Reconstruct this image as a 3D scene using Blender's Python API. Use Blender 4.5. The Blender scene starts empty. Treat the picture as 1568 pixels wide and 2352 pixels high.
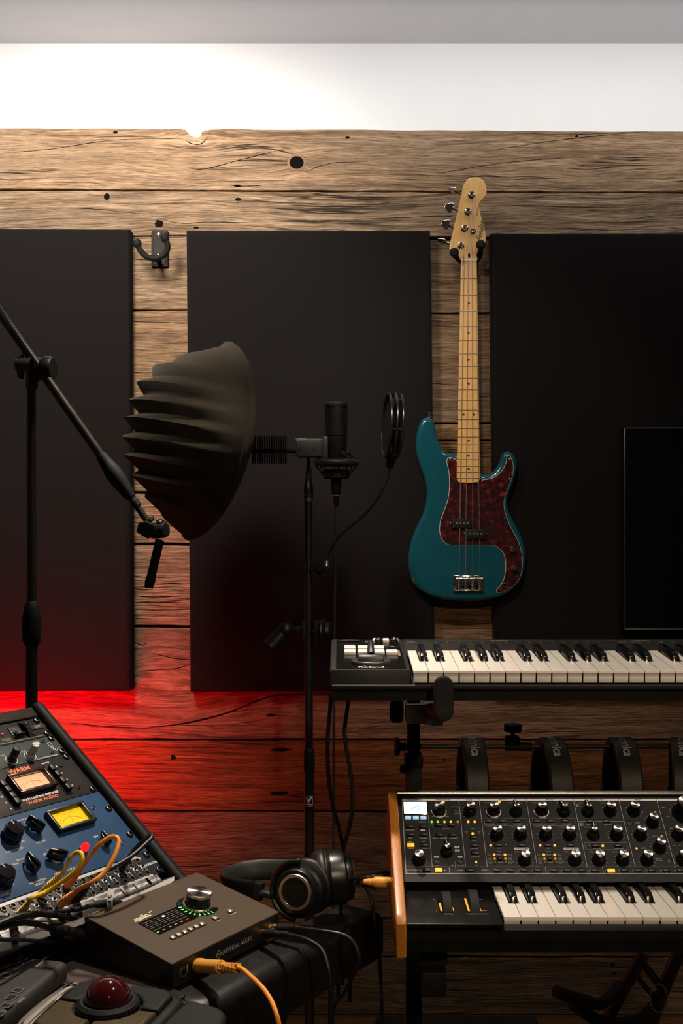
import bpy, bmesh, math, random
from math import sin, cos, pi, sqrt, atan2, radians as R
from mathutils import Vector as V, Matrix as M4
from mathutils.geometry import tessellate_polygon

scn = bpy.context.scene
C = scn.collection
random.seed(7)

# ------------------------------------------------------------------ camera
F, CX, CY, H = 2560.0, 784.0, 1176.0, 1.36      # focal length in pixels of the 1568x2352 frame
cam = bpy.data.cameras.new('camera')
cam.sensor_fit = 'VERTICAL'; cam.sensor_height = 36.0; cam.lens = 36.0 * F / 2352.0
cam.clip_start = 0.02
cob = bpy.data.objects.new('camera', cam); C.objects.link(cob)
cob.location = (0, 0, H); cob.rotation_euler = (R(90), 0, 0)
scn.camera = cob
def at(px, py, Y):                               # photograph pixel + real distance -> world point
    return V(((px - CX) / F * Y, Y, H - (py - CY) / F * Y))

# ------------------------------------------------------------------ world, lights, exposure
w = bpy.data.worlds.new('world'); scn.world = w; w.use_nodes = True
w.node_tree.nodes['Background'].inputs[0].default_value = (1.0, 0.93, 0.86, 1)
w.node_tree.nodes['Background'].inputs[1].default_value = 0.012
scn.view_settings.view_transform = 'Standard'; scn.view_settings.look = 'None'
scn.view_settings.exposure = 0.0; scn.view_settings.gamma = 1.0
scn.view_settings.use_curve_mapping = False
def spot(name, loc, aim, power, col, angle=70, blend=0.6, rad=0.04):
    l = bpy.data.lights.new(name, 'SPOT'); l.energy = power; l.color = col
    l.spot_size = R(angle); l.spot_blend = blend; l.shadow_soft_size = rad
    o = bpy.data.objects.new(name, l); C.objects.link(o); o.location = loc
    o.rotation_euler = (V(aim) - V(loc)).to_track_quat('-Z', 'Y').to_euler()
    return o
def area(name, loc, aim, power, col, sx, sy):
    l = bpy.data.lights.new(name, 'AREA'); l.energy = power; l.color = col
    l.shape = 'RECTANGLE'; l.size = sx; l.size_y = sy
    o = bpy.data.objects.new(name, l); C.objects.link(o); o.location = loc
    o.rotation_euler = (V(aim) - V(loc)).to_track_quat('-Z', 'Y').to_euler()
    return o
WARM = (1.0, 0.74, 0.47); WARMW = (1.0, 0.86, 0.70)
spot('track_spot_wall', (-0.70, 1.75, 2.50), (-0.62, 3.1, 1.86), 172, (1.0, 0.88, 0.75), 72, 0.65, 0.20)
spot('track_spot_right', (0.95, 1.35, 2.52), (0.60, 3.1, 1.4), 11, WARMW, 90, 0.9, 0.10)
cv = area('upper_wall_fill', (-0.1, 2.72, 2.50), (-0.1, 3.12, 2.46), 6.5, (1, 0.98, 0.97), 3.6, 0.05); cv.data.spread = R(150)  # added fill light that brightens the white wall above the planks
spot('bass_fill_spot', (0.00, 1.35, 2.50), (0.36, 3.0, 1.50), 52, WARMW, 40, 0.8, 0.06)  # extra spot added to brighten the bass and its neck
spot('track_spot_desk', (-0.10, 2.05, 2.50), (-0.35, 1.65, 0.8), 130, WARMW, 58, 0.8, 0.06)
spot('track_spot_keys', (0.65, 1.05, 2.50), (0.45, 1.65, 0.9), 54, WARMW, 70, 0.8, 0.06)
spot('track_spot_rear', (0.55, -1.00, 2.45), (0.42, 1.80, 0.88), 95, WARM, 32, 0.8, 0.08)
# the red lamp that washes the wall from behind the rack desk
rb_ = area('red_bar_light', (-0.90, 2.76, 0.62), (-0.86, 3.1, 0.72), 10, (1.0, 0.002, 0.012), 0.50, 0.06); rb_.data.spread = R(140)

# ------------------------------------------------------------------ helpers
_bx = {}
class MB:
    """collects shapes that become ONE mesh object"""
    def __init__(s): s.v = []; s.f = []; s.mi = []
    def add(s, vs, fs, M=None, mi=0):
        o = len(s.v)
        if M is not None: vs = [M @ V(p) for p in vs]
        s.v += [tuple(p) for p in vs]; s.f += [tuple(i + o for i in f) for f in fs]; s.mi += [mi] * len(fs)
        return s
    def box(s, c, d, b=0.0, M=None, seg=2, mi=0):
        k = (tuple(round(x, 5) for x in d), round(b, 5), seg)
        if k not in _bx:
            bm = bmesh.new(); bmesh.ops.create_cube(bm, size=1)
            for v in bm.verts: v.co = (v.co.x * d[0], v.co.y * d[1], v.co.z * d[2])
            if b > 0: bmesh.ops.bevel(bm, geom=bm.edges[:], offset=min(b, min(d) * 0.49), segments=seg, affect='EDGES', profile=0.5)
            bm.verts.index_update()
            _bx[k] = ([v.co.copy() for v in bm.verts], [[v.index for v in f.verts] for f in bm.faces]); bm.free()
        vs, fs = _bx[k]; c = V(c)
        return s.add([v + c for v in vs], fs, M, mi)
    def lathe(s, prof, n=24, M=None, mi=0, a0=0.0):
        vs = []; fs = []; rows = []
        for r, z in prof:
            if abs(r) < 1e-7: rows.append([len(vs)]); vs.append((0, 0, z))
            else:
                rows.append(list(range(len(vs), len(vs) + n)))
                vs += [(r * cos(a0 + 2 * pi * i / n), r * sin(a0 + 2 * pi * i / n), z) for i in range(n)]
        for a, b in zip(rows, rows[1:]):
            for i in range(n):
                j = (i + 1) % n
                q = [a[i % len(a)], a[j % len(a)], b[j % len(b)], b[i % len(b)]]
                t = []
                for x in q:
                    if x not in t: t.append(x)
                if len(t) > 2: fs.append(t)
        return s.add(vs, fs, M, mi)
    def tube(s, pts, r, n=8, closed=False, M=None, mi=0, cap=True, flat=1.0):
        P = [V(p) for p in pts]; N = len(P); vs = []; fs = []
        rr = r if isinstance(r, (list, tuple)) else [r] * N
        T = []
        for i in range(N):
            a = P[(i - 1) % N] if (closed or i > 0) else P[0]
            b = P[(i + 1) % N] if (closed or i < N - 1) else P[-1]
            t = b - a
            T.append(t.normalized() if t.length > 1e-9 else V((0, 0, 1)))
        up = V((0, 0, 1)) if abs(T[0].z) < 0.9 else V((1, 0, 0))
        n0 = T[0].cross(up).normalized()
        for i in range(N):
            n0 = (n0 - T[i] * n0.dot(T[i]))
            n0 = n0.normalized() if n0.length > 1e-6 else T[i].orthogonal().normalized()
            b0 = T[i].cross(n0)
            for k in range(n):
                a = 2 * pi * k / n
                vs.append(P[i] + n0 * (cos(a) * rr[i]) + b0 * (sin(a) * rr[i] * flat))
        for i in range(N if closed else N - 1):
            for k in range(n):
                j = (i + 1) % N
                fs.append((i * n + k, i * n + (k + 1) % n, j * n + (k + 1) % n, j * n + k))
        if cap and not closed:
            fs.append(tuple(range(n - 1, -1, -1))); fs.append(tuple(range((N - 1) * n, N * n)))
        return s.add(vs, fs, M, mi)
    def prism(s, o, z0, z1, b=0.0, seg=3, M=None, mi=0, b0=None):
        """outline o (2D, any winding) from z0 to z1, rounded by b at the top and b0 at the bottom"""
        o = ccw(o); n = len(o); b0 = b if b0 is None else b0
        rings = []
        if b0 > 0:
            for i in range(seg + 1):
                a = pi / 2 * i / seg; rings.append((b0 * (1 - sin(a)), z0 + b0 * (1 - cos(a))))
        else: rings.append((0, z0))
        if b > 0:
            for i in range(seg + 1):
                a = pi / 2 * i / seg; rings.append((b * (1 - cos(a)), z1 - b * (1 - sin(a))))
            rings.append((b * 1.25, z1))
        else: rings.append((0, z1))
        vs = []; fs = []
        for d, z in rings:
            vs += [(p[0], p[1], z) for p in inset(o, d)]
        for r in range(len(rings) - 1):
            for i in range(n):
                j = (i + 1) % n
                fs.append((r * n + i, r * n + j, (r + 1) * n + j, (r + 1) * n + i))
        e = (len(rings) - 1) * n
        if n <= 8: fs.append(tuple(range(n - 1, -1, -1))); fs.append(tuple(range(e, e + n)))
        else:
            for off, flip in ((0, True), (e, False)):
                for t in tessellate_polygon([[V((p[0], p[1], 0)) for p in vs[off:off + n]]]):
                    p, q, r = (vs[off + i] for i in t)
                    pos = (q[0] - p[0]) * (r[1] - p[1]) - (q[1] - p[1]) * (r[0] - p[0]) > 0
                    t = tuple(off + i for i in (t if pos != flip else t[::-1])); fs.append(t)
        return s.add(vs, fs, M, mi)
    def grid(s, rows, closed_u=False, M=None, mi=0):
        nr = len(rows); nc = len(rows[0]); vs = [p for r in rows for p in r]; fs = []
        for i in range(nr - 1):
            for k in range(nc if closed_u else nc - 1):
                j = (k + 1) % nc
                fs.append((i * nc + k, i * nc + j, (i + 1) * nc + j, (i + 1) * nc + k))
        return s.add(vs, fs, M, mi)
    def disc(s, c, r, M=None, mi=0, n=16, ax=1.0):
        vs = [(c[0] + r * cos(2 * pi * i / n), c[1] + r * ax * sin(2 * pi * i / n), c[2]) for i in range(n)]
        return s.add(vs, [tuple(range(n))], M, mi)
    def rect(s, x0, y0, x1, y1, z=0.0, M=None, mi=0):
        return s.add([(x0, y0, z), (x1, y0, z), (x1, y1, z), (x0, y1, z)], [(0, 1, 2, 3)], M, mi)
    def line(s, pts, w, z=0.0, M=None, mi=0):
        """flat ribbon along 2D points, width w"""
        vs = []; n = len(pts); fs = []
        ww = w if isinstance(w, (list, tuple)) else [w] * n
        for i, p in enumerate(pts):
            a = pts[max(0, i - 1)]; b = pts[min(n - 1, i + 1)]
            dx, dy = b[0] - a[0], b[1] - a[1]; L = sqrt(dx * dx + dy * dy) or 1
            nx, ny = -dy / L * ww[i] / 2, dx / L * ww[i] / 2
            vs += [(p[0] - nx, p[1] - ny, z), (p[0] + nx, p[1] + ny, z)]
        for i in range(n - 1): fs.append((2 * i, 2 * i + 2, 2 * i + 3, 2 * i + 1))
        return s.add(vs, fs, M, mi)
    def text(s, t, c, size, z=0.0, M=None, mi=0, ax='C', shear=0.0, rot=0.0, sx=1.0, bold=0.0):
        vs, fs = glyphs(t, ax, shear, bold)
        ca, sa = cos(rot), sin(rot)
        out = []
        for x, y in vs:
            x *= size * sx; y *= size
            out.append((c[0] + x * ca - y * sa, c[1] + x * sa + y * ca, z))
        return s.add(out, fs, M, mi)
_gl = {}
def glyphs(t, ax, shear, bold):
    k = (t, ax, shear, bold)
    if k not in _gl:
        cu = bpy.data.curves.new('t', 'FONT'); cu.body = t; cu.size = 1; cu.resolution_u = 2
        cu.align_x = {'C': 'CENTER', 'L': 'LEFT', 'R': 'RIGHT'}[ax]; cu.align_y = 'CENTER'; cu.shear = shear; cu.offset = bold
        ob = bpy.data.objects.new('t', cu); me = ob.to_mesh()
        _gl[k] = ([(v.co.x, v.co.y) for v in me.vertices], [tuple(p.vertices) for p in me.polygons])
        ob.to_mesh_clear(); bpy.data.objects.remove(ob); bpy.data.curves.remove(cu)
    return _gl[k]
def ccw(o):
    a = sum(o[i][0] * o[(i + 1) % len(o)][1] - o[(i + 1) % len(o)][0] * o[i][1] for i in range(len(o)))
    return list(o) if a > 0 else list(reversed(o))
def inset(o, d):
    if d == 0: return o
    n = len(o); out = []
    for i in range(n):
        a, p, b = V(o[i - 1][:2]), V(o[i][:2]), V(o[(i + 1) % n][:2])
        e1 = (p - a).normalized(); e2 = (b - p).normalized()
        n1 = V((-e1.y, e1.x)); n2 = V((-e2.y, e2.x)); m = (n1 + n2)
        m = m.normalized() if m.length > 1e-6 else n1
        k = d / max(0.45, m.dot(n1)); out.append((p.x + m.x * k, p.y + m.y * k))
    return out
def spline(P, k=6, closed=False):
    P = [V(p) for p in P]; n = len(P); out = []
    for i in range(n if closed else n - 1):
        if closed: a, b, c, d = P[i - 1], P[i], P[(i + 1) % n], P[(i + 2) % n]
        else: a, b, c, d = P[max(0, i - 1)], P[i], P[i + 1], P[min(n - 1, i + 2)]
        for j in range(k):
            t = j / k
            out.append(0.5 * ((2 * b) + (c - a) * t + (2 * a - 5 * b + 4 * c - d) * t * t + (3 * b - a - 3 * c + d) * t ** 3))
    if not closed: out.append(P[-1])
    return out
def rrect(x0, y0, x1, y1, r, k=4):
    o = []
    for cx, cy, a in ((x1 - r, y1 - r, 0), (x0 + r, y1 - r, 90), (x0 + r, y0 + r, 180), (x1 - r, y0 + r, 270)):
        for i in range(k + 1):
            t = R(a + 90 * i / k); o.append((cx + r * cos(t), cy + r * sin(t)))
    return o
def T(x, y=0, z=0): return M4.Translation((x, y, z) if not isinstance(x, V) else x)
def frame(o, x, y, z):
    m = M4.Identity(4)
    for i, a in enumerate((x, y, z)):
        for j in range(3): m[j][i] = a[j]
    for j in range(3): m[j][3] = o[j]
    return m
def along(p, d, up=None):
    """frame at p whose z axis points along d"""
    z = V(d).normalized(); u = V(up) if up else (V((0, 0, 1)) if abs(z.z) < 0.95 else V((0, 1, 0)))
    x = u.cross(z).normalized(); y = z.cross(x)
    return frame(V(p), x, y, z)
def obj(name, mb, mats, parent=None, M=None, smooth=32, data=None):
    if data is None:
        me = bpy.data.meshes.new(name); me.from_pydata(mb.v, [], mb.f); me.update()
        ms = mats if isinstance(mats, (list, tuple)) else [mats]
        for m in ms: me.materials.append(m)
        if len(ms) > 1: me.polygons.foreach_set('material_index', mb.mi)
        if smooth:
            me.shade_smooth(); me.set_sharp_from_angle(angle=R(smooth))
    else: me = data
    o = bpy.data.objects.new(name, me); C.objects.link(o)
    if parent: o.parent = parent
    if M is not None: o.matrix_local = M
    return o
def tag(o, label, cat, group=None, kind=None):
    if label: o['label'] = label
    if cat: o['category'] = cat
    if group: o['group'] = group
    if kind: o['kind'] = kind
    return o
def thing(name, label, cat, M=None, group=None):
    o = bpy.data.objects.new(name, None); C.objects.link(o); o.empty_display_size = 0.02
    if M is not None: o.matrix_world = M if isinstance(M, M4) else T(V(M))
    return tag(o, label, cat, group)
def struct(name, mb, mats, smooth=32, M=None): return tag(obj(name, mb, mats, None, M, smooth), None, None, None, 'structure')
def copy_tree(o, M=None, label=None, parent=None):
    c = o.copy(); C.objects.link(c)
    if parent: c.parent = parent
    if M is not None: c.matrix_world = M
    if label: c['label'] = label
    for ch in list(o.children): copy_tree(ch, parent=c)
    return c

# ------------------------------------------------------------------ materials
def pm(name, col, rough=0.5, metal=0.0, spec=0.5, coat=0.0, var=(40, 0.06), bump=(0, 0), emit=None, est=0.0, trans=0.0, rvar=0.08, stretch=(1, 1, 1), aniso=0.0, sheen=0.0):
    m = bpy.data.materials.new(name); m.use_nodes = True; nt = m.node_tree; N = nt.nodes; L = nt.links
    b = N['Principled BSDF']; I = b.inputs
    I['Roughness'].default_value = rough; I['Metallic'].default_value = metal; I['Specular IOR Level'].default_value = spec
    I['Coat Weight'].default_value = coat; I['Coat Roughness'].default_value = 0.06; I['Transmission Weight'].default_value = trans
    if sheen: I['Sheen Weight'].default_value = sheen
    tc = N.new('ShaderNodeTexCoord'); mp = N.new('ShaderNodeMapping'); mp.inputs['Scale'].default_value = stretch
    L.new(tc.outputs['Object'], mp.inputs[0])
    no = N.new('ShaderNodeTexNoise'); no.inputs['Scale'].default_value = var[0]; no.inputs['Detail'].default_value = 4
    L.new(mp.outputs[0], no.inputs['Vector'])
    cr = N.new('ShaderNodeMapRange'); cr.inputs['To Min'].default_value = 1 - var[1] * 2; cr.inputs['To Max'].default_value = 1 + var[1] * 2
    L.new(no.outputs['Fac'], cr.inputs['Value'])
    mx = N.new('ShaderNodeMix'); mx.data_type = 'RGBA'; mx.blend_type = 'MULTIPLY'; mx.inputs[0].default_value = 1
    mx.inputs[6].default_value = (*col, 1); L.new(cr.outputs[0], mx.inputs[7]); L.new(mx.outputs[2], I['Base Color'])
    if rvar:
        rr = N.new('ShaderNodeMapRange'); rr.inputs['To Min'].default_value = max(0.0, rough - rvar); rr.inputs['To Max'].default_value = min(1, rough + rvar)
        L.new(no.outputs['Fac'], rr.inputs['Value']); L.new(rr.outputs[0], I['Roughness'])
    if bump[1]:
        n2 = N.new('ShaderNodeTexNoise'); n2.inputs['Scale'].default_value = bump[0]; n2.inputs['Detail'].default_value = 3
        L.new(mp.outputs[0], n2.inputs['Vector'])
        bn = N.new('ShaderNodeBump'); bn.inputs['Strength'].default_value = bump[1]; bn.inputs['Distance'].default_value = 0.002
        L.new(n2.outputs['Fac'], bn.inputs['Height']); L.new(bn.outputs[0], I['Normal'])
    if emit: I['Emission Color'].default_value = (*emit, 1); I['Emission Strength'].default_value = est
    if aniso:
        I['Anisotropic'].default_value = aniso
        tg = N.new('ShaderNodeTangent'); tg.direction_type = 'RADIAL'; tg.axis = 'Z'; L.new(tg.outputs[0], I['Tangent'])
    return m
BLK = pm('black_plastic', (0.0075, 0.0075, 0.008), 0.42, spec=0.4, bump=(600, 0.08))
BLKM = pm('black_matte', (0.0055, 0.0055, 0.006), 0.65, spec=0.3, bump=(500, 0.1))
GLOSS = pm('black_gloss', (0.006, 0.006, 0.007), 0.12, spec=0.5, rvar=0.03)
RUBBER = pm('black_rubber', (0.008, 0.008, 0.008), 0.7, spec=0.25, bump=(300, 0.1))
CABLE = pm('cable_black', (0.008, 0.008, 0.009), 0.45, spec=0.4)
STEELB = pm('black_steel', (0.085, 0.081, 0.075), 0.33, 0.9, spec=0.6, rvar=0.05)
CHROME = pm('chrome', (0.82, 0.80, 0.78), 0.10, 1.0, var=(20, 0.03), rvar=0.04)
NICKEL = pm('satin_nickel', (0.55, 0.53, 0.50), 0.32, 1.0, var=(60, 0.05))
SPUN = pm('spun_aluminium', (0.72, 0.70, 0.68), 0.30, 1.0, var=(30, 0.03), aniso=0.9)
GOLD = pm('gold_plate', (0.80, 0.52, 0.16), 0.22, 1.0)
GREYP = pm('grey_plastic', (0.055, 0.054, 0.053), 0.45, bump=(500, 0.05))
ALLOY = pm('grey_alloy', (0.46, 0.42, 0.36), 0.45, 0.5, bump=(200, 0.1))
PRINT = pm('white_print', (0.72, 0.70, 0.66), 0.6, var=(300, 0.04))
PRINTD = pm('grey_print', (0.44, 0.43, 0.41), 0.6, var=(300, 0.04))
PRINTK = pm('black_print', (0.01, 0.01, 0.01), 0.6)
ORANGEP = pm('orange_print', (0.85, 0.16, 0.03), 0.6)
WKEY = pm('white_key_plastic', (0.80, 0.76, 0.71), 0.22, spec=0.5, var=(12, 0.03), rvar=0.06)
BKEY = pm('black_key_plastic', (0.008, 0.008, 0.009), 0.16, spec=0.55, rvar=0.05)
WBTN = pm('white_button', (0.80, 0.77, 0.72), 0.35)
FABRIC = pm('black_fabric', (0.0066, 0.0056, 0.0056), 0.9, spec=0.15, var=(900, 0.25), bump=(1400, 0.25), sheen=0.02)
LEATHER = pm('black_leather', (0.0055, 0.005, 0.005), 0.40, spec=0.45, var=(60, 0.12), bump=(1600, 0.12))
LED_O = pm('led_orange_lit', (0.9, 0.35, 0.05), 0.4, emit=(1.0, 0.34, 0.03), est=1.7)
LED_OD = pm('led_orange_dim', (0.55, 0.22, 0.02), 0.4, emit=(1.0, 0.40, 0.03), est=0.35)
LED_OX = pm('led_orange_off', (0.16, 0.09, 0.01), 0.35)
LED_G = pm('led_green_lit', (0.1, 0.9, 0.1), 0.4, emit=(0.12, 1.0, 0.10), est=3.0)
LED_GY = pm('led_green_dim', (0.2, 0.5, 0.05), 0.4, emit=(0.35, 0.9, 0.05), est=0.8)
LED_R = pm('led_red_lit', (0.3, 0.01, 0.01), 0.15, emit=(1.0, 0.012, 0.02), est=1.0)
LED_RD = pm('led_red_dim', (0.4, 0.03, 0.02), 0.35, emit=(1, 0.12, 0.05), est=0.10)
LED_W = pm('led_white_lit', (0.9, 0.9, 1.0), 0.4, emit=(0.8, 0.9, 1.0), est=6)
BTN_O = pm('amber_button_lit', (0.9, 0.4, 0.05), 0.4, emit=(1.0, 0.36, 0.015), est=1.25, var=(220, 0.2))
ORANGE = pm('orange_cable', (0.95, 0.34, 0.055), 0.38, spec=0.45)
AMBER = pm('amber_cable', (0.80, 0.36, 0.06), 0.4, spec=0.45)
YELLOW = pm('yellow_cable', (0.95, 0.60, 0.025), 0.36, spec=0.45)
DARK = pm('dark_gap', (0.004, 0.003, 0.003), 0.95, spec=0.1)

def wood_mat():
    m = bpy.data.materials.new('barn_wood'); m.use_nodes = True; nt = m.node_tree; N = nt.nodes; L = nt.links
    b = N['Principled BSDF']; b.inputs['Specular IOR Level'].default_value = 0.25
    def nd(t, **k):
        n = N.new('ShaderNode' + t)
        for a, v in k.items(): setattr(n, a, v)
        return n
    def val(s, x):
        if isinstance(x, (int, float)): s.default_value = x
        else: L.new(x, s)
    def mt(op, a, c=0.0, d=0.0):
        n = nd('Math', operation=op); val(n.inputs[0], a); val(n.inputs[1], c); val(n.inputs[2], d); return n.outputs[0]
    def comb(x, y, z):
        n = nd('CombineXYZ'); val(n.inputs[0], x); val(n.inputs[1], y); val(n.inputs[2], z); return n.outputs[0]
    def noise(vec, scale=1.0, detail=4, rough=0.55):
        n = nd('TexNoise'); n.inputs['Scale'].default_value = scale; n.inputs['Detail'].default_value = detail; n.inputs['Roughness'].default_value = rough
        L.new(vec, n.inputs['Vector']); return n.outputs['Fac']
    def rng(x, a, c, d=0.0, e=1.0):
        n = nd('MapRange'); val(n.inputs[0], x); n.inputs[1].default_value = a; n.inputs[2].default_value = c; n.inputs[3].default_value = d; n.inputs[4].default_value = e; return n.outputs[0]
    def mix(f, a, c, bt='MIX'):
        n = nd('Mix', data_type='RGBA', blend_type=bt); val(n.inputs[0], f)
        for s, x in ((6, a), (7, c)):
            if isinstance(x, tuple): n.inputs[s].default_value = (*x, 1)
            else: L.new(x, n.inputs[s])
        return n.outputs[2]
    tc = nd('TexCoord'); sp = nd('SeparateXYZ'); L.new(tc.outputs['Object'], sp.inputs[0])
    oi = nd('ObjectInfo'); sd = mt('MULTIPLY', oi.outputs['Random'], 57.0)
    X, Z = sp.outputs[0], sp.outputs[2]
    zw = Z
    # grain runs around the knots that this wall really has
    for (kx, ky, a, c, A) in KNOTS:
        k = at(kx, ky, WY)
        dx = mt('DIVIDE', mt('SUBTRACT', X, k.x), a); dz = mt('DIVIDE', mt('SUBTRACT', Z, k.z), c)
        e = mt('POWER', 2.718, mt('MULTIPLY', mt('ADD', mt('MULTIPLY', dx, dx), mt('MULTIPLY', dz, dz)), -1.0))
        zw = mt('ADD', zw, mt('MULTIPLY', mt('MULTIPLY', e, A), dz))
    base = comb(X, sd, zw)
    wob = noise(comb(mt('MULTIPLY', X, 1.7), sd, mt('MULTIPLY', zw, 5.0)), 1.0, 3)
    z2 = mt('ADD', zw, mt('MULTIPLY', mt('SUBTRACT', wob, 0.5), 0.055))
    def gv(sx, sz): return comb(mt('MULTIPLY', X, sx), sd, mt('MULTIPLY', z2, sz))
    g1 = noise(gv(2.4, 62), 1, 7, 0.68)
    g2 = noise(gv(14, 330), 1, 4, 0.65)
    g3 = noise(gv(1.1, 7), 1, 4, 0.6)
    g4 = noise(gv(7, 24), 1, 5, 0.7)
    ck = noise(gv(1.0, 46), 1, 3, 0.5)
    msk = rng(noise(gv(2.2, 9), 1, 2), 0.50, 0.62)
    crack = mt('MULTIPLY', rng(mt('ABSOLUTE', mt('SUBTRACT', ck, 0.5)), 0.0, 0.016, 1.0, 0.0), msk)
    ck2 = noise(gv(2.4, 120), 1, 3, 0.5)
    crack2 = mt('MULTIPLY', rng(ck2, 0.30, 0.40, 1.0, 0.0), rng(noise(gv(1.6, 6), 1, 2), 0.42, 0.60))
    cr = nd('ValToRGB'); el = cr.color_ramp.elements
    el[0].position = 0.33; el[0].color = (0.050, 0.033, 0.022, 1)
    el[1].position = 0.67; el[1].color = (0.58, 0.435, 0.305, 1)
    for p, c in ((0.43, (0.175, 0.11, 0.066, 1)), (0.53, (0.35, 0.238, 0.148, 1))):
        e = el.new(p); e.color = c
    tone = mt('ADD', mt('MULTIPLY', g1, 0.58), mt('MULTIPLY', g2, 0.42))
    L.new(tone, cr.inputs[0])
    col = mix(rng(g3, 0.35, 0.7), cr.outputs[0], (0.235, 0.18, 0.13), 'MIX')
    col = mix(0.55, cr.outputs[0], col)
    col = mix(rng(g4, 0.52, 0.72, 0.0, 0.55), col, (0.10, 0.075, 0.055), 'MIX')
    spk = rng(noise(gv(22, 190), 1, 3, 0.6), 0.60, 0.74, 0.0, 0.5)
    col = mix(spk, col, (0.52, 0.40, 0.28))
    fine = rng(noise(gv(16, 430), 1, 4, 0.65), 0.50, 0.64, 0.0, 0.85)
    col = mix(fine, col, (0.085, 0.055, 0.036))
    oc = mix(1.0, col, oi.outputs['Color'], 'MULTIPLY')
    dk = mt('MAXIMUM', crack, mt('MULTIPLY', crack2, 0.8))
    fin = mix(dk, oc, (0.016, 0.011, 0.008))
    L.new(fin, b.inputs['Base Color'])
    L.new(rng(g1, 0.3, 0.7, 0.85, 0.62), b.inputs['Roughness'])
    hgt = mt('SUBTRACT', mt('ADD', mt('MULTIPLY', g1, 0.7), mt('MULTIPLY', g2, 0.65)), mt('MULTIPLY', dk, 0.9))
    bn = nd('Bump'); bn.inputs['Strength'].default_value = 0.9; bn.inputs['Distance'].default_value = 0.006
    L.new(hgt, bn.inputs['Height']); L.new(bn.outputs[0], b.inputs['Normal'])
    return m

# ------------------------------------------------------------------ the room
WY = 3.10                                        # front of the planked wall
FZ = -0.04                                       # floor height
KNOTS = [(681, 373, .055, .030, .030), (452, 318, .10, .045, -.035), (365, 514, .05, .022, .018), (400, 1560, .16, .10, -.07),
         (245, 452, .04, .02, .012), (600, 1650, .22, .05, -.03)]
WOOD = wood_mat()
WHITE = pm('white_paint', (0.80, 0.80, 0.79), 0.8, spec=0.2, var=(6, 0.015), bump=(250, 0.05))
CEIL = pm('ceiling_paint', (0.56, 0.56, 0.58), 0.85, spec=0.2, var=(5, 0.02), bump=(200, 0.05))
FLOORM = pm('brown_floor', (0.11, 0.05, 0.022), 0.5, var=(9, 0.2), stretch=(1, 14, 1), bump=(40, 0.1))
CZ = at(784, 92, WY).z
m = MB(); m.box((0.1, WY + 0.045, 1.33), (4.8, 0.045, 2.8)); struct('wall_back', m, WHITE, 0)
back = bpy.data.objects['wall_back']
m = MB(); m.box((0.1, 0.8, FZ - 0.02), (4.8, 4.8, 0.04)); struct('floor', m, FLOORM, 0)
m = MB(); m.box((0.1, 0.8, CZ + 0.02), (4.8, 4.8, 0.04)); struct('ceiling', m, CEIL, 0)
m = MB(); m.box((-2.27, 0.8, 1.28), (0.06, 4.8, 2.7)); struct('wall_left', m, WHITE, 0)
m = MB(); m.box((2.47, 0.8, 1.28), (0.06, 4.8, 2.7)); struct('wall_right', m, WHITE, 0)
zt = at(0, 305, WY).z
m = MB(); m.box((0.1, WY + 0.0205, (zt + FZ) / 2 - 0.01), (4.7, 0.003, zt - FZ - 0.02)); struct('gap_shade_sheet_1', m, DARK, 0)  # black sheet added behind the planks, stands in for shade in the gaps

def plank(x0, x1, ytl, ybl, ytr, ybr, tint, notch=False, extra=None, dy=0.0):
    """one board; heights given by the photograph rows of its left and right ends"""
    rnd = random.Random(int(ytl * 7 + x0 * 100))
    def edge(ya, yb, n, amp):
        out = []
        for i in range(n + 1):
            t = i / n; x = x0 + (x1 - x0) * t
            out.append([x, H - (ya + (yb - ya) * t - CY) / F * WY + rnd.uniform(-amp, amp)])
        return out
    n = max(4, int((x1 - x0) / 0.07))
    bot = edge(ybl - 1.6, ybr - 1.6, n, 0.0012); top = edge(ytl + 1.6, ytr + 1.6, n, 0.0012)
    if notch:
        xs = [(418, 0), (424, -1), (430, 6), (437, 14), (445, 17), (455, 18), (461, 14), (463, 6), (470, 1), (476, 2), (483, 0)]
        a, b2 = at(418, 0, WY).x, at(483, 0, WY).x
        k = [p for p in top if p[0] < a]; q = [p for p in top if p[0] > b2]
        top = k + [[at(px, 0, WY).x, at(0, 297 + d, WY).z] for px, d in xs] + q
    o = bot + top[::-1]
    mb = MB()
    mb.prism(o, 0, 0.019, 0.0022, 2, M=frame((0, WY + 0.019 + dy, 0), (1, 0, 0), (0, 0, 1), (0, -1, 0)), b0=0)
    fr = frame((0, WY + dy - 0.0004, 0), (1, 0, 0), (0, 0, 1), (0, -1, 0))
    for e in extra or []:
        if e[0] == 'hole':                       # nail and knot holes: dark pits with a ragged outline
            c = at(e[1], e[2], WY); pr = []
            for i in range(14):
                a = 2 * pi * i / 14; q = rnd.uniform(0.8, 1.15)
                pr.append((c.x + e[3] * q * cos(a) * WY / F, c.z + e[4] * q * sin(a) * WY / F, 0))
            mb.add(pr, [tuple(range(14))], fr, 1)
        else:                                    # a long drying crack
            P = [at(px, py, WY) for px, py in e[1]]; P = spline(P, 6)
            wd = [e[2] * WY / F * rnd.uniform(0.5, 1.1) * min(1, 0.25 + 3.5 * min(i, len(P) - 1 - i) / len(P)) for i in range(len(P))]
            mb.line([(p.x, p.z) for p in P], wd, 0, fr, 1)
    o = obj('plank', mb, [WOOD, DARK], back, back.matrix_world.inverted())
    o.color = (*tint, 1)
    return o
XL, XR, XJ = -2.15, 2.25, -0.075
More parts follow.
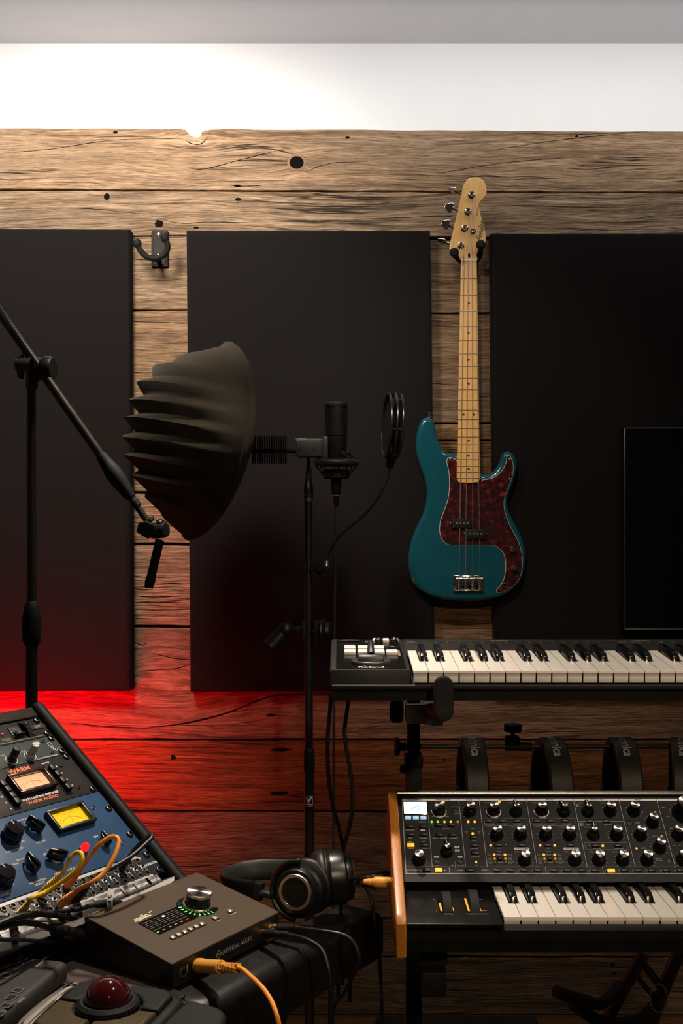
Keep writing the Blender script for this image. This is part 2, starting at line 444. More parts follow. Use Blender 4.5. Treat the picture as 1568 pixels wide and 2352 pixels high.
def full(yl, yr, yl2, yr2, tint, **k):          # rows given at px 0 and px 1568, extended to the whole wall
    f = lambda a, b, x: a + (b - a) * ((x / WY * F + CX) / 1568)
    return plank(XL, XR, f(yl, yr, XL), f(yl2, yr2, XL), f(yl, yr, XR), f(yl2, yr2, XR), tint, **k)
full(292, 300, 435, 442, (1.20, 1.12, 1.02), notch=True, extra=[('hole', 265, 304, 6, 3), ('hole', 798, 316, 5, 3), ('hole', 545, 427, 9, 3), ('hole', 1324, 313, 4, 3),
     ('crack', [(425, 322), (440, 330), (462, 330), (480, 312)], 2.2), ('crack', [(0, 352), (120, 342), (260, 322), (420, 318)], 1.6), ('crack', [(430, 385), (470, 388), (560, 365), (660, 340)], 1.8),
     ('crack', [(700, 395), (760, 375), (840, 372)], 1.6), ('crack', [(1130, 345), (1300, 320), (1500, 300)], 1.4), ('crack', [(520, 425), (560, 428), (600, 426)], 2.0), ('crack', [(1000, 400), (1150, 375), (1320, 360)], 1.2)])
full(436, 443, 541, 548, (1.0, 0.98, 0.95), extra=[('hole', 245, 452, 7, 8), ('hole', 547, 458, 8, 3.5), ('hole', 365, 514, 10, 9), ('hole', 450, 523, 6, 3),
     ('crack', [(375, 505), (420, 513), (480, 510), (600, 512)], 1.8), ('crack', [(0, 480), (180, 478), (330, 492)], 1.4), ('crack', [(800, 505), (1000, 497), (1040, 498)], 1.6), ('crack', [(1140, 470), (1400, 478)], 1.2)])
def row(l, r, tl, tr, el=None, er=None):
    plank(XL, XJ - 0.001, l[0], l[1], l[0], l[1], tl, extra=el)
    plank(XJ + 0.001, XR, r[0], r[1], r[0], r[1], tr, extra=er)
row((542, 711), (549, 719), (0.98, 0.96, 0.92), (0.86, 0.84, 0.80), [('crack', [(298, 594), (345, 597), (430, 593)], 1.8), ('crack', [(300, 640), (360, 644), (428, 640)], 1.0)], [('crack', [(985, 655), (1050, 650)], 1.2)])
row((712, 968), (720, 971), (1.0, 0.92, 0.82), (0.80, 0.76, 0.70), [('crack', [(298, 738), (360, 740), (430, 743)], 1.6), ('crack', [(298, 849), (350, 850), (428, 840)], 1.4)], [('crack', [(988, 880), (1060, 884), (1130, 874)], 1.5), ('crack', [(1060, 906), (1130, 915)], 1.3)])
plank(XL, XJ - 0.001, 969, 1130, 969, 1130, (0.95, 0.86, 0.76))
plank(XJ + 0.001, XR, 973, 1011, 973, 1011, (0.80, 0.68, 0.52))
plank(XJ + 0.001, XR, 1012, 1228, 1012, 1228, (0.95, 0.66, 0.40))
plank(XL, XJ - 0.001, 1132, 1248, 1132, 1248, (0.96, 0.86, 0.78), extra=[('crack', [(298, 1170), (350, 1166), (430, 1172)], 1.2)])
plank(XL, XJ - 0.001, 1252, 1437, 1252, 1437, (1.02, 0.90, 0.82), extra=[('crack', [(298, y), (350, y + d), (435, y + 2)], wd) for y, d, wd in ((1322, 4, 1.6), (1340, -2, 2.2), (1352, 3, 1.4), (1366, 5, 2.4), (1384, -1, 2.6), (1398, 3, 1.8), (1414, 2, 1.3))])
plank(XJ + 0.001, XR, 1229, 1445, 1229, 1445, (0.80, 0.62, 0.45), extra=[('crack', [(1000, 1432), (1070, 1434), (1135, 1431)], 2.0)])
plank(XL, XR, 1438, 1697, 1446, 1700, (0.72, 0.60, 0.58), extra=[('crack', [(330, 1672), (420, 1662), (520, 1638), (600, 1606), (650, 1596), (760, 1594)], 4.2), ('crack', [(298, 1470), (330, 1482), (336, 1470)], 2.0), ('crack', [(160, 1660), (240, 1668), (340, 1672)], 2.0),
     ('crack', [(330, 1540), (400, 1536), (436, 1526)], 2.4), ('crack', [(350, 1500), (400, 1512), (436, 1515)], 2.0), ('hole', 622, 1642, 9, 4)])
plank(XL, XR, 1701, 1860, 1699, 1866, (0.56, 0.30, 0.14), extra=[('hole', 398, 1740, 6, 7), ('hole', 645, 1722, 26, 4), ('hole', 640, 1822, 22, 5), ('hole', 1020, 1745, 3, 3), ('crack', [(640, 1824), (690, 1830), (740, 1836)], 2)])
plank(XL, XR, 1864, 2107, 1868, 2112, (0.62, 0.52, 0.49), extra=[('crack', [(250, 1985), (420, 1990), (560, 1985), (700, 1992)], 1.8), ('crack', [(790, 1960), (820, 1975), (880, 1985)], 1.2)])
plank(XL, XR, 2109, 2196, 2113, 2199, (0.5, 0.44, 0.40))
plank(XL, XR, 2199, 2330, 2201, 2333, (0.46, 0.41, 0.35), extra=[('hole', 1407, 2216, 5, 4), ('hole', 1410, 2236, 4, 4)])
# the big eyed knot in the top board
KN = pm('knot_wood', (0.26, 0.14, 0.065), 0.7, var=(60, 0.25))
k = at(681, 374, WY)
m = MB(); m.lathe([(0.0, 0.0003), (0.0195, 0.0003), (0.0205, 0.0022), (0.0225, 0.0018), (0.0262, 0.0)], 24, frame((k.x, WY - 0.0002, k.z), (1, 0, 0), (0, 0, 0.88), (0, -1, 0)))
m.mi = [1 if i < 24 else 0 for i in range(len(m.f))]
obj('knot', m, [KN, DARK], back, back.matrix_world.inverted())
m = MB(); m.box((0.1, WY - 0.006, (at(0, 2335, WY).z + FZ) / 2), (4.7, 0.010, at(0, 2335, WY).z - FZ), 0.002)
struct('baseboard_back', m, pm('brown_baseboard', (0.16, 0.06, 0.02), 0.5, var=(30, 0.2), stretch=(1, 1, 12)))

# ------------------------------------------------------------------ acoustic panels
def panel(corners, label):
    """fabric wrapped panel; corners = photograph positions tl, tr, br, bl of its front"""
    PY = 3.045
    q = [at(x, y, PY) for x, y in corners]
    o = [(p.x, p.z) for p in q]
    oo = o
    c = sum(q, V()) / 4
    t = thing('acoustic_panel', label, 'panel', (c.x, WY, min(p.z for p in q)), 'black acoustic panels')
    m = MB(); m.prism(oo, 0, WY - 0.001 - PY, 0.011, 3, frame((0, WY - 0.001, 0), (1, 0, 0), (0, 0, 1), (0, -1, 0)), b0=0)
    obj('fabric_cover', m, FABRIC, t, t.matrix_world.inverted())
    fr = MB(); b0 = frame((0, WY - 0.0008, 0), (1, 0, 0), (0, 0, 1), (0, -1, 0))
    fr.prism(inset(ccw(o), 0.02), 0, 0.012, 0, M=b0)
    obj('backing_board', fr, BLKM, t, t.matrix_world.inverted())
panel([(-330, 522), (297, 525), (300, 1588), (-330, 1590)], 'black acoustic panel at the left, behind the boom microphone stand')
panel([(427, 528), (988, 528), (999, 1588), (436, 1590)], 'black acoustic panel between the empty hook and the bass guitar')
panel([(1128, 534), (1760, 534), (1766, 1592), (1138, 1590)], 'black acoustic panel on the right, behind the television')

# ------------------------------------------------------------------ bass guitar on its wall hanger
BY = 3.0                                         # depth of the bass front
BSH = BY / F
def bp(x, y, crop=1):                            # traced points of the bass in its own plane (x right, z up)
    px, py = 900 + x / 4.612, (890 if crop else 390) + y / 4.612
    p = at(px, py, BY); return (p.x, p.z)
bo = at(1075, 1100, BY)
BF = lambda y: frame((0, y, 0), (1, 0, 0), (0, 0, 1), (0, -1, 0))   # local z points to the camera
TEAL = pm('teal_lacquer', (0.008, 0.098, 0.135), 0.18, 0.25, spec=0.5, coat=0.9, var=(25, 0.05), rvar=0.03)
MAPLE = pm('maple', (0.80, 0.46, 0.15), 0.32, coat=0.5, var=(26, 0.14), stretch=(9, 9, 0.7), rvar=0.04)
TORT = pm('tortoiseshell', (0.050, 0.010, 0.010), 0.18, coat=0.4, var=(90, 0.1))
nt = TORT.node_tree                               # red flecks in the tortoiseshell
tn = nt.nodes.new('ShaderNodeTexNoise'); tn.inputs['Scale'].default_value = 75; tn.inputs['Detail'].default_value = 5; tn.inputs['Roughness'].default_value = 0.6
tc_ = nt.nodes.new('ShaderNodeTexCoord'); nt.links.new(tc_.outputs['Object'], tn.inputs['Vector'])
rp_ = nt.nodes.new('ShaderNodeValToRGB'); e = rp_.color_ramp.elements
e[0].position = 0.46; e[0].color = (0.026, 0.008, 0.010, 1); e[1].position = 0.80; e[1].color = (0.55, 0.05, 0.02, 1)
x_ = e.new(0.60); x_.color = (0.075, 0.010, 0.010, 1)
nt.links.new(tn.outputs['Fac'], rp_.inputs[0]); nt.links.new(rp_.outputs[0], nt.nodes['Principled BSDF'].inputs['Base Color'])

bass = thing('bass_guitar', 'teal blue electric bass guitar hanging on the wall by its headstock', 'bass guitar', bo)
BI = bass.matrix_world.inverted()
def bpart(n, mb, mats, parent=None, sm=32):
    return obj(n, mb, mats, parent or bass, (BI if parent is None else None), sm)
body = [(400, 315), (340, 320), (300, 370), (265, 480), (254, 600), (268, 720), (308, 850), (350, 970), (369, 1080), (367, 1180), (345, 1290), (300, 1400), (250, 1500), (207, 1620), (181, 1740), (172, 1850), (182, 1955), (215, 2060), (275, 2135), (365, 2192), (480, 2232), (620, 2255), (780, 2262), (940, 2258), (1080, 2240), (1200, 2200), (1295, 2137), (1362, 2050), (1402, 1950), (1421, 1830), (1415, 1720), (1385, 1600), (1330, 1480), (1272, 1380), (1237, 1290), (1226, 1210), (1245, 1120), (1280, 1030), (1310, 940), (1326, 850), (1322, 775), (1300, 717), (1262, 683), (1225, 672), (1187, 685), (1160, 730), (1138, 800), (1098, 870), (1042, 910), (985, 922), (930, 890), (860, 810), (790, 750), (720, 712), (660, 693), (610, 690), (560, 670), (520, 620), (492, 550), (475, 480), (462, 415), (438, 345)]
bo2 = spline([(*bp(*p), 0) for p in body], 3, True); bo2 = [(p.x, p.y) for p in bo2]
m = MB(); m.prism(bo2, 0, 0.041, 0.0125, 5, BF(BY + 0.041)); bpart('body', m, TEAL, None, 50)
guard = [(610, 738), (582, 757), (578, 795), (595, 870), (605, 960), (605, 1070), (590, 1180), (555, 1290), (517, 1390), (502, 1480), (508, 1560), (540, 1630), (600, 1666), (700, 1672), (880, 1671), (1040, 1671), (1105, 1688), (1158, 1730), (1190, 1790), (1201, 1870), (1196, 1960), (1177, 2040), (1142, 2100), (1106, 2140), (1112, 2171), (1152, 2172), (1230, 2140), (1310, 2083), (1360, 2000), (1380, 1890), (1378, 1780), (1350, 1660), (1300, 1556), (1245, 1450), (1202, 1335), (1186, 1240), (1196, 1150), (1230, 1065), (1265, 975), (1284, 880), (1280, 800), (1255, 733), (1230, 718), (1214, 737), (1203, 800), (1160, 880), (1100, 938), (1030, 968), (960, 973), (918, 958), (900, 1000), (710, 1000), (690, 790), (650, 752)]
g2 = spline([(*bp(*p), 0) for p in guard], 3, True); g2 = [(p.x, p.y) for p in g2]
m = MB(); m.prism(g2, 0, 0.0016, 0.0005, 1, BF(BY)); gob = bpart('pickguard', m, pm('white_ply', (0.75, 0.66, 0.62), 0.4))
m = MB(); m.prism(inset(ccw(g2), 0.0011), 0, 0.0024, 0.0003, 1, BF(BY)); obj('tortoiseshell_face', m, TORT, gob)
def screw(mb, p, r=0.0032, y=BY - 0.0024): mb.lathe([(0, 0.0016), (r * .6, 0.0014), (r, 0.0004), (r, -0.001)], 12, frame((p[0], y, p[1]), (1, 0, 0), (0, 0, 1), (0, -1, 0)))
gs = [(612, 765), (617, 1180), (548, 1577), (803, 1642), (1071, 1643), (955, 995), (1242, 765), (1243, 972), (1191, 1384), (1330, 1690), (1222, 1834), (1323, 1998), (1132, 2142)]
m0 = MB(); m0.lathe([(0, 0.0016), (.0019, 0.0014), (.0032, 0.0004), (.0032, -0.001)], 12, frame((0, 0, 0), (1, 0, 0), (0, 0, 1), (0, -1, 0)))
sd = None
for p in gs:
    q = bp(*p); o = obj('screw', m0, CHROME, gob, T(q[0], BY - 0.0024, q[1]), data=sd); sd = o.data
# split pickups
for (x0, y0, x1, y1) in ((628, 1386, 843, 1490), (775, 1498, 988, 1603)):
    a, b = bp(x0, y0), bp(x1, y1); c = ((a[0] + b[0]) / 2, (a[1] + b[1]) / 2)
    m = MB(); m.box((c[0], BY - 0.006, c[1]), (b[0] - a[0], 0.013, a[1] - b[1]), 0.002)
    for s in (-1, 1): m.box((c[0] + s * (b[0] - a[0]) * .53, BY - 0.003, c[1]), (0.009, 0.006, 0.010), 0.002)
    pk = bpart('pickup', m, BLKM)
    for k in range(4):
        xx = (680, 720, 757, 795)[k] if x0 < 700 else (823, 862, 898, 936)[k]
        q = bp(xx, 1436 if x0 < 700 else 1549)
        m = MB(); m.lathe([(0, 0.0006), (0.0022, 0.0006), (0.0022, -0.001)], 12, frame((q[0], BY - 0.0126, q[1]), (1, 0, 0), (0, 0, 1), (0, -1, 0))); obj('pole_piece', m, NICKEL, pk)
    for s in (-1, 1):
        m = MB(); screw(m, (c[0] + s * (b[0] - a[0]) * .555, c[1]), 0.002, BY - 0.0065); obj('screw', m, CHROME, pk)
# knobs and jack
for p in ((1271, 1714), (1296, 1915)):
    q = bp(*p); m = MB(); m.lathe([(0, 0.0195), (0.0062, 0.0193), (0.0078, 0.017), (0.0082, 0.004), (0.0084, 0.0)], 24, frame((q[0], BY - 0.0024, q[1]), (1, 0, 0), (0, 0, 1), (0, -1, 0))); bpart('control_knob', m, CHROME)
q = bp(1192, 2096); m = MB(); m.lathe([(0.0035, -0.004), (0.0035, 0.004), (0.0052, 0.0042), (0.0054, 0.0014), (0.0072, 0.0012), (0.0072, 0)], 20, frame((q[0], BY - 0.0024, q[1]), (1, 0, 0), (0, 0, 1), (0, -1, 0))); jk = bpart('jack_socket', m, CHROME)
m = MB(); m.disc((q[0], q[1], 0), 0.0035, BF(BY - 0.0030)); obj('socket_hole', m, DARK, jk)
# bridge
a, b = bp(648, 1990), bp(965, 2155)
m = MB(); m.box(((a[0] + b[0]) / 2, BY - 0.001, (a[1] + b[1]) / 2), (b[0] - a[0], 0.0025, a[1] - b[1]), 0.0005); m.box(((a[0] + b[0]) / 2, BY - 0.006, b[1] + 0.0012), (b[0] - a[0], 0.012, 0.0022), 0.0005)
br = bpart('bridge', m, CHROME)
for xx in (705, 775, 850, 927):
    q = bp(xx, 2022); m = MB(); m.tube([(q[0] - 0.0078, BY - 0.0065, q[1] - 0.0008), (q[0] + 0.0078, BY - 0.0065, q[1] + 0.0008)], 0.0036, 12); obj('saddle', m, CHROME, br)
    m = MB(); m.tube([(q[0] + 0.003, BY - 0.0055, q[1]), (q[0] + 0.003, BY - 0.0055, b[1] + 0.001)], 0.0013, 6); obj('intonation_screw', m, CHROME, br)
for xx in (667, 738, 808, 877, 945):
    q = bp(xx, 2130); m = MB(); screw(m, q, 0.0028, BY - 0.0022); obj('screw', m, CHROME, br)
# neck, frets and dots (maple, tapering towards the nut)
NY = BY - 0.009                                  # fingerboard height over the body
def nk(y):                                       # left and right neck edge at a photograph row
    t = (y - 600) / (1108 - 600); return 1057.8 + (1047.6 - 1057.8) * t, 1093.8 + (1101.2 - 1093.8) * t
o = []
for y in (598, 700, 800, 900, 1000, 1095): o.append((nk(y)[0], y))
o += [(nk(1100)[0] + 1, 1103), (nk(1108)[0] + 5, 1108), (1074, 1110), (nk(1108)[1] - 5, 1108), (nk(1100)[1] - 1, 1103)]
for y in (1095, 1000, 900, 800, 700, 598): o.append((nk(y)[1], y))
ol = [(at(x, y, BY).x, at(x, y, BY).z) for x, y in o]
m = MB(); m.prism(ol, 0, 0.018, 0.0015, 2, BF(NY + 0.018)); neck = bpart('neck', m, MAPLE)
fy = [641, 680, 716, 750.5, 783, 813.5, 842.5, 869.5, 895.5, 920, 942.5, 964, 984.5, 1004, 1022, 1039.5, 1056, 1071, 1085.5, 1099]
for y in fy:
    l, r = nk(y); A = at(l, y, BY); B = at(r, y, BY)
    m = MB(); m.tube([(A.x, NY - 0.0002, A.z), (B.x, NY - 0.0002, B.z)], 0.0011, 6); obj('fret', m, NICKEL, neck)
for x, y in ((1075.5, 698), (1075, 766), (1075, 827.5), (1075, 882), (1063, 953), (1086.5, 953), (1075, 1012.5), (1075, 1047), (1075, 1077.5)):
    q = at(x, y, BY); m = MB(); m.disc((q.x, q.z, 0), 0.0031, BF(NY - 0.0003)); obj('position_dot', m, PRINTK, neck)
A, B = at(1057, 599, BY), at(1094, 599, BY)
m = MB(); m.box(((A.x + B.x) / 2, NY - 0.001, A.z), (B.x - A.x, 0.006, 0.0042), 0.0006); obj('nut', m, pm('bone_nut', (0.8, 0.74, 0.62), 0.4), neck)
head = [(1057.5, 597), (1053, 588), (1040, 580), (1032, 576), (1032, 568), (1034, 555), (1044, 513), (1058, 452), (1061, 436), (1066, 422), (1075, 412), (1086, 408), (1098, 409), (1109, 416), (1116, 430), (1116.5, 444), (1111, 455), (1103, 463), (1100, 472), (1101, 486), (1106, 505), (1112, 525), (1115, 545), (1114.5, 556), (1106, 566), (1097, 578), (1094, 588), (1093.5, 597)]
hl = [(at(x, y, BY).x, at(x, y, BY).z) for x, y in head]
hl = [(p.x, p.y) for p in spline([(*p, 0) for p in hl], 2, True)]
HY = NY + 0.004
m = MB(); m.prism(hl, 0, 0.014, 0.002, 2, BF(HY + 0.014)); hd = bpart('headstock', m, MAPLE)
pegs = [(1082, 449, 1059, 440, 1040, 432, 0), (1073.5, 487.5, 1050, 478, 1033, 473, 1), (1066, 526, 1043, 518, 1025, 512, 1), (1057, 565.5, 1034, 556, 1016, 550, 0)]
for (x, y, x1, y1, x2, y2, face) in pegs:
    q = at(x, y, BY); fr = frame((q.x, HY, q.z), (1, 0, 0), (0, 0, 1), (0, -1, 0))
    m = MB(); m.lathe([(0.0098, -0.0005), (0.0098, 0.0015), (0.0065, 0.003), (0.0052, 0.009), (0.0062, 0.0135), (0.0054, 0.0155), (0.0012, 0.0158), (0.0, 0.0120)], 20, fr)
    tn_ = bpart('tuner_post', m, CHROME)
    a = at(x1 + 3, y1 + 2, BY); b = at(x2, y2, BY); a.y = b.y = HY + 0.020
    d = (b - a).normalized(); c = at(x2, y2, BY); c.y = HY + 0.020
    m = MB(); m.tube([a, c - d * 0.006], 0.0030, 8)
    nrm = V((0, -1, 0)) if face else V((-d.z, -0.25, d.x)).normalized()
    sd_ = d.cross(nrm).normalized(); nrm = sd_.cross(d)
    ol2 = []
    for i in range(24):
        t = 2 * pi * i / 24; rr = 0.0125 * (1 + 0.16 * cos(3 * t)); ol2.append((rr * cos(t) * 0.95, rr * sin(t) * 1.05))
    m.prism(ol2, -0.0016, 0.0016, 0.0008, 2, frame(c, d, sd_, nrm)); obj('tuning_peg', m, CHROME, tn_)
q = at(1085, 533, BY); m = MB(); m.lathe([(0, 0.007), (0.0035, 0.0068), (0.0075, 0.0055), (0.008, 0.004), (0.004, 0.003), (0.004, 0)], 20, frame((q.x, HY, q.z), (1, 0, 0), (0, 0, 1), (0, -1, 0))); bpart('string_tree', m, CHROME)
m = MB(); m.lathe([(0, 0.001), (0.004, 0.001), (0.004, 0)], 12, frame((at(1076.5, 588, BY).x, HY, at(1076.5, 588, BY).z), (0.75, 0, 0), (0, 0, 1.6), (0, -1, 0))); bpart('truss_rod_socket', m, DARK)
# logo lettering
m = MB(); q = at(1103, 532, BY); m.text('Fender', (q.x, q.z), 0.0225, 0, BF(HY - 0.0005), shear=0.35, rot=R(80), bold=0.012, sx=0.82)
q = at(1097, 481, BY); m.text('PRECISION BASS', (q.x, q.z), 0.0058, 0, BF(HY - 0.0005), rot=R(82), sx=0.9)
bpart('headstock_lettering', m, pm('logo_brown', (0.10, 0.045, 0.012), 0.5), None, 0)
# strings
for k, (xn, xb, tx, ty) in enumerate(((1063.5, 1053, 1061, 564), (1073.3, 1068, 1069, 526), (1082.3, 1084.5, 1077, 488), (1090.8, 1101, 1086, 450))):
    n0 = at(xn, 599, BY); s0 = at(xb, 1328, BY); t0 = at(tx, ty, BY); e0 = at(xb - 1, 1354, BY)
    n0.y = NY - 0.0040; s0.y = BY - 0.0108; t0.y = HY - 0.0045; e0.y = BY - 0.005
    P = [t0, n0, s0, e0]
    if k == 2: P = [t0, V((at(1080, 533, BY).x, HY - 0.0035, at(0, 533, BY).z)), n0, s0, e0]
    if k == 3: P = [t0, V((at(1087, 533, BY).x, HY - 0.0035, at(0, 533, BY).z)), n0, s0, e0]
    m = MB(); m.tube(P, (0.00125, 0.00105, 0.0009, 0.00075)[k], 6); bpart('string', m, pm('string_steel_%d' % k, (0.62, 0.58, 0.54), 0.38, 0.9))
q = bp(402, 300); m = MB(); m.lathe([(0, 0.012), (0.006, 0.0115), (0.0062, 0.009), (0.003, 0.007), (0.0035, 0.002), (0.006, 0), (0.006, -0.004)], 16, T(q[0], BY + 0.02, q[1])); bpart('strap_button', m, CHROME)

def yoke_hook(label, c, plate, arms, capr, front, group):
    """wall hanger: screwed plate, stem and a forked yoke with rubber sleeves; arms are world points"""
    t = thing('guitar_hanger', label, 'wall hook', (c.x, WY, c.z), group); I = t.matrix_world.inverted()
    m = MB(); (x0, y0, x1, y1) = plate; a, b = at(x0, y0, WY), at(x1, y1, WY)
    m.prism(rrect(a.x, b.z, b.x, a.z, 0.004), 0, 0.012, 0.002, 2, frame((0, WY - 0.0005, 0), (1, 0, 0), (0, 0, 1), (0, -1, 0)), b0=0)
    m.prism(rrect(a.x + .005, b.z + .006, b.x - .005, a.z - .006, 0.002), 0.012, 0.015, 0.001, 1, frame((0, WY - 0.0005, 0), (1, 0, 0), (0, 0, 1), (0, -1, 0)), b0=0)
    p = obj('wall_plate', m, pm('aged_plate', (0.007, 0.006, 0.004), 0.5, 0.0, spec=.12, var=(60, 0.3)), t, I)
    for yy in (y0 + 10, (y0 + y1) / 2 + 16):
        s = at((x0 + x1) / 2 - 2, yy, WY); m = MB(); m.lathe([(0, 0.002), (0.003, 0.0018), (0.0045, 0)], 12, frame((s.x, WY - 0.0154, s.z), (1, 0, 0), (0, 0, 1), (0, -1, 0))); obj('screw', m, NICKEL, p)
    m = MB(); m.tube([(c.x, WY - 0.012, c.z), (c.x, front.y, front.z)], 0.0075, 12); obj('stem', m, BLKM, t, I)
    m = MB(); m.tube(spline(arms, 5), 0.0078, 12); obj('yoke', m, RUBBER, t, I)
    for e, nx in ((arms[0], arms[1]), (arms[-1], arms[-2])):
        d = (V(e) - V(nx)).normalized(); m = MB()
        m.lathe([(0, 0.011), (capr * .55, 0.0105), (capr * .9, 0.007), (capr, 0.003), (capr, -0.004), (capr * .8, -0.008)], 16, along(e, d)); obj('rubber_cap', m, RUBBER, t, I)
A = [at(315, 559, 2.985), at(322, 575, 2.99), at(338, 590, 2.998), at(360, 592, 3.004), at(379, 583, 3.0), at(385, 565, 2.992), at(378, 546, 2.985)]
yoke_hook('empty black forked guitar hook with nothing hanging on it', at(366, 597, WY), (349, 531, 387, 615), A, 0.0115, V((0, 3.004, at(0, 597, 3.01).z)), None)
A = [at(1043, 580, 2.955), at(1043, 581, 2.99), at(1046, 588, 3.02), at(1066, 604, 3.035), at(1085, 604, 3.035), at(1100, 590, 3.02), at(1103, 570, 2.99), at(1103.5, 562, 2.955)]
yoke_hook('black forked guitar hook holding up the teal bass guitar', at(1078, 596, WY), (1058, 560, 1096, 640), A, 0.0125, V((0, 3.033, at(0, 600, 3.03).z)), None)

# ------------------------------------------------------------------ television
TY = 2.985
a, b = at(1433, 982, TY), at(1433, 1447, TY)
x0, z0, z1 = a.x, b.z, a.z; x1 = x0 + (z1 - z0) * 1.76
tv = thing('television', 'flat black television mounted in front of the right acoustic panel', 'television', ((x0 + x1) / 2, TY + .05, z0)); I = tv.matrix_world.inverted()
fr = frame((0, TY + 0.04, 0), (1, 0, 0), (0, 0, 1), (0, -1, 0))
m = MB(); m.prism(rrect(x0, z0, x1, z1, 0.003), 0, 0.036, 0.002, 2, fr); obj('housing', m, BLK, tv, I)
m = MB(); bw = 0.004
for c, d in ((((x0 + x1) / 2, z1 - bw / 2), (x1 - x0, bw)), (((x0 + x1) / 2, z0 + bw / 2), (x1 - x0, bw)), ((x0 + bw / 2, (z0 + z1) / 2), (bw, z1 - z0)), ((x1 - bw / 2, (z0 + z1) / 2), (bw, z1 - z0))):
    m.box((c[0], TY + 0.003, c[1]), (d[0], 0.008, d[1]), 0.0012)
obj('bezel', m, pm('grey_bezel', (0.05, 0.05, 0.05), 0.3, 0.5), tv, I)
m = MB(); m.rect(x0 + bw, z0 + bw, x1 - bw, z1 - bw, 0.0365, fr); obj('screen', m, pm('screen_glass', (0.003, 0.003, 0.003), 0.09, rvar=0.02, var=(3, 0.02)), tv, I, 0)
m = MB(); m.box(((x0 + x1) / 2, TY + 0.0495, (z0 + z1) / 2), (0.3, 0.019, 0.22), 0.004); obj('wall_bracket', m, BLKM, tv, I)

# ------------------------------------------------------------------ boom microphone stand (left)
SY = 2.12
fx = at(73, 1600, SY).x
st = thing('boom_stand', 'black boom microphone stand with angled arm at the left behind the equipment rack', 'microphone stand', (fx, SY, FZ)); I = st.matrix_world.inverted()
z = lambda y: at(0, y, SY).z
m = MB(); m.tube([(fx, SY, z(1470)), (fx - .001, SY, z(893))], 0.0091, 16); obj('upper_tube', m, STEELB, st, I)
m = MB(); m.tube([(fx - .002, SY, FZ + 0.05), (fx, SY, z(1440))], 0.0112, 16); obj('lower_tube', m, STEELB, st, I)
m = MB(); zz = [1384, 1396, 1420, 1450, 1470, 1482]; rr = [.0112, .0145, .0178, .0182, .0170, .0135]
m.lathe([(0.009, z(1380))] + [(r, z(y)) for r, y in zip(rr, zz)] + [(0.010, z(1484))], 18, T(fx, SY, 0)); obj('height_clutch', m, BLKM, st, I)
for k in range(3):
    a = R(100 + 120 * k); m = MB(); m.tube([(fx, SY, FZ + .13), (fx + .10 * cos(a), SY + .10 * sin(a), FZ + .075), (fx + .30 * cos(a), SY + .30 * sin(a), FZ + 0.012)], 0.009, 10)
    lg = obj('leg', m, STEELB, st, I); m = MB(); m.lathe([(0, 0), (.012, 0.0), (.012, .03), (.009, .034)], 12, along((fx + .29 * cos(a), SY + .29 * sin(a), FZ + .001), (0, 0, 1))); obj('rubber_foot', m, RUBBER, lg)
    bpy.data.objects[lg.name].children[0].matrix_local = M4.Identity(4)
m = MB(); m.lathe([(0.0091, z(893)), (.0125, z(888)), (.0128, z(865)), (.0115, z(862)), (.011, z(845))], 16, T(fx, SY, 0)); obj('top_collar', m, STEELB, st, I)
BYB = SY - 0.035                                   # the boom lies in front of the column
def sp(x, y, Y=BYB): return at(x, y, Y)
m = MB(); m.tube([sp(-40, 662), sp(243, 1062)], 0.0088, 16); obj('boom_tube', m, STEELB, st, I)
# swivel: drum across the boom, friction ring and wing knob
c = sp(88, 846); d = (sp(243, 1062) - sp(-40, 662)).normalized()
m = MB(); ax = V((1, -0.12, 0)).normalized()
m.lathe([(0, -.020), (.021, -.019), (.0235, -.015), (.0235, -.006), (.021, -.004), (.021, .004), (.0245, .006), (.0245, .016), (.021, .022), (0, .0225)], 24, along(c + V((0.004, 0.012, 0)), ax)); obj('boom_swivel', m, BLK, st, I)
m = MB(); m.lathe([(0, .030), (.010, .029), (.0125, .020), (.013, .006), (.0145, 0)], 16, along(sp(72, 838, BYB - 0.004), (-1, -0.1, 0))); m.prism([(-.006, -.021), (.005, -.024), (.008, 0), (.005, .024), (-.006, .017), (-.009, 0)], -.0035, .0035, .002, 2, frame(sp(48, 842, BYB - 0.004), (.95, -.3, 0), (0, 0, 1), (-.3, -.95, 0))); obj('wing_knob', m, GREYP, st, I)
dd = d; p0 = sp(232, 1046)
m = MB(); L = (sp(299, 1143) - p0).length
m.lathe([(.0088, -.002), (.0105, 0), (.0118, .012), (.0150, .03), (.0165, L * .42), (.0155, L * .62), (.0118, L * .9), (.0095, L)], 18, along(p0, dd)); obj('boom_clutch', m, BLKM, st, I)
m = MB(); m.tube([sp(292, 1132), sp(352, 1216)], 0.0062, 14); m.lathe([(.0062, 0), (.0088, .001), (.0088, .012), (.0062, .014)], 14, along(sp(307, 1150), dd)); m.lathe([(.0062, 0), (.011, .001), (.011, .006), (.0062, .008)], 16, along(sp(340, 1192), dd)); obj('boom_extension', m, STEELB, st, I)
m = MB(); c2 = sp(354, 1216)
m.lathe([(0, -.018), (.013, -.017), (.015, -.010), (.015, .010), (.013, .017), (0, .018)], 18, along(c2 + V((.008, 0, -.002)), (1, -.4, 0.1)))
m.prism([(-.020, -.012), (.004, -.017), (.015, -.004), (.010, .012), (-.010, .014), (-.022, .006)], -.005, .005, .003, 2, frame(c2 + V((-.008, -.012, 0)), V((1, 0, -.35)).normalized(), V((.35, 0, 1)).normalized(), (0, -1, 0))); obj('end_swivel', m, BLK, st, I)
m = MB(); m.lathe([(.009, 0), (.011, .002), (.011, .005), (.009, .007)], 14, along(sp(369, 1203), (.45, -.1, .9))); obj('chrome_nut', m, CHROME, st, I)
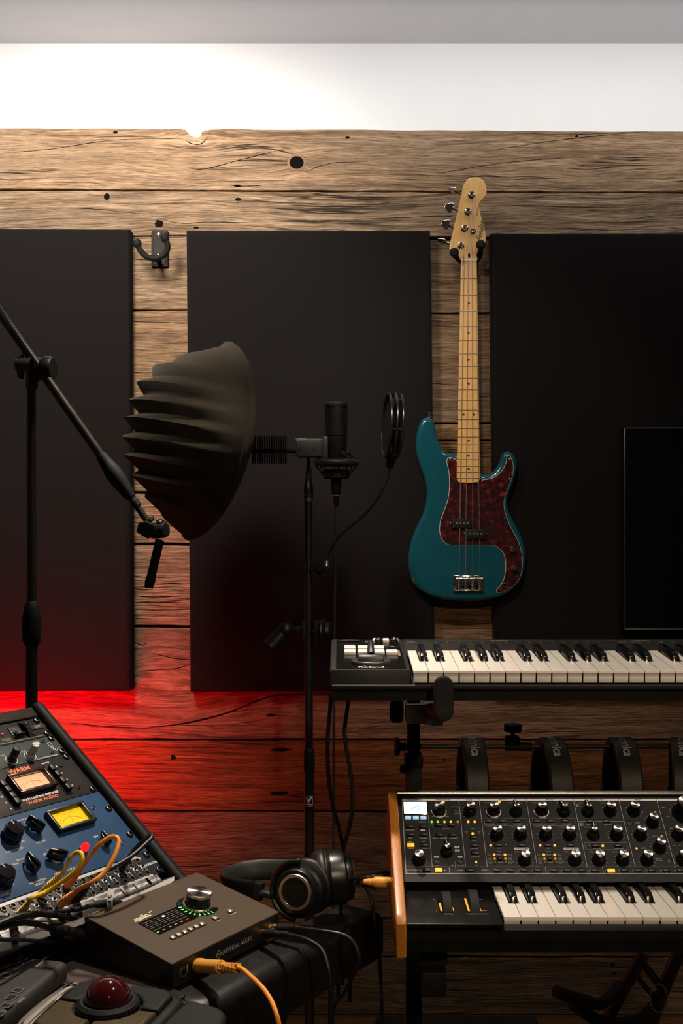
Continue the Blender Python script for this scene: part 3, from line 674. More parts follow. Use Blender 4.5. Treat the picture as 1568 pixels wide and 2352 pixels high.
m = MB(); m.tube([sp(367, 1240), sp(341, 1350)], 0.0083, 14); m.lathe([(.0083, 0), (.0094, .002), (.0094, .014), (.0083, .016)], 14, along(sp(347, 1325), sp(341, 1350) - sp(367, 1240))); obj('adapter_rod', m, BLKM, st, I)

# ------------------------------------------------------------------ straight microphone stand carrying shield, microphone and pop filter
MY = 2.52
mx = at(708, 1600, MY).x; z = lambda y: at(0, y, MY).z
ms = thing('microphone_stand', 'straight black microphone stand with a square sticker between the shield and the upper keyboard', 'microphone stand', (mx, MY, FZ)); I = ms.matrix_world.inverted()
m = MB(); m.tube([(mx + .001, MY, z(1745)), (mx, MY, z(1150))], 0.0095, 16); obj('upper_tube', m, STEELB, ms, I)
m = MB(); m.tube([(mx + .003, MY, FZ + .02), (mx + .002, MY, z(1735))], 0.0112, 16); obj('lower_tube', m, STEELB, ms, I)
m = MB(); m.lathe([(.0095, z(1719)), (.0118, z(1722)), (.0122, z(1726)), (.0128, z(1766)), (.0112, z(1772))], 18, T(mx + .002, MY, 0)); obj('height_clutch', m, BLKM, ms, I)
m = MB(); m.lathe([(0, .03), (.02, .03), (.03, .022), (.12, .012), (.125, .004), (.12, 0), (0, 0)], 36, T(mx, MY, FZ)); obj('round_base', m, BLKM, ms, I)
m = MB(); m.lathe([(.0095, z(1152)), (.0112, z(1150)), (.0112, z(1138)), (.0105, z(1137)), (.0105, z(1134)), (.0112, z(1132)), (.0112, z(1116)), (.009, z(1112)), (.0085, z(1100))], 18, T(mx, MY, 0)); obj('threaded_top', m, STEELB, ms, I)
m = MB(); m.lathe([(.0108, z(1149)), (.0118, z(1149)), (.0118, z(1151)), (.0108, z(1151))], 18, T(mx, MY, 0)); m.lathe([(.0108, z(1143)), (.0113, z(1143)), (.0113, z(1147)), (.0108, z(1147))], 18, T(mx, MY, 0)); obj('chrome_ring', m, NICKEL, ms, I)
m = MB(); fr = frame((mx, MY, 0), (1, 0, 0), (0, 0, 1), (0, -1, 0))
m.prism([(-.008, z(1106)), (.008, z(1106)), (.008, z(1085)), (.0055, z(1070)), (.003, z(1067)), (-.001, z(1070)), (-.006, z(1082)), (-.008, z(1094))], -.004, .004, .002, 2, fr); m.tube([(mx, MY, z(1112)), (mx, MY, z(1046))], .0042, 10); obj('lever_lock', m, STEELB, ms, I)
# white outlined square sticker with its emblem
m = MB(); r0 = .01135
def wrap(px, py): # sticker coordinates on the tube surface
    a = (px) / r0; return (mx + .0025 + r0 * sin(a), MY - r0 * cos(a), py)
def wq(mb, x0, x1, z0, z1, mi=0, n=4):
    row = [[wrap(x0 + (x1 - x0) * i / n, zz) for i in range(n + 1)] for zz in (z0, z1)]; mb.grid(row, mi=mi)
a0, a1 = at(700, 1849, MY).z, at(700, 1826, MY).z
for q in ((-.0115, .0085, a0, a0 + .001), (-.0115, .0085, a1 - .001, a1), (.0077, .0087, a0, a1), (-.0115, -.0105, a0, a1)): wq(m, *q)
def wp(mb, P, n=5):                               # wrapped polygon strip between two edges given as (x0, x1) rows
    mb.grid([[wrap(x0 + (x1 - x0) * i / n, zz) for i in range(n + 1)] for x0, x1, zz in P])
wp(m, [(.0010, .0070, a1 - .0025), (-.0015, .0040, a1 - .0075), (-.0040, -.0005, a1 - .0130), (-.0050, -.0028, a1 - .0155)])
for i in range(3): wp(m, [(-.0100 + .0018 * i, -.0050 + .0012 * i, a1 - .0025 - .0030 * i), (-.0088 + .0018 * i, -.0040 + .0008 * i, a1 - .0046 - .0030 * i)])
for k in range(7): wq(m, -.0098 + .0024 * k, -.0082 + .0024 * k, a0 + .0028, a0 + .0052 + (.0012 if k in (2, 4) else 0), 0, 1)
obj('sticker', m, pm('sticker_print', (0.70, 0.62, 0.60), 0.5), ms, I, 0)

# microphone clip clamped low on the stand
cl = thing('clamp_on_clip', 'black clamp with an angled microphone clip low on the straight stand', 'clip', (mx - .03, MY - .005, z(1455))); I = cl.matrix_world.inverted()
m = MB(); m.box((at(698, 0, MY).x, MY - .004, z(1452)), (.010, .03, .056), .003); m.box((at(731, 0, MY).x, MY - .004, z(1452)), (.022, .030, .052), .003); m.tube([at(715, 1450, MY - .012), at(735, 1450, MY - .012)], .004, 10); obj('clamp_jaw', m, BLKM, cl, I)
m = MB(); q = at(748, 1450, MY - .01)
m.lathe([(.026, -.008), (.028, -.004), (.026, 0), (.020, .001), (.021, .006), (.018, .013), (.010, .016), (0, .017)], 24, along(q, (1, -.35, .1)), 0); obj('tightening_knob', m, BLK, cl, I)
m = MB(); P = spline([at(694, 1452, MY), at(682, 1449, MY), at(670, 1447, MY - .01), at(655, 1446, MY - .016)], 5); m.tube(P, [.014 - .006 * min(1, i / 8) for i in range(len(P))], 14); m.lathe([(0, .018), (.009, .0165), (.0155, .009), (.018, 0), (.0155, -.009), (.009, -.0165), (0, -.018)], 18, T(at(656, 1447, MY - .016))); obj('swivel_arm', m, BLK, cl, I)
m = MB(); q = at(636, 1470, MY - .02); dv = V((-.68, -.15, -.72)).normalized(); fr = along(q, dv)
o = [(.019 * cos(R(a)), .019 * sin(R(a))) for a in range(-140, 141, 20)] + [(.0155 * cos(R(a)), .0155 * sin(R(a))) for a in range(140, -141, -20)]
m.prism(o, -.018, .022, .0008, 1, fr); obj('holder_sleeve', m, BLK, cl, I)

# ------------------------------------------------------------------ pleated vocal shield
FELT = pm('grey_black_felt', (0.060, 0.051, 0.036), 0.95, spec=0.12, var=(700, 0.3), bump=(900, 0.5), sheen=0.08)
HY0 = 2.50
sc = at(493, 1016, HY0)
# local frame: x = opening direction, y = across (depth), z = along the tilted height
til = R(11.5); yaw = R(22)
ex = V((cos(til) * cos(yaw), sin(yaw), -sin(til) * 0.95)).normalized(); ez0 = V((sin(til), 0, cos(til)))
ey = ez0.cross(ex).normalized(); ez = ex.cross(ey)
sh = thing('vocal_shield', 'large dark pleated felt shield curving around the back of the studio microphone', 'reflection filter', frame(sc - ez * 0.0, ex, ey, ez))
A_, B_, D_ = .272, .220, .168
def shell(t, ph, k=1.0, fold=1.0):
    """t = -1..1 along the height, ph = 0..pi from near rim round the back to far rim"""
    w = max(0.0, 1 - abs(t) ** 4) ** 1.3 if t > 0 else max(0.0, 1 - t * t) ** .85
    wy = max(0.0, 1 - t * t) ** .68
    s = max(0.0, sin(ph))
    saw = (t * 5.3 + 0.30) % 1.0; tri = saw / .62 if saw < .62 else (1 - saw) / .38
    env = min(1, s * 1.25) ** 1.4 * max(0, 1 - abs(t) ** 5)
    rad = 1 + fold * (tri - .55) * .20 * env
    y = -A_ * wy * cos(ph) * k * (1 + .25 * (rad - 1))
    x = -D_ * w * s ** .92 * rad * k - (1 - k) * .0
    # the rim edges reach forward at the sides
    x += .012 * wy * (1 - s) - .02
    return (x, y, B_ * t * k)
nt_, np_ = 120, 40
ts = [-1 + 2 * i / nt_ for i in range(nt_ + 1)]
ts = [max(-.999, min(.999, sin(pi / 2 * t) * .35 + t * .65)) for t in ts]
rows = [[shell(t, pi * j / np_) for j in range(np_ + 1)] for t in ts]
m = MB(); m.grid(rows)
inr = [[shell(t, pi * j / np_, .93, 0.6) for j in range(np_ + 1)] for t in ts]
m.grid([r[::-1] for r in inr])
obj('felt_shell', m, FELT, sh, None, 50)
m = MB(); rim = [shell(t, 0) for t in ts] + [shell(t, pi) for t in ts[::-1]]
m.tube([(p[0] + .004, p[1] * .985, p[2] * .985) for p in rim], .011, 8, True); obj('felt_rim', m, FELT, sh)
# mounting hardware from the shield to the microphone
fin = at(620, 1030, 2.50)
for i in range(15):
    q = at(581 + i * (656 - 581) / 14, 1033, 2.50); m = MB(); m.box(q, (.0014 if 0 < i < 14 else .0030, .034, .062), .0005)
    obj('mount_fin', m, BLKM, sh, sh.matrix_world.inverted())
m = MB(); m.tube([at(345, 1036, 2.53), at(520, 1036, 2.50), at(680, 1036, 2.50)], .0052, 12)
obj('mount_rod', m, BLKM, sh, sh.matrix_world.inverted())
m = MB(); a, b = at(679, 1006, 2.47), at(744, 1049, 2.47)
m.box(((a.x + b.x) / 2, 2.50, (a.z + b.z) / 2), (b.x - a.x, .05, a.z - b.z), .004); q = at(747, 1028, 2.47); m.box((q.x, 2.49, q.z), (.012, .045, .050), .003)
mb_ = obj('mounting_block', m, pm('slate_grey_metal', (.075, .073, .072), .42, .3, bump=(400, .05)), sh, sh.matrix_world.inverted())
for x, y in ((687, 1032), (721, 1032)):
    m = MB(); m.lathe([(0, .0004), (.0022, .0004), (.0026, 0)], 10, frame(at(x, y, 2.4748), (1, 0, 0), (0, 0, 1), (0, -1, 0))); obj('rivet', m, BLK, mb_)
m = MB(); q = at(691, 1008, 2.4747); m.text('aston', (q.x, q.z), .011, 0, frame((0, 2.4746, 0), (1, 0, 0), (0, 0, 1), (0, -1, 0))); obj('lettering', m, PRINT, mb_, None, 0)

# ------------------------------------------------------------------ studio microphone in its shock mount
UY = 2.50
uc = at(772, 0, UY).x; z = lambda y: at(0, y, UY).z
mc = thing('studio_microphone', 'black side-address studio microphone with mesh windows in a ring shock mount', 'microphone', (uc, UY, z(1150))); I = mc.matrix_world.inverted()
m = MB(); m.lathe([(.0252, z(988)), (.0262, z(986)), (.0262, z(1001)), (.0245, z(1003)), (.0245, z(1030)), (.0235, z(1032)), (.0235, z(1060)), (.019, z(1068)), (.012, z(1072)), (0, z(1072))], 32, T(uc, UY, 0)); obj('body', m, pm('black_mic_body', (.020, .020, .020), .38, .4, bump=(500, .05)), mc, I)
m = MB()
m.lathe([(.0262, z(935)), (.0268, z(931)), (.0262, z(927)), (.022, z(924)), (.020, z(924.6)), (0, z(924.8))], 32, T(uc, UY, 0))
for k in range(4):                                # window frame posts
    a = R(-80 + 90 * k); rows = []
    for y, hw in ((934, .30), (940, .16), (955, .14), (975, .16), (984, .30), (990, .8)): rows.append([(uc + .0259 * cos(a + hw * s), UY + .0259 * sin(a + hw * s), z(y)) for s in (-1, -.5, 0, .5, 1)])
    m.grid(rows)
obj('head_frame', m, pm('satin_black_metal', (.035, .034, .033), .35, .6), mc, I)
MESH = pm('grille_mesh', (.016, .016, .016), .45, .5)
nt = MESH.node_tree; ck_ = nt.nodes.new('ShaderNodeTexChecker'); ck_.inputs['Scale'].default_value = 900; tcx = nt.nodes.new('ShaderNodeTexCoord'); nt.links.new(tcx.outputs['Object'], ck_.inputs['Vector'])
bn_ = nt.nodes.new('ShaderNodeBump'); bn_.inputs['Strength'].default_value = .8; bn_.inputs['Distance'].default_value = .0006; nt.links.new(ck_.outputs['Fac'], bn_.inputs['Height']); nt.links.new(bn_.outputs[0], nt.nodes['Principled BSDF'].inputs['Normal'])
m = MB(); m.lathe([(.0248, z(934)), (.0248, z(990))], 32, T(uc, UY, 0)); obj('mesh_grille', m, MESH, mc, I)
m = MB()
ring = [(uc + .0005 + .044 * cos(2 * pi * i / 40), UY + .044 * sin(2 * pi * i / 40), z(1063)) for i in range(40)]
m.tube(ring, .0075, 12, True, flat=1.0); obj('shock_mount_ring', m, pm('ring_black', (.03, .029, .028), .4), mc, I)
m = MB()
for k in range(8):
    a = R(22 + 45 * k); b = a + R(18)
    m.tube([(uc + .030 * cos(a), UY + .030 * sin(a), z(1040)), (uc + .046 * cos(b), UY + .046 * sin(b), z(1058))], .0016, 6)
    m.tube([(uc + .030 * cos(a), UY + .030 * sin(a), z(1092)), (uc + .046 * cos(b), UY + .046 * sin(b), z(1070))], .0016, 6)
obj('elastic_band', m, RUBBER, mc, I)
m = MB()
for k in range(4):
    a = R(35 + 90 * k)
    for y in (1045, 1090): m.box((uc + .027 * cos(a), UY + .027 * sin(a), z(y)), (.010, .010, .016), .002)
m.lathe([(.024, z(1078)), (.029, z(1080)), (.029, z(1098)), (.024, z(1100))], 24, T(uc, UY, 0)); obj('inner_cradle', m, BLKM, mc, I)
m = MB(); m.lathe([(.012, z(1096)), (.0125, z(1104)), (.0118, z(1118)), (.0108, z(1120)), (.0105, z(1136)), (.0072, z(1142)), (.0055, z(1158)), (.0045, z(1164))], 20, T(uc, UY, 0)); obj('cable_connector', m, BLKM, mc, I)
m = MB(); m.lathe([(.0106, z(1137)), (.0112, z(1137.5)), (.0112, z(1140)), (.0100, z(1141))], 20, T(uc, UY, 0)); obj('metal_collar', m, NICKEL, mc, I)
m = MB(); m.tube([at(771, 1160, UY), at(770, 1250, UY), at(768, 1400, UY - .002), at(767, 1560, UY + .02), at(766, 1900, UY + .03), at(764, 2300, UY + .05), (at(764, 0, UY + .05).x, UY + .05, FZ + .004)], .0032, 8)
tag(obj('microphone_cable', m, pm('grey_black_cable', (.022, .021, .021), .5)), 'thin dark cable hanging straight down from the studio microphone', 'cable')

# ------------------------------------------------------------------ pop filter
PY_ = 2.47
pf = thing('pop_filter', 'black round double pop filter on a gooseneck clamped to the straight stand', 'pop filter', at(893, 1050, PY_)); I = pf.matrix_world.inverted()
pc = at(901, 978, PY_); nx = V((.992, .11, -.05)).normalized(); ny = V((-.11, .992, 0)).normalized(); nz = nx.cross(ny)
HOOP = pm('hoop_black', (.022, .021, .020), .3, spec=.6)
for o_, sc_ in ((-.0125, .97), (0.0, 1.0), (.0125, .97)):
    m = MB(); m.tube([pc + nx * o_ + ny * (.0725 * sc_ * cos(2 * pi * i / 48)) + nz * (.0725 * sc_ * sin(2 * pi * i / 48)) for i in range(48)], .0032, 10, True); obj('hoop', m, HOOP, pf, I)
m = MB()
for o_ in (-.009, .009):
    m.add([pc + nx * (o_ + .0006 * s) + ny * (.070 * cos(2 * pi * i / 40)) + nz * (.070 * sin(2 * pi * i / 40)) for s in (0, 1) for i in range(40)], [tuple(range(40)), tuple(range(79, 39, -1))])
obj('screen_cloth', m, pm('nylon_black', (.006, .006, .006), .8, bump=(1500, .3)), pf, I)
for k in range(6):
    a = R(10 + 60 * k); q = pc + ny * (.0705 * cos(a)) + nz * (.0705 * sin(a)); m = MB(); m.tube([q - nx * .014, q + nx * .014], .0022, 6)
    obj('spacer', m, HOOP, pf, I)
m = MB(); m.lathe([(.005, 0), (.008, .004), (.010, .016), (.011, .028), (.009, .034)], 14, along(at(894, 1076, PY_), at(899, 1050, PY_) - at(894, 1076, PY_)))
obj('neck_socket', m, BLKM, pf, I)
m = MB(); gp = spline([at(895, 1070, PY_), at(888, 1100, PY_), at(868, 1142, PY_), at(838, 1180, PY_ + .01), at(800, 1212, PY_ + .02), at(772, 1240, PY_ + .03), at(756, 1268, PY_ + .04), at(750, 1292, PY_ + .04)], 14)
m.tube(gp, [.0034 + (.0004 if i % 2 else 0) for i in range(len(gp))], 8); obj('gooseneck', m, STEELB, pf, I)
m = MB(); m.lathe([(.004, 0), (.0075, .002), (.0055, .012), (.004, .016)], 12, along(at(749, 1304, PY_ + .04), (0.05, 0, 1))); obj('gooseneck_ferrule', m, NICKEL, pf, I)
m = MB(); q = at(735, 1308, PY_ + .04)
m.box(at(737, 1303, 2.505), (.046, .016, .006), .001); m.box(at(749, 1309, 2.505), (.018, .016, .010), .002); m.box(at(700, 1308, 2.508), (.006, .03, .028), .002)
m.tube([at(712, 1308, 2.50), at(730, 1306, 2.50)], .004, 8); m.lathe([(0, -.008), (.010, -.007), (.012, 0), (.010, .007), (0, .008)], 16, along(at(733, 1308, 2.495), (1, -.3, 0))); obj('stand_clamp', m, BLKM, pf, I)

# ------------------------------------------------------------------ desk (its own axes: u runs right and away, b runs left and away)
TH = R(55.6); DU = V((cos(TH), sin(TH), 0)); DB = V((-sin(TH), cos(TH), 0))
DZ = 0.743                                        # desk top height
def dk(u, b, z=0.0): return DU * u + DB * b + V((0, 0, z))
DM = frame((0, 0, 0), DU, DB, (0, 0, 1))           # desk coordinates -> world
def onplane(M, px, py, h=0.0):
    """where the sight line of a photograph pixel meets the xy plane of frame M raised by h (local coordinates)"""
    I_ = M.inverted(); o = I_ @ V((0, 0, H)); d = (I_ @ V(((px - CX) / F, 1, H - (py - CY) / F))) - o
    t = (h - o.z) / d.z; return o + d * t
desk = thing('studio_desk', 'dark studio desk with a padded leather front edge', 'desk', DM @ T(1.0, 1.2, FZ)); I = desk.matrix_world.inverted() @ DM
DESKM = pm('dark_laminate', (.085, .064, .060), .55, spec=.35, var=(30, .1), bump=(500, .08))
m = MB(); m.prism([(-.10, .955), (1.050, .955), (1.050, 1.014), (1.288, 1.014), (1.288, 1.625), (-.10, 1.625)], DZ - .03, DZ, .003, 2); obj('desk_top', m, DESKM, desk, I)
# leather pad along the front right edge, with a rounded left end
m = MB(); o = [(1.470, .928), (1.470, 1.010)] + [(1.075 + .03 * cos(R(a)), .980 + .03 * sin(R(a))) for a in (90, 120, 150, 180)] + [(1.045 + .03 - .03 * cos(R(a)), .958 - .03 * sin(R(a))) for a in (0, 30, 60, 90)]
m.prism(o, DZ - .085, DZ - .002, .020, 5); obj('leather_armrest', m, LEATHER, desk, I, 60)
m = MB(); m.prism(rrect(-.10, .905, 1.06, .985, .03), DZ - .085, DZ - .012, .020, 5); obj('leather_front_edge', m, LEATHER, desk, I, 60)
m = MB(); m.prism(rrect(.95, .962, 1.062, 1.03, .012), DZ - .002, DZ + .004, .002, 2); obj('stitched_tray', m, LEATHER, desk, I)
for (u, b) in ((.02, 1.05), (.02, 1.58), (1.24, 1.02), (1.24, 1.58)):
    m = MB(); m.box((u, b, (DZ - .03 + FZ) / 2), (.05, .05, DZ - .03 - FZ), .004); obj('leg', m, BLKM, desk, I)
m = MB(); m.tube([(1.30, .98, DZ - .08), (1.22, 1.10, .30), (1.20, 1.12, FZ + .01)], .011, 10); obj('brace', m, STEELB, desk, I)

# ------------------------------------------------------------------ slanted equipment rack on the desk
u_ = V((cos(R(55.56)), sin(R(55.56)), 0)); kq, qq = cos(R(35.44)), sin(R(35.44))
v_ = V((-u_.y * kq, u_.x * kq, qq)); n_ = u_.cross(v_)
P0 = V((-.5149, 1.8657, 1.0133))
RM = frame(P0, u_, v_, n_)                         # rack face coordinates (u right, v up the slope, h outwards)
def rp(px, py, h=0.0): return onplane(RM, px, py, h)
def ra(x, y, h=0.0): return rp(x / 6.533, 1620 + y / 6.533, h)
def rb(x, y, h=0.0): return rp(x / 3.733, 1820 + y / 3.733, h)
case = thing('rack_case', 'black slanted rack case on the desk holding five rows of audio equipment', 'equipment rack', RM @ T(-.23, -.36, -.02)); CI = case.matrix_world.inverted() @ RM
UL, UR = -.4746, .0083
m = MB(); m.prism(rrect(UR + .003, -.395, UR + .0235, .030, .009), -.045, .013, .009, 4); obj('side_rail', m, BLKM, case, CI)
m = MB(); m.prism(rrect(UL - .0235, -.395, UL - .003, .030, .009), -.045, .013, .009, 4); obj('side_rail', m, BLKM, case, CI)
for xx in (UR + .004, UL - .022):
    m = MB(); m.prism([(.028, -.030), (.028, -.160), (-.215, -.160), (-.390, -.044), (-.390, -.030)], 0, .018, 0, 1, frame((xx, 0, 0), (0, 1, 0), (0, 0, 1), (1, 0, 0))); obj('side_panel', m, BLKM, case, CI)
m = MB(); m.box(((UL + UR) / 2, .0150, -.06), (UR - UL + .02, .024, .125), .004); obj('top_panel', m, pm('brown_black_wood', (.020, .013, .010), .4, var=(30, .3), stretch=(1, 12, 1)), case, CI)
m = MB(); m.box(((UL + UR) / 2, -.3765, -.024), (UR - UL + .02, .020, .056), .003); obj('bottom_panel', m, BLKM, case, CI)
m = MB(); m.box(((UL + UR) / 2, -.095, -.158), (UR - UL + .02, .23, .006), 0); obj('back_panel', m, BLKM, case, CI)
m = MB()
for uu in (UR + .008, UL - .008):
    a = RM @ V((uu, .0, -.155)); m.box((0, 0, (a.z + DZ) / 2), (.018, .05, a.z - DZ), 0, T(a.x, a.y, 0) @ M4.Rotation(TH, 4, 'Z'))
    a = RM @ V((uu, -.30, -.05)); m.box((0, 0, (a.z + DZ) / 2), (.018, .05, a.z - DZ), 0, T(a.x, a.y, 0) @ M4.Rotation(TH, 4, 'Z'))
obj('support_foot', m, BLKM, case, case.matrix_world.inverted())

def unit(name, label, v0, v1, mat, cat, hh=.003, bolts=()):
    t = thing(name, label, cat, RM @ T(-.23, v1, 0)); J = t.matrix_world.inverted() @ RM
    m = MB(); m.box(((UL + UR) / 2, (v0 + v1) / 2 , 0), (UR - UL, v0 - v1 - .0009, .004), .0006); f = obj('face_plate', m, mat, t, J)
    m = MB(); dp = .10 if v1 > -.34 else .050; m.box(((UL + UR) / 2, (v0 + v1) / 2, -.005 - dp / 2), (.43, v0 - v1 - .003, dp), .001); obj('chassis', m, BLKM, t, J)
    for bv in bolts:
        for uu in (0, UL + UR - 0):
            m = MB(); m.lathe([(.0030, .0012), (.0032, .0040), (.0048, .0036), (.0058, .0018), (.0062, 0)], 14, T(uu, bv, .002)); m.lathe([(0, .0022), (.003, .0016)], 6, T(uu, bv, .002)); obj('rack_bolt', m, STEELB, t, J)
    return t, J
def hexs(t, J, pts, r=.0030):
    for (x, y) in pts:
        m = MB(); m.lathe([(r * .45, .0004), (r * .5, .0022), (r * .8, .0020), (r, .0008), (r, 0)], 12, T(x, y, .002)); obj('small_screw', m, BLK, t, J)
ZL = .0024                                         # print just above a face plate
# --- row 1: power conditioner
t, J = unit('power_conditioner', 'black power conditioner with a rocker switch in the top row of the rack', 0, -.04445, pm('dark_panel', (.014, .012, .010), .4, bump=(700, .05)), 'rack unit', bolts=(-.00635, -.0381))
m = MB(); m.box((-.0525, -.0225, .001), (.022, .024, .006), .001); b_ = obj('switch_frame', m, BLK, t, J)
m = MB(); m.add([(-.0613, -.033, .002), (-.0437, -.033, .002), (-.0437, -.013, .002), (-.0613, -.013, .002), (-.0613, -.033, .0095), (-.0437, -.033, .0095), (-.0437, -.0225, .0045), (-.0613, -.0225, .0045), (-.0437, -.013, .0045), (-.0613, -.013, .0045)], [(4, 5, 6, 7), (7, 6, 8, 9), (0, 1, 5, 4), (1, 2, 8, 6, 5), (2, 3, 9, 8), (3, 0, 4, 7, 9)]); sw = obj('rocker_switch', m, BLK, b_, None, 0)
m = MB(); m.line([(-.055, -.0165), (-.051, -.0185)], .0008, .0048); m.line([(-.0512 + .002 * cos(a / 6 * pi), -.0278 + .0016 * sin(a / 6 * pi)) for a in range(13)], .0006, .0076); obj('switch_marking', m, PRINTD, b_, None, 0)
m = MB(); rows = [[(-.0375 + .012 * f_, -.041 + .038 * i / 8, .0022 + .009 * sin(pi * i / 8) * (1 - f_)) for i in range(9)] for f_ in (0, .25, .5, .75, 1)]; m.grid(rows); obj('raised_grip', m, BLK, t, J)
m = MB(); m.prism(rrect(-.0225, -.0255, .0085, -.0150, .001), .002, .0034, .0004, 1); lp = obj('name_plate', m, BLKM, t, J)
m = MB(); m.text('ELEC', (-.0065, -.0200), .0062, .0036, sx=1.1); obj('plate_lettering', m, PRINTD, lp, None, 0)
m = MB(); m.line([(-.23, -.0405), (-.006, -.0405)], .0022, ZL); obj('gold_edge_line', m, pm('gold_line', (.10, .07, .02), .5), t, J, 0)
m = MB(); m.lathe([(0, .004), (.0018, .0035), (.0025, .002), (.0025, 0)], 12, T(-.0807, -.0224, .002)); obj('red_indicator', m, LED_RD, t, J)
m = MB()
for uu in (-.083, -.075):
    for vv in (-.0325, -.0355): m.text('AUTO ON'[:4], (uu, vv), .0032, ZL)
obj('panel_print', m, PRINTD, t, J, 0)
hexs(t, J, ((-.0216, -.0079), (-.0216, -.0342)), .0036)
# --- row 2: microphone preamplifier
t, J = unit('preamplifier', 'grey green preamplifier with a dark and a white knob, second row of the rack', -.04445, -.0889, pm('teal_grey_panel', (.052, .068, .070), .42, .2, bump=(500, .05)), 'rack unit', bolts=(-.0508, -.08255))
def tallknob(t, J, u, v, col, nm, name='knob'):
    m = MB(); m.lathe([(.0078, 0), (.0078, .003), (.0066, .004), (.0062, .0225), (.0055, .0240), (0, .0243)], 24, T(u, v, .002)); k = obj(name, m, col, t, J)
    m = MB(); m.line([(u - .001, v), (u - .0050, v + .0012)], .0008, .0265); obj('pointer_line', m, nm, k, None, 0)
    m = MB(); m.line([(u + .0098 * cos(R(a)), v + .0098 * sin(R(a))) for a in range(-235, 56, 10)], .0009, ZL); obj('scale_ring', m, PRINT, k, None, 0)
    m = MB()
    return k
tallknob(t, J, -.0970, -.0757, pm('midnight_knob', (.020, .026, .040), .30), PRINT)
tallknob(t, J, -.0607, -.0762, pm('pale_knob', (.55, .60, .57), .32), PRINTK)
m = MB(); m.lathe([(0, .003), (.0016, .0025), (.0022, .0005), (.0022, 0)], 14, T(-.0306, -.0557, .002)); obj('green_indicator', m, LED_G, t, J)
m = MB()
for s_, u, v, z_ in (('POWER', -.0330, -.0512, .0030), ('FREQ', -.1060, -.0640, .0034), ('TEXTURE', -.0690, -.0650, .0034), ('20K', -.0985, -.0870, .0028), ('200Hz', -.0860, -.0870, .0028), ('SILK', -.0625, -.0868, .0028), ('MAX', -.0510, -.0868, .0028)): m.text(s_, (u, v), z_, ZL)
m.text('RUPERT NEVE DESIGNS', (-.0295, -.0866), .0034, ZL, bold=.02)
m.line([(p.x, p.y) for p in spline([(-.0130, -.0690, 0), (-.0145, -.0610, 0), (-.0105, -.0575, 0), (-.0075, -.0600, 0), (-.0085, -.0680, 0), (-.0105, -.0745, 0), (-.0130, -.0690, 0)], 5)], .0007, ZL)
m.line([(p.x, p.y) for p in spline([(-.0125, -.0640, 0), (-.0095, -.0760, 0), (-.0065, -.0725, 0), (-.0080, -.0780, 0), (-.0020, -.0740, 0), (.0, -.0715, 0)], 5)], .0007, ZL)
obj('panel_print', m, PRINT, t, J, 0)
hexs(t, J, ((-.0190, -.0535), (-.0182, -.0810)))
# --- meters
def meter(t, J, u0, u1, v1, v0, face, glow, frame_m, word=None):
    m = MB(); rim = .0045
    for c_, d_ in ((((u0 + u1) / 2, v0 - rim / 2), (u1 - u0, rim)), (((u0 + u1) / 2, v1 + rim / 2), (u1 - u0, rim)), ((u0 + rim / 2, (v0 + v1) / 2), (rim, v0 - v1)), ((u1 - rim / 2, (v0 + v1) / 2), (rim, v0 - v1))):
        m.box((c_[0], c_[1], .0065), (d_[0], d_[1], .011), .0008)
    mf = obj('meter_frame', m, frame_m, t, J)
    a0, a1, b0, b1 = u0 + rim, u1 - rim, v1 + rim, v0 - rim
    m = MB(); m.rect(a0, b0, a1, b1, .0030); obj('meter_face', m, face, mf, None, 0)
    m = MB(); cx = (a0 + a1) / 2 + .002; cy = b0 - .006; w_ = (a1 - a0)
    def arc(A0, A1, r, wd, z=.0032): m.line([(cx + r * sin(R(A0 + (A1 - A0) * i / 12)), cy + r * cos(R(A0 + (A1 - A0) * i / 12))) for i in range(13)], wd, z)
    r0 = (b1 - b0) * .80; arc(-52, 14, r0, .0004)
    for i, a in enumerate((-50, -40, -31, -23, -16, -9, -2, 5, 12)):
        m.line([(cx + r_ * sin(R(a)), cy + r_ * cos(R(a))) for r_ in (r0, r0 + .0018)], .0004, .0032)
        m.text(('20', '10', '7', '5', '3', '2', '1', '0', '')[i], (cx + (r0 + .0045) * sin(R(a)), cy + (r0 + .0045) * cos(R(a))), .0038, .0032, rot=R(-a), sx=.8)
    obj('meter_scale', m, pm(t.name + '_scale', (.25, .10, .03), .6), mf, None, 0)
    m = MB(); arc(14, 46, r0, .0009)
    for a, s_ in ((24, '1'), (34, '2'), (44, '3')): m.text(s_, (cx + (r0 + .0045) * sin(R(a)), cy + (r0 + .0045) * cos(R(a))), .0038, .0032, rot=R(-a), sx=.8)
    m.text('+', (a1 - .007, b1 - .0055), .005, .0032); obj('meter_red_zone', m, pm(t.name + '_red', (.60, .05, .02), .6), mf, None, 0)
    m = MB(); m.line([(cx, cy + .007), (cx + (r0 + .003) * sin(R(4)), cy + (r0 + .003) * cos(R(4)))], .00045, .0038); obj('needle', m, pm(t.name + '_needle', (.10, .03, .01), .5), mf, None, 0)
    if word: m = MB(); m.text(word, (cx - .001, b0 + .0045), .0052, .0032, bold=.0); obj('meter_lettering', m, bpy.data.materials[t.name + '_scale'], mf, None, 0)
    m = MB(); m.box(((a0 + a1) / 2, (b0 + b1) / 2, .0068), (a1 - a0, b1 - b0, .001)); g = obj('meter_glass', m, GLASS, mf)
GLASS = pm('clear_glass', (1, 1, 1), .03, trans=1.0, rvar=0, var=(3, 0)); GLASS.node_tree.nodes['Principled BSDF'].inputs['IOR'].default_value = 1.12
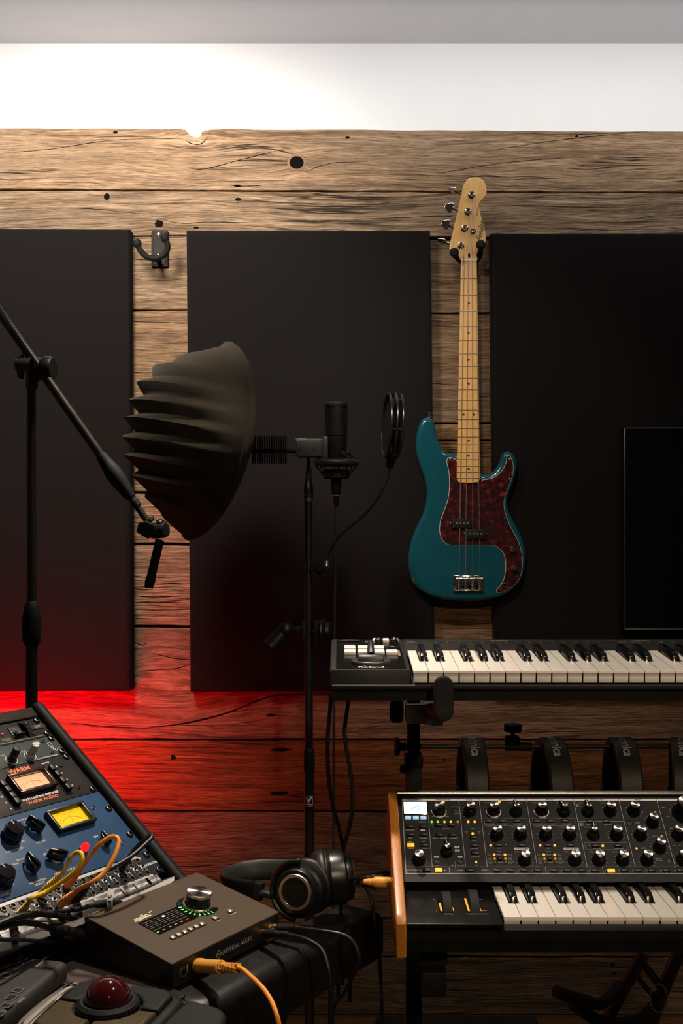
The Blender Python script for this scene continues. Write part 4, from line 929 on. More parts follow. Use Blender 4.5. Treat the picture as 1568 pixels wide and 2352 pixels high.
# --- row 3: limiter
t, J = unit('limiting_amplifier', 'black limiting amplifier with a pale peach lit meter in the third row of the rack', -.0889, -.1778, pm('black_panel', (.013, .012, .011), .42, bump=(700, .05)), 'rack unit', bolts=(-.09525, -.17145))
meter(t, J, -.132, -.060, -.150, -.1100, pm('peach_meter', (.80, .48, .26), .6, emit=(1.0, .56, .27), est=.85, var=(14, .04)), 1, pm('rose_bezel', (.055, .035, .030), .25, .5))
m = MB(); m.text('WARM', (-.0975, -.1000), .0125, ZL, bold=.045, sx=1.05); obj('orange_lettering', m, ORANGEP, t, J, 0); m = MB(); m.text('WARM AUDIO', (-.0965, -.1652), .0075, ZL, bold=.03, sx=1.22); obj('orange_lettering', m, ORANGEP, t, J, 0)
m = MB(); m.text('AUDIO', (-.0960, -.1068), .0052, ZL, bold=.01, sx=1.3); m.text('WA76 LIMITING AMPLIFIER', (-.0962, -.1580), .0059, ZL, bold=.03, sx=1.0); m.text('METER', (-.0448, -.0987), .0052, ZL, bold=.02)
for i, s_ in enumerate(('GR', '+8', '+4', 'OFF')): m.text(s_, (-.0318, -.1100 - i * .0148), .0048, ZL, bold=.03)
for i, s_ in enumerate(('20', '12', '8', '4')): m.text(s_, (-.1585, -.1290 - i * .0125), .0048, ZL, bold=.03)
obj('panel_print', m, PRINT, t, J, 0)
for uc_, vs_ in ((-.0445, (-.1145, -.1290, -.1437, -.1585)), (-.1455, (-.1215, -.1345, -.1475, -.1600))):
    m = MB(); m.box((uc_ - .001, (vs_[0] + vs_[3]) / 2 + .002, .0012), (.0130, vs_[0] - vs_[3] + .026, .004), .0005); fr_ = obj('button_bay', m, BLKM, t, J)
    for i, vv in enumerate(vs_):
        m = MB(); m.box((uc_, vv, .006 if i else .0055), (.0090, .0118, .010), .001); obj('push_button', m, BLK, fr_)
hexs(t, J, ((-.0221, -.1108), (-.0220, -.1608)))
# --- row 4: blue compressor
BLUEP = pm('blue_panel', (.018, .062, .150), .42, .1, bump=(600, .05), var=(30, .05))
t, J = unit('tube_compressor', 'blue compressor with a yellow lit meter and black pointer knobs in the rack', -.1778, -.31115, BLUEP, 'rack unit', bolts=(-.2159, -.27305))
meter(t, J, -.1158, -.0432, -.2344, -.1937, pm('yellow_meter', (.85, .62, .02), .6, emit=(1.0, .62, .005), est=.80, var=(14, .04)), 1, pm('black_bezel', (.02, .02, .02), .35), 'LYDKRAFT')
def octknob(u, v, r, rot):
    m = MB(); m.lathe([(r * 1.05, 0), (r * 1.05, .002), (r * .98, .004)], 32, T(u, v, .002)); m.lathe([(r, .003), (r * .98, .016), (r * .86, .021), (0, .0215)], 8, T(u, v, .002), a0=rot); k = obj('skirted_knob', m, GLOSS, t, J, 20)
    m = MB(); m.line([(u + r * .35 * cos(rot + .4), v + r * .35 * sin(rot + .4)), (u + r * .84 * cos(rot + .4), v + r * .84 * sin(rot + .4))], .0014, .0238); obj('pointer_line', m, PRINT, k, None, 0)
octknob(-.1905, -.2145, .0150, R(70)); octknob(-.2490, -.2800, .0150, R(70)); octknob(-.2490, -.2145, .0150, R(70))
def chicken(u, v, ang, s=1.0):
    m = MB(); fr_ = T(u, v, .002) @ M4.Rotation(ang, 4, 'Z') @ M4.Scale(s, 4)
    m.lathe([(.0098, 0), (.0096, .003), (.0086, .006)], 28, fr_)
    k = obj('chrome_skirt', m, CHROME, t, J)
    m = MB(); o = spline([(.0160, .0014, 0), (.0160, -.0014, 0), (.006, -.0062, 0), (-.005, -.0075, 0), (-.0105, -.0045, 0), (-.0115, 0, 0), (-.0105, .0045, 0), (-.005, .0075, 0), (.006, .0062, 0)], 3, True)
    m.prism([(p.x, p.y) for p in o], .003, .0170, .0018, 2, fr_)
    m.prism([(.0165, .0010), (.0165, -.0010), (.0, -.0022), (-.011, -.0016), (-.011, .0016), (0, .0022)], .0160, .0205, .0008, 1, fr_); kk = obj('pointer_knob', m, GLOSS, t, J)
    m = MB(); m.line([(.005, 0), (.0158, 0)], .0011, .0207, fr_); obj('pointer_line', m, PRINT, kk, None, 0)
chicken(-.1480, -.2150, R(118)); chicken(-.1972, -.2762, R(95)); chicken(-.1495, -.2750, R(150)); chicken(-.0553, -.2745, R(95), .8)
m = MB(); m.lathe([(.0075, 0), (.0075, .002), (.0065, .003), (.0058, .005)], 20, T(-.0975, -.2744, .002)); jb = obj('lamp_bezel', m, CHROME, t, J)
m = MB(); m.lathe([(.0058, .003), (.0062, .008), (.0050, .013), (.0025, .0155), (0, .016)], 20, T(-.0975, -.2744, .002)); obj('red_jewel_lamp', m, LED_R, jb)
m = MB()
for s_, u, v, z_, in (('compres-', -.1530, -.1905, .0052), ('sion', -.1500, -.1962, .0052), ('input', -.1655, -.1982, .0052), ('METER', -.1508, -.2376, .0056), ('-40', -.1770, -.2278, .0056), ('THRESHOLD', -.1995, -.2380, .0056), ('fix/man.', -.1990, -.2555, .0052), ('fixed', -.2120, -.2602, .0052), ('attack/release', -.1983, -.2978, .0054), ('SELECT', -.1985, -.3030, .0056), ('slow', -.2390, -.2898, .0054), ('RELEASE', -.2600, -.3010, .0056), ('off', -.1600, -.2600, .0052), ('1', -.1511, -.2545, .0052), ('OFF', -.0588, -.2580, .0056), ('SIDECHAIN BUS', -.1490, -.2975, .0054), ('GAIN', -.2490, -.2380, .0056)): m.text(s_, (u, v), z_, ZL)
for u, v in ((-.1845, -.2290), (-.2465, -.2905)): m.disc((u, v, ZL), .0011)
obj('panel_print', m, PRINT, t, J, 0)
for u, v in ((-.0250, -.2064), (-.0246, -.2832)):
    m = MB(); m.lathe([(0, .0008), (.0016, .0008), (.0018, .0018), (.0040, .0014), (.0044, 0)], 14, T(u, v, .002)); obj('chrome_screw', m, CHROME, t, J)
# --- row 5: patch bay
t, J = unit('patch_bay', 'dark blue patch bay full of jack sockets in the bottom row of the rack', -.31115, -.3556, pm('navy_panel', (.014, .020, .034), .4, bump=(600, .05)), 'rack unit', bolts=(-.3175, -.34925))
m = MB(); m.line([(UL + .02, -.3152), (-.021, -.3152), (-.015, -.3210)], .0046, ZL); m.line([(UL + .02, -.3530), (-.016, -.3530)], .0036, ZL); obj('silver_band', m, pm('silver_print', (.46, .46, .46), .4, .3), t, J, 0)
DNICK = pm('dark_socket_metal', (.30, .24, .16), .3, 1.0)
JK = None; SWD = None; HB = None
pm_ = MB()
mj = MB(); mj.lathe([(.0032, -.003), (.0032, .0022), (.0042, .0022), (.0045, .0004), (.0050, 0)], 16); mh = MB(); mh.disc((0, 0, .0006), .0033)
ms_ = MB(); ms_.box((0, 0, 0), (.0078, .0060, .0012), .0004); mn = MB(); mn.lathe([(.0018, 0), (.0018, .003), (.0012, .004), (0, .004)], 12)
jack_at = {}
for i in range(24):
    uu = -.0237 - .01562 * i
    for r_, vv in ((0, -.3222), (1, -.3472)):
        a_ = obj('jack_socket', mj, DNICK, t, J @ T(uu, vv, .002), data=JK); JK = a_.data
        h_ = obj('socket_hole', mh, DARK, a_, None, 0, data=HB); HB = h_.data; jack_at[(i, r_)] = (uu, vv)
    s_ = obj('slide_switch', ms_, PRINT, t, J @ T(uu + .0003, -.3343, .0026), data=SWD); SWD = s_.data
    n2 = obj('switch_knob', mn, BLK, s_, T(0, 0, .0006))
    pm_.line([(uu - .0046, -.3310), (uu - .0046, -.3235)], .0006, ZL); pm_.line([(uu + .0046, -.3375), (uu + .0046, -.3450)], .0006, ZL)
    pm_.text(str(24 - i), (uu - .003, -.3295), .0026, ZL); pm_.text(str(48 - i), (uu - .003, -.3392), .0026, ZL)
pm_.text('SAMSON', (-.0052, -.3343), .0058, ZL, bold=.02, sx=1.15)
obj('panel_print', pm_, PRINT, t, J, 0)
# label strips stuck below the patch bay
LABM = pm('label_paper', (.55, .54, .54), .5, var=(40, .1)); LABG = pm('label_grey', (.13, .125, .125), .4, var=(60, .3))
uu = -.0095
for k, (wd, nm_) in enumerate(((.0215, 'VOLUME 2'), (.026, 'DI IN 7'), (.026, 'LINE 4'), (.026, 'LINE 3'), (.026, 'LINE 2'), (.026, 'LINE 1'), (.022, 'MIC 4'), (.030, 'LINE'), (.026, 'UNIT 2'), (.026, 'UNIT 1'), (.026, 'OUT 4'), (.026, 'OUT 3'), (.026, 'OUT 2'), (.026, 'OUT 1'), (.026, 'IN 2'), (.026, 'IN 1'))):
    m = MB(); m.box((uu - wd / 2, -.3625, .0032), (wd - .0012, .0135, .0012), .0002); lb = obj('label_strip', m, LABG, t, J)
    m = MB(); m.rect(uu - wd + .002, -.3655, uu - .002, -.3615, .0039 + .0001); obj('paper_label', m, LABM, lb, None, 0)
    m = MB(); m.text(nm_, (uu - wd / 2, -.3635), .0030, .0041, bold=.01); obj('label_lettering', m, PRINTK, lb, None, 0)
    uu -= wd + (.004 if k in (0, 6) else .0004)

# ------------------------------------------------------------------ patch cables
def plug(mb, base, d, L=.045, r=.0062, mi=0):
    """moulded jack plug leaving base along d; returns the point where its cable starts"""
    fr_ = along(base, d); pr = [(.0030, -.004), (.0030, .001), (r * .95, .001), (r, .003), (r, L * .45)]
    n3 = 7
    for i in range(n3):
        z0 = L * (.47 + .53 * i / n3); rr_ = r * (1 - .45 * (i + .5) / n3); pr += [(rr_, z0), (rr_, z0 + L * .045), (rr_ * .88, z0 + L * .05), (rr_ * .88, z0 + L * .07)]
    pr += [(r * .5, L), (0, L)]
    mb.lathe(pr, 14, fr_, mi); return V(base) + V(d).normalized() * L
def jackpos(px, py):                              # nearest socket to a photograph point
    q = rp(px, py); k = min(jack_at, key=lambda k: (jack_at[k][0] - q.x) ** 2 + (jack_at[k][1] - q.y) ** 2); return RM @ V((*jack_at[k], .0045))
def pcable(name, label, mat, ends, mids, r=.0031, L=.045, group=None):
    root = None; pts = []
    plugs = []
    for e_ in ends:
        b_, tip = e_; mb = MB(); d_ = (tip - b_).normalized(); p_ = plug(mb, b_, d_, L); plugs.append((mb, p_, d_))
    P = [plugs[0][1], plugs[0][1] + plugs[0][2] * .012] + mids + [plugs[1][1] + plugs[1][2] * .012, plugs[1][1]]
    m = MB(); m.tube(spline(P, 8), r, 10); c_ = tag(obj(name, m, mat), label, 'cable', group)
    for mb, _, _ in plugs: obj('jack_plug', mb, mat, c_)
    return c_
def R3(x, y, h): return RM @ rb(x, y, h)
jy1 = jackpos(100 / 3.733, 1820 + 1062 / 3.733); jy2 = jackpos(375 / 3.733, 1820 + 895 / 3.733)
pcable('patch_cable', 'yellow patch cable looping between two patch bay sockets', YELLOW, [(jy1, R3(245, 945, .050)), (jy2, R3(560, 660, .060))], [R3(400, 850, .065), R3(540, 760, .085), R3(655, 665, .105), R3(705, 575, .118), R3(690, 518, .120), R3(640, 525, .112), R3(590, 585, .098)])
jo1 = jackpos(530 / 3.733, 1820 + 830 / 3.733); jo2 = jackpos(500 / 3.733, 1820 + 985 / 3.733)
pcable('patch_cable', 'orange patch cable making the tall loop above the patch bay', ORANGE, [(jo1, R3(735, 595, .060)), (jo2, R3(665, 835, .055))], [R3(790, 520, .085), R3(860, 440, .105), R3(940, 385, .118), R3(1000, 385, .124), R3(1015, 440, .122), R3(975, 560, .112), R3(900, 680, .098), R3(790, 770, .085)])
jb1 = jackpos(1050 / 3.733, 1820 + 640 / 3.733); jb2 = jackpos(650 / 3.733, 1820 + 935 / 3.733)
pcable('patch_cable', 'black patch cable bulging past the right edge of the rack', CABLE, [(jb1, R3(1165, 470, .060)), (jb2, R3(790, 760, .055))], [R3(1225, 415, .075), R3(1285, 365, .085), R3(1300, 385, .088), R3(1250, 440, .085), R3(1130, 545, .080), R3(1000, 625, .075), R3(900, 680, .07)], L=.040)

# ------------------------------------------------------------------ cable pile between the rack and the audio interface
PB = 1.160
def pb(px, py, b=PB):                              # sight line meets the upright plane b = const of the desk
    d = V(((px - CX) / F, 1, -(py - CY) / F)); t_ = b / d.dot(DB); return V((0, 0, H)) + d * t_
def pile(label, pts, r, mat=CABLE):
    m = MB(); m.tube(spline([pb(*p) for p in pts], 7), r, 9); return tag(obj('cable', m, mat), label, 'cable')
c1 = pile('black cable with a white length tag lying uppermost behind the audio interface', [(-60, 2122, 1.17), (40, 2108, 1.165), (110, 2097, 1.16), (180, 2088, 1.155), (225, 2076, 1.155), (262, 2073, 1.155), (295, 2068, 1.16), (330, 2062, 1.175)], .0033)
m = MB(); m.tube([pb(218, 2079, 1.155), pb(224, 2077, 1.155), pb(250, 2074, 1.155), pb(262, 2073, 1.155)], [.003, .0055, .0058, .0045], 12); obj('cable_sleeve', m, BLKM, c1)
m = MB(); q0, q1, q2, q3 = pb(249, 2040, 1.150), pb(263, 2044, 1.150), pb(247, 2087, 1.148), pb(261, 2087, 1.148)
rows = [[q0 + (q2 - q0) * t_ + V((.0, -.010 * sin(pi * t_), .0)), q1 + (q3 - q1) * t_ + V((.0, -.010 * sin(pi * t_), 0))] for t_ in [i / 8 for i in range(9)]]; m.grid(rows); tg_ = obj('length_tag', m, pm('tag_white', (.75, .73, .70), .5), c1)
m = MB(); c_ = (q0 + q1 + q2 + q3) / 4 + V((-.0, -.0112, .0)); X_ = (q3 - q1).normalized(); Y_ = (q1 - q0).normalized(); Y_ = (Y_ - X_ * Y_.dot(X_)).normalized(); m.text('3 FT', (0, 0), .0095, 0, frame(c_, X_, Y_, X_.cross(Y_)), bold=.03); obj('tag_lettering', m, PRINTK, tg_, None, 0)
pile('thick black cable arching over the pile into the back of the audio interface', [(-60, 2150, 1.15), (0, 2121, 1.152), (45, 2104, 1.152), (90, 2099, 1.153), (135, 2103, 1.155), (185, 2114, 1.165), (200, 2118, 1.20)], .0040)
c3 = pile('black microphone cable ending in a ribbed connector at the back of the audio interface', [(-60, 2152, 1.15), (0, 2130, 1.155), (50, 2120, 1.155), (90, 2124, 1.155), (117, 2134, 1.155)], .0036)
m = MB(); a, b = pb(112, 2133, 1.155), pb(200, 2150, 1.158); dd = (b - a).normalized()
pr = [(.003, 0)]
for i in range(6): pr += [(.0072 + .0004 * i, .002 + .0035 * i), (.0072 + .0004 * i, .0045 + .0035 * i), (.0062, .0046 + .0035 * i), (.0062, .0054 + .0035 * i)]
pr += [(.0088, .0245), (.0092, .028)]; m.lathe(pr, 16, along(a, dd)); obj('strain_relief', m, BLKM, c3)
m = MB(); m.lathe([(.0092, .027), (.0095, .032), (.0095, (b - a).length), (0, (b - a).length)], 18, along(a, dd)); obj('connector_barrel', m, pm('dark_nickel', (.16, .12, .11), .22, .9), c3)
pile('black cable with gold lettering low in the cable pile', [(-60, 2112, 1.20), (20, 2108, 1.195), (70, 2117, 1.19), (120, 2118, 1.18), (160, 2126, 1.175), (200, 2124, 1.19)], .0034)
m = MB(); q = pb(134, 2118, 1.172); X_ = (pb(160, 2124, 1.172) - pb(108, 2113, 1.172)).normalized(); Y_ = (V((0, 0, 1)) - X_ * X_.z).normalized()
m.text('mogami', (0, 0), .0085, 0, frame(q, X_, Y_, X_.cross(Y_)), bold=.01); obj('cable_lettering', m, pm('gold_print', (.70, .45, .04), .5), [o for o in bpy.data.objects if o.get('label', '').startswith('black cable with gold')][0], None, 0)
pile('thin twin black cable lying flat along the back of the fader controller', [(-60, 2156, 1.12), (0, 2158, 1.13), (50, 2158, 1.14), (95, 2162, 1.15), (150, 2160, 1.165), (190, 2156, 1.18)], .0026)
pile('black cable running under the ribbed connector across the desk', [(-60, 2150, 1.19), (20, 2146, 1.195), (80, 2142, 1.2), (140, 2150, 1.2), (200, 2172, 1.2), (230, 2180, 1.21)], .0034)
pile('black cable crossing the desk lowest, just behind the fader controller', [(-60, 2160, 1.19), (30, 2164, 1.19), (90, 2172, 1.19), (150, 2186, 1.19), (200, 2196, 1.19)], .0034)
# white paper sheet wedged between rack and interface
pp = thing('paper_sheet', 'white sheet of paper wedged under the rack behind the audio interface', 'paper', dk(1.2, 1.16, DZ)); 
m = MB(); rows = [[pb(x, y, 1.1515 + .001 * k) for x, y in zip((60, 130, 200, 270, 340, 380, 400), (2164 - 5 * k, 2144 - 5 * k, 2118 - 5 * k, 2085 - 5 * k, 2056 - 5 * k, 2036 - 5 * k, 2022 - 3 * k))] for k in range(4)]
m.grid(rows); m.grid([[p - V((0, 0, .0006)) for p in r_] for r_ in rows][::-1]); obj('sheet', m, pm('paper_white', (.75, .70, .68), .7, bump=(60, .05)), pp, pp.matrix_world.inverted())

# ------------------------------------------------------------------ shared key shapes
def key_meshes(W, L, bL, bw, drop, lip):
    """white key outlines (notched for the black keys) and one black key, front edge at y = 0, top at z = 0"""
    gap = .0010; d = {}
    nb = bw / 2 + .0012
    for nm, l, r in (('C', 0, .58), ('D', .40, .40), ('E', .58, 0), ('F', 0, .62), ('G', .50, .36), ('A', .36, .50), ('B', .62, 0)):
        x0, x1 = gap / 2, W - gap / 2; yb = L - bL - .002
        o = [(x0, 0), (x1, 0)]
        if r: xr = W - nb * 2 * r; o += [(x1, yb), (xr, yb), (xr, L)]
        else: o += [(x1, L)]
        if l: xl = nb * 2 * l; o += [(xl, L), (xl, yb), (x0, yb)]
        else: o += [(x0, L)]
        m = MB(); m.prism(o, -lip, 0, .0007, 2, b0=0); m.box((W / 2, .0035, -lip - drop / 2 + .001), (W - .0022, .003, drop), .0003, mi=0)
        d[nm] = m
    b = MB(); h = .0115; wt = bw * .78
    v = [(-bw / 2, 0, -.004), (bw / 2, 0, -.004), (bw / 2, bL, -.004), (-bw / 2, bL, -.004), (-wt / 2, .012, h), (wt / 2, .012, h), (wt / 2, bL, h), (-wt / 2, bL, h), (-wt / 2 * 1.06, .004, h * .62), (wt / 2 * 1.06, .004, h * .62)]
    bm = bmesh.new(); vs = [bm.verts.new(p) for p in v]
    for f_ in ((0, 1, 9, 8), (8, 9, 5, 4), (1, 2, 6, 5, 9), (3, 0, 8, 4, 7), (4, 5, 6, 7), (2, 3, 7, 6)): bm.faces.new([vs[i] for i in f_])
    bmesh.ops.bevel(bm, geom=bm.edges[:], offset=.0012, segments=2, affect='EDGES', profile=.5)
    bm.verts.index_update(); b.add([q.co.copy() for q in bm.verts], [[q.index for q in f_.verts] for f_ in bm.faces]); bm.free()
    d['black'] = b; return d
def lay_keys(t, Mx, n, W, L, bL, bw, drop, lip):
    km = key_meshes(W, L, bL, bw, drop, lip); data = {}
    for i in range(n):
        nm = 'CDEFGAB'[i % 7]
        if i == n - 1: nm = 'last'
        if nm == 'last' and nm not in km:
            m = MB(); m.prism([(.0005, 0), (W - .0005, 0), (W - .0005, L), (.0005, L)], -lip, 0, .0007, 2, b0=0); m.box((W / 2, .0035, -lip - drop / 2 + .001), (W - .0022, .003, drop), .0003); km['last'] = m
        o = obj('white_key', km[nm], WKEY, t, Mx @ T(i * W, 0, 0), data=data.get(nm)); data[nm] = o.data
        if nm in 'CDFGA':
            off = {'C': -.0014, 'D': .0014, 'F': -.0018, 'G': 0, 'A': .0018}[nm]
            o = obj('black_key', km['black'], BKEY, t, Mx @ T((i + 1) * W + off, L - bL, 0), 0 if False else None, data=data.get('black')) if False else obj('black_key', km['black'], BKEY, t, Mx @ T((i + 1) * W + off, L - bL, 0), data=data.get('black')); data['black'] = o.data

# ------------------------------------------------------------------ upper keyboard
KX0, KX1 = -.018, .803
RK = T(KX0, 1.69, 1.1197) @ M4.Rotation(atan2(.0185, .24), 4, 'X')   # x right, y back along the top, z up from the key tops
up = thing('midi_keyboard', 'slim black keyboard with a pitch lever on the upper tier of the stand', 'keyboard', RK); UW = KX1 - KX0
CASEM = pm('charcoal_case', (.0095, .0092, .0090), .5, spec=.3, bump=(700, .06))
KS = .1262                                         # where the keys begin
m = MB()
side = [(0, -.0275), (.003, -.0080), (.0055, -.0005), (.010, .0), (.246, .0), (.249, -.003), (.249, -.0275)]   # y, z of the cheek blocks
def extr(mb, prof, x0, x1, b=0.0): mb.prism(prof, x0, x1, b, 2, frame((0, 0, 0), (0, 1, 0), (0, 0, 1), (1, 0, 0)))
extr(m, side, 0, KS - .002, .004); extr(m, side, KS + 29 * .02345 + .002, UW, .004)
extr(m, [(.128, -.016), (.128, -.004), (.200, .003), (.206, .0), (.246, .0), (.249, -.003), (.249, -.0275), (.128, -.0275)], KS - .003, KS + 29 * .02345 + .003)
extr(m, [(.004, -.0475), (.004, -.0270), (.249, -.0270), (.249, -.0475)], .003, UW - .003, .002); m.box((UW / 2, .002, -.0250), (UW - .006, .014, .0070), .002)
body_ = obj('case_body', m, CASEM, up)
m = MB(); m.box((UW / 2, .128, -.0455), (UW - .03, .215, .010), .003); obj('base_tray', m, BLKM, up)
m = MB(); m.prism(rrect(.0095, .0115, .1170, .2425, .004), .0, .0006, 0); gp_ = obj('gloss_panel', m, pm('gloss_control_panel', (.006, .006, .006), .16, rvar=.05, var=(120, .3)), up)
lay_keys(up, T(KS, 0, 0), 29, .02345, .150, .082, .0125, .0165, .0038)
for (x, y, w_, h_) in [(.0318, .156, .021, .024), (.0538, .156, .021, .024), (.0790, .156, .021, .024), (.0317, .124, .021, .024), (.0535, .124, .021, .024), (.0787, .124, .021, .024), (.0998, .122, .021, .024), (.0765, .221, .012, .018), (.0939, .221, .012, .018), (.1100, .221, .012, .018)]:
    m = MB(); m.box((x, y, .003), (w_ * .88, h_ * .92, .0055), .0012); obj('button', m, WBTN, up)
for x, y in ((.0799, .184), (.1065, .184)):
    m = MB(); m.lathe([(.0095, .0006), (.0095, .0015), (.0075, .0025)], 20, T(x, y, 0)); m.lathe([(.0072, .002), (.0062, .0125), (.0050, .0135), (0, .0135)], 20, T(x, y, 0)); kb_ = obj('knob', m, BLK, up)
    m = MB(); m.box((x, y + .002, .0138), (.0012, .006, .0006)); obj('pointer_line', m, PRINT, kb_)
m = MB(); m.lathe([(0, .0014), (.0022, .0012), (.0026, 0)], 14, T(.0317, .186, .0006)); obj('power_light', m, LED_W, up)
m = MB(); m.prism([(.0145, .222), (.032, .229), (.0495, .222), (.0495, .218), (.032, .221), (.0145, .218)], .0006, .004, .001, 2); obj('sensor_hood', m, BLK, up)
# pitch lever in its boat-shaped well
m = MB(); o = [(.0640 + .0318 * cos(a) * (1 if abs(cos(a)) < .7 else 1), .050 + .022 * sin(a)) for a in [2 * pi * i / 32 for i in range(32)]]; m.prism(o, .0006, .0065, .003, 3, b0=0); ws_ = obj('lever_well', m, pm('lever_grey', (.030, .029, .028), .35), up)
m = MB(); extr(m, [(.0, .0)] and [(.047 + .012 * cos(a), .004 + .012 * sin(a)) for a in [pi * i / 12 for i in range(13)]], .0440, .0835, .002); obj('lever_drum', m, BLK, ws_)
m = MB(); P = [(.0638, .047, .014), (.0640, .064, .022), (.0645, .085, .026)]; m.tube(spline(P, 4), [.0062, .006, .0058, .0056, .0054, .0052, .005, .0048, .0045][:9], 10); obj('lever_grip', m, BLK, ws_)
m = MB(); m.text('Roland', (.0636, .0200), .0125, .0009, bold=.03, sx=1.15); m.text('POWER', (.0317, .193), .0045, .0009); m.line([(.0555, .0225), (.0510, .0330), (.046, .036)], .0006, .0009)
for s_, x, y in (('FUNC', .0318, .157), ('S1', .0317, .126), ('S2', .0535, .126)): pass
m.line([(.0590, .2215), (.0610, .219), (.0630, .2215)], .001, .0009); m.text('OCTAVE', (.0660, .2290), .0035, .0009)
for k in range(8): m.line([(.1095, .108 + k * .006), (.1135, .108 + k * .006)], .0012, .0009)
obj('panel_print', m, PRINT, up, None, 0)
m = MB()
for s_, x, y in (('SUPER', .0318, .156), ('EFFECT', .0538, .156), ('S1', .0317, .128), ('S2', .0535, .128)): m.text(s_, (x, y), .0042, .0062)
obj('button_lettering', m, PRINTD, up, None, 0)
m = MB(); m.line([(.185, .231), (.62, .231)], .0010, .0004); m.text('MIDI CHANNEL', (.29, .236), .0045, .0004); m.text('PANIC', (.137, .2215), .0050, .0004)
for i in range(16): m.text(str(i + 1), (.1594 + i * .0200, .2215), .0050, .0004)
for i, s_ in enumerate(('ENTER', 'CANCEL', 'LSB', 'MSB', 'CC', 'SET', 'CURVE', 'VELO', 'SEND', 'PART')): m.text(s_, (.500 + i * .0218, .2215), .0048, .0004)
m.text('BANK SELECT', (.535, .236), .0045, .0004); m.text('SYSTEM', (.655, .236), .0045, .0004)
obj('header_print', m, PRINTD, up, None, 0)
# ------------------------------------------------------------------ synthesizer
SX, SY0 = .0718, 1.470
syn = thing('synthesizer', 'black synthesizer with glowing amber lights and wooden cheeks on the lower tier', 'synthesizer', (SX, SY0, .772)); SI = syn.matrix_world.inverted()
SW = .690
CHERRY = pm('orange_cherry_wood', (.40, .140, .018), .40, coat=.15, var=(45, .38), stretch=(22, 1.0, 6), rvar=.05)
chk = [(0, 0), (0, .044), (.004, .0495), (.013, .0545), (.250, .1485), (.262, .1520), (.275, .1480), (.310, .090), (.325, .0)]
chk_s = [(p.x, p.y) for p in spline([(*p, 0) for p in chk], 1)]
FX = frame((0, 0, 0), (0, 1, 0), (0, 0, 1), (1, 0, 0))
m = MB(); m.prism(chk_s, 0, .0142, .002, 3, FX); obj('wooden_cheek', m, CHERRY, syn)
m = MB(); m.prism(chk_s, SW - .0142, SW, .003, 3, FX); obj('wooden_cheek', m, CHERRY, syn)
PANM = pm('synth_black', (.0045, .0045, .0045), .5, spec=.25, bump=(900, .06))
m = MB()
X0, X1 = .0142, SW - .0142
m.prism([(.010, .003), (.010, .021), (.006, .0215), (.006, .0340), (.010, .0350), (.026, .0350), (.026, .012), (.325, .012), (.325, .003)], X0, X1, 0, 1, FX)
obj('lower_case', m, PANM, syn)
yb_, zb_, yt_, zt_ = 1.613 - SY0, .836 - .772, 1.72 - SY0, .917 - .772
pl = sqrt((yt_ - yb_) ** 2 + (zt_ - zb_) ** 2); cy_, sy_ = (yt_ - yb_) / pl, (zt_ - zb_) / pl
def sl(d, h=0): return (yb_ + d * cy_ - h * sy_, zb_ + d * sy_ + h * cy_)
m = MB(); m.prism([(.160, .012), (.160, .0515), sl(-.013, -.002), sl(-.013, 0), sl(.1375, 0), sl(.1385, .004), sl(.147, .004), (.300, .118), (.325, .060), (.325, .012)], X0, X1, 0, 1, FX); obj('panel_case', m, PANM, syn)
m = MB(); m.prism([sl(.1378, .0005), sl(.1380, .0020), sl(.1425, .0050), sl(.1465, .0046), sl(.1465, .0005)], X0, X1, .0006, 1, FX); obj('metal_edge', m, NICKEL, syn)
m = MB(); m.box(((X0 + .2186 - SX - .0035) / 2, .082, .0405), (.2186 - SX - .0035 - X0, .156, .006), .0015); obj('left_cheek_block', m, pm('satin_black_block', (.0045, .0042, .004), .32, bump=(900, .04)), syn)
m = MB(); m.box((SW - .0142 - .004, .082, .0405), (.008, .156, .006), .001); obj('end_block', m, BLK, syn)
lay_keys(syn, T(.2186 - SX, 1.502 - SY0, .0425), 22, .02345, .148, .094, .0125, .020, .0055)
SP = frame((0, yb_, zb_), (1, 0, 0), (0, cy_, sy_), (0, -sy_, cy_)) @ T(0, 0, .0002)   # panel print plane in synth coordinates
Z1 = .0004
KB = MB(); KB.lathe([(.0098, 0), (.0098, .0025), (.0078, .0045), (.0074, .0155), (.0068, .0168)], 28); KB.lathe([(.0068, .0168), (.0060, .0166), (0, .0166)], 28)
KC = MB(); KC.lathe([(.0066, .0163), (.0063, .0174), (.0040, .01735), (0, .0173)], 28)
KD = [None, None]
def sknob(x, y, s=1.0):
    k = obj('knob', KB, GLOSS, syn, SP @ T(x, y, 0) @ M4.Scale(s, 4), data=KD[0]); KD[0] = k.data
    c = obj('knob_cap', KC, SPUN, k, None, data=KD[1]); KD[1] = c.data; return k
SB = MB(); SB.lathe([(.0098, 0), (.0096, .003), (.0070, .0105), (.0055, .0120), (0, .0122)], 24); SB.prism([(-.0035, -.0040), (.0035, -.0040), (.0026, .0105), (0, .0125), (-.0026, .0105)], .010, .0165, .001, 2)
SCp = MB(); SCp.lathe([(.0040, .0165), (.0038, .0174), (0, .0173)], 20)
SLn = MB(); SLn.line([(0, .0045), (0, .0122)], .0011, .0168)
SD = [None] * 3
def selknob(x, y, ang):
    k = obj('selector_knob', SB, GLOSS, syn, SP @ T(x, y, 0) @ M4.Rotation(R(ang), 4, 'Z'), data=SD[0]); SD[0] = k.data
    for i, (mb_, mt_, n_) in enumerate(((SCp, SPUN, 'knob_cap'), (SLn, PRINT, 'pointer_line'))): c = obj(n_, mb_, mt_, k, None, data=SD[i + 1]); SD[i + 1] = c.data
LM = MB(); LM.lathe([(.0019, 0), (.0018, .0012), (.0011, .0020), (0, .0022)], 12)
LDs = {}
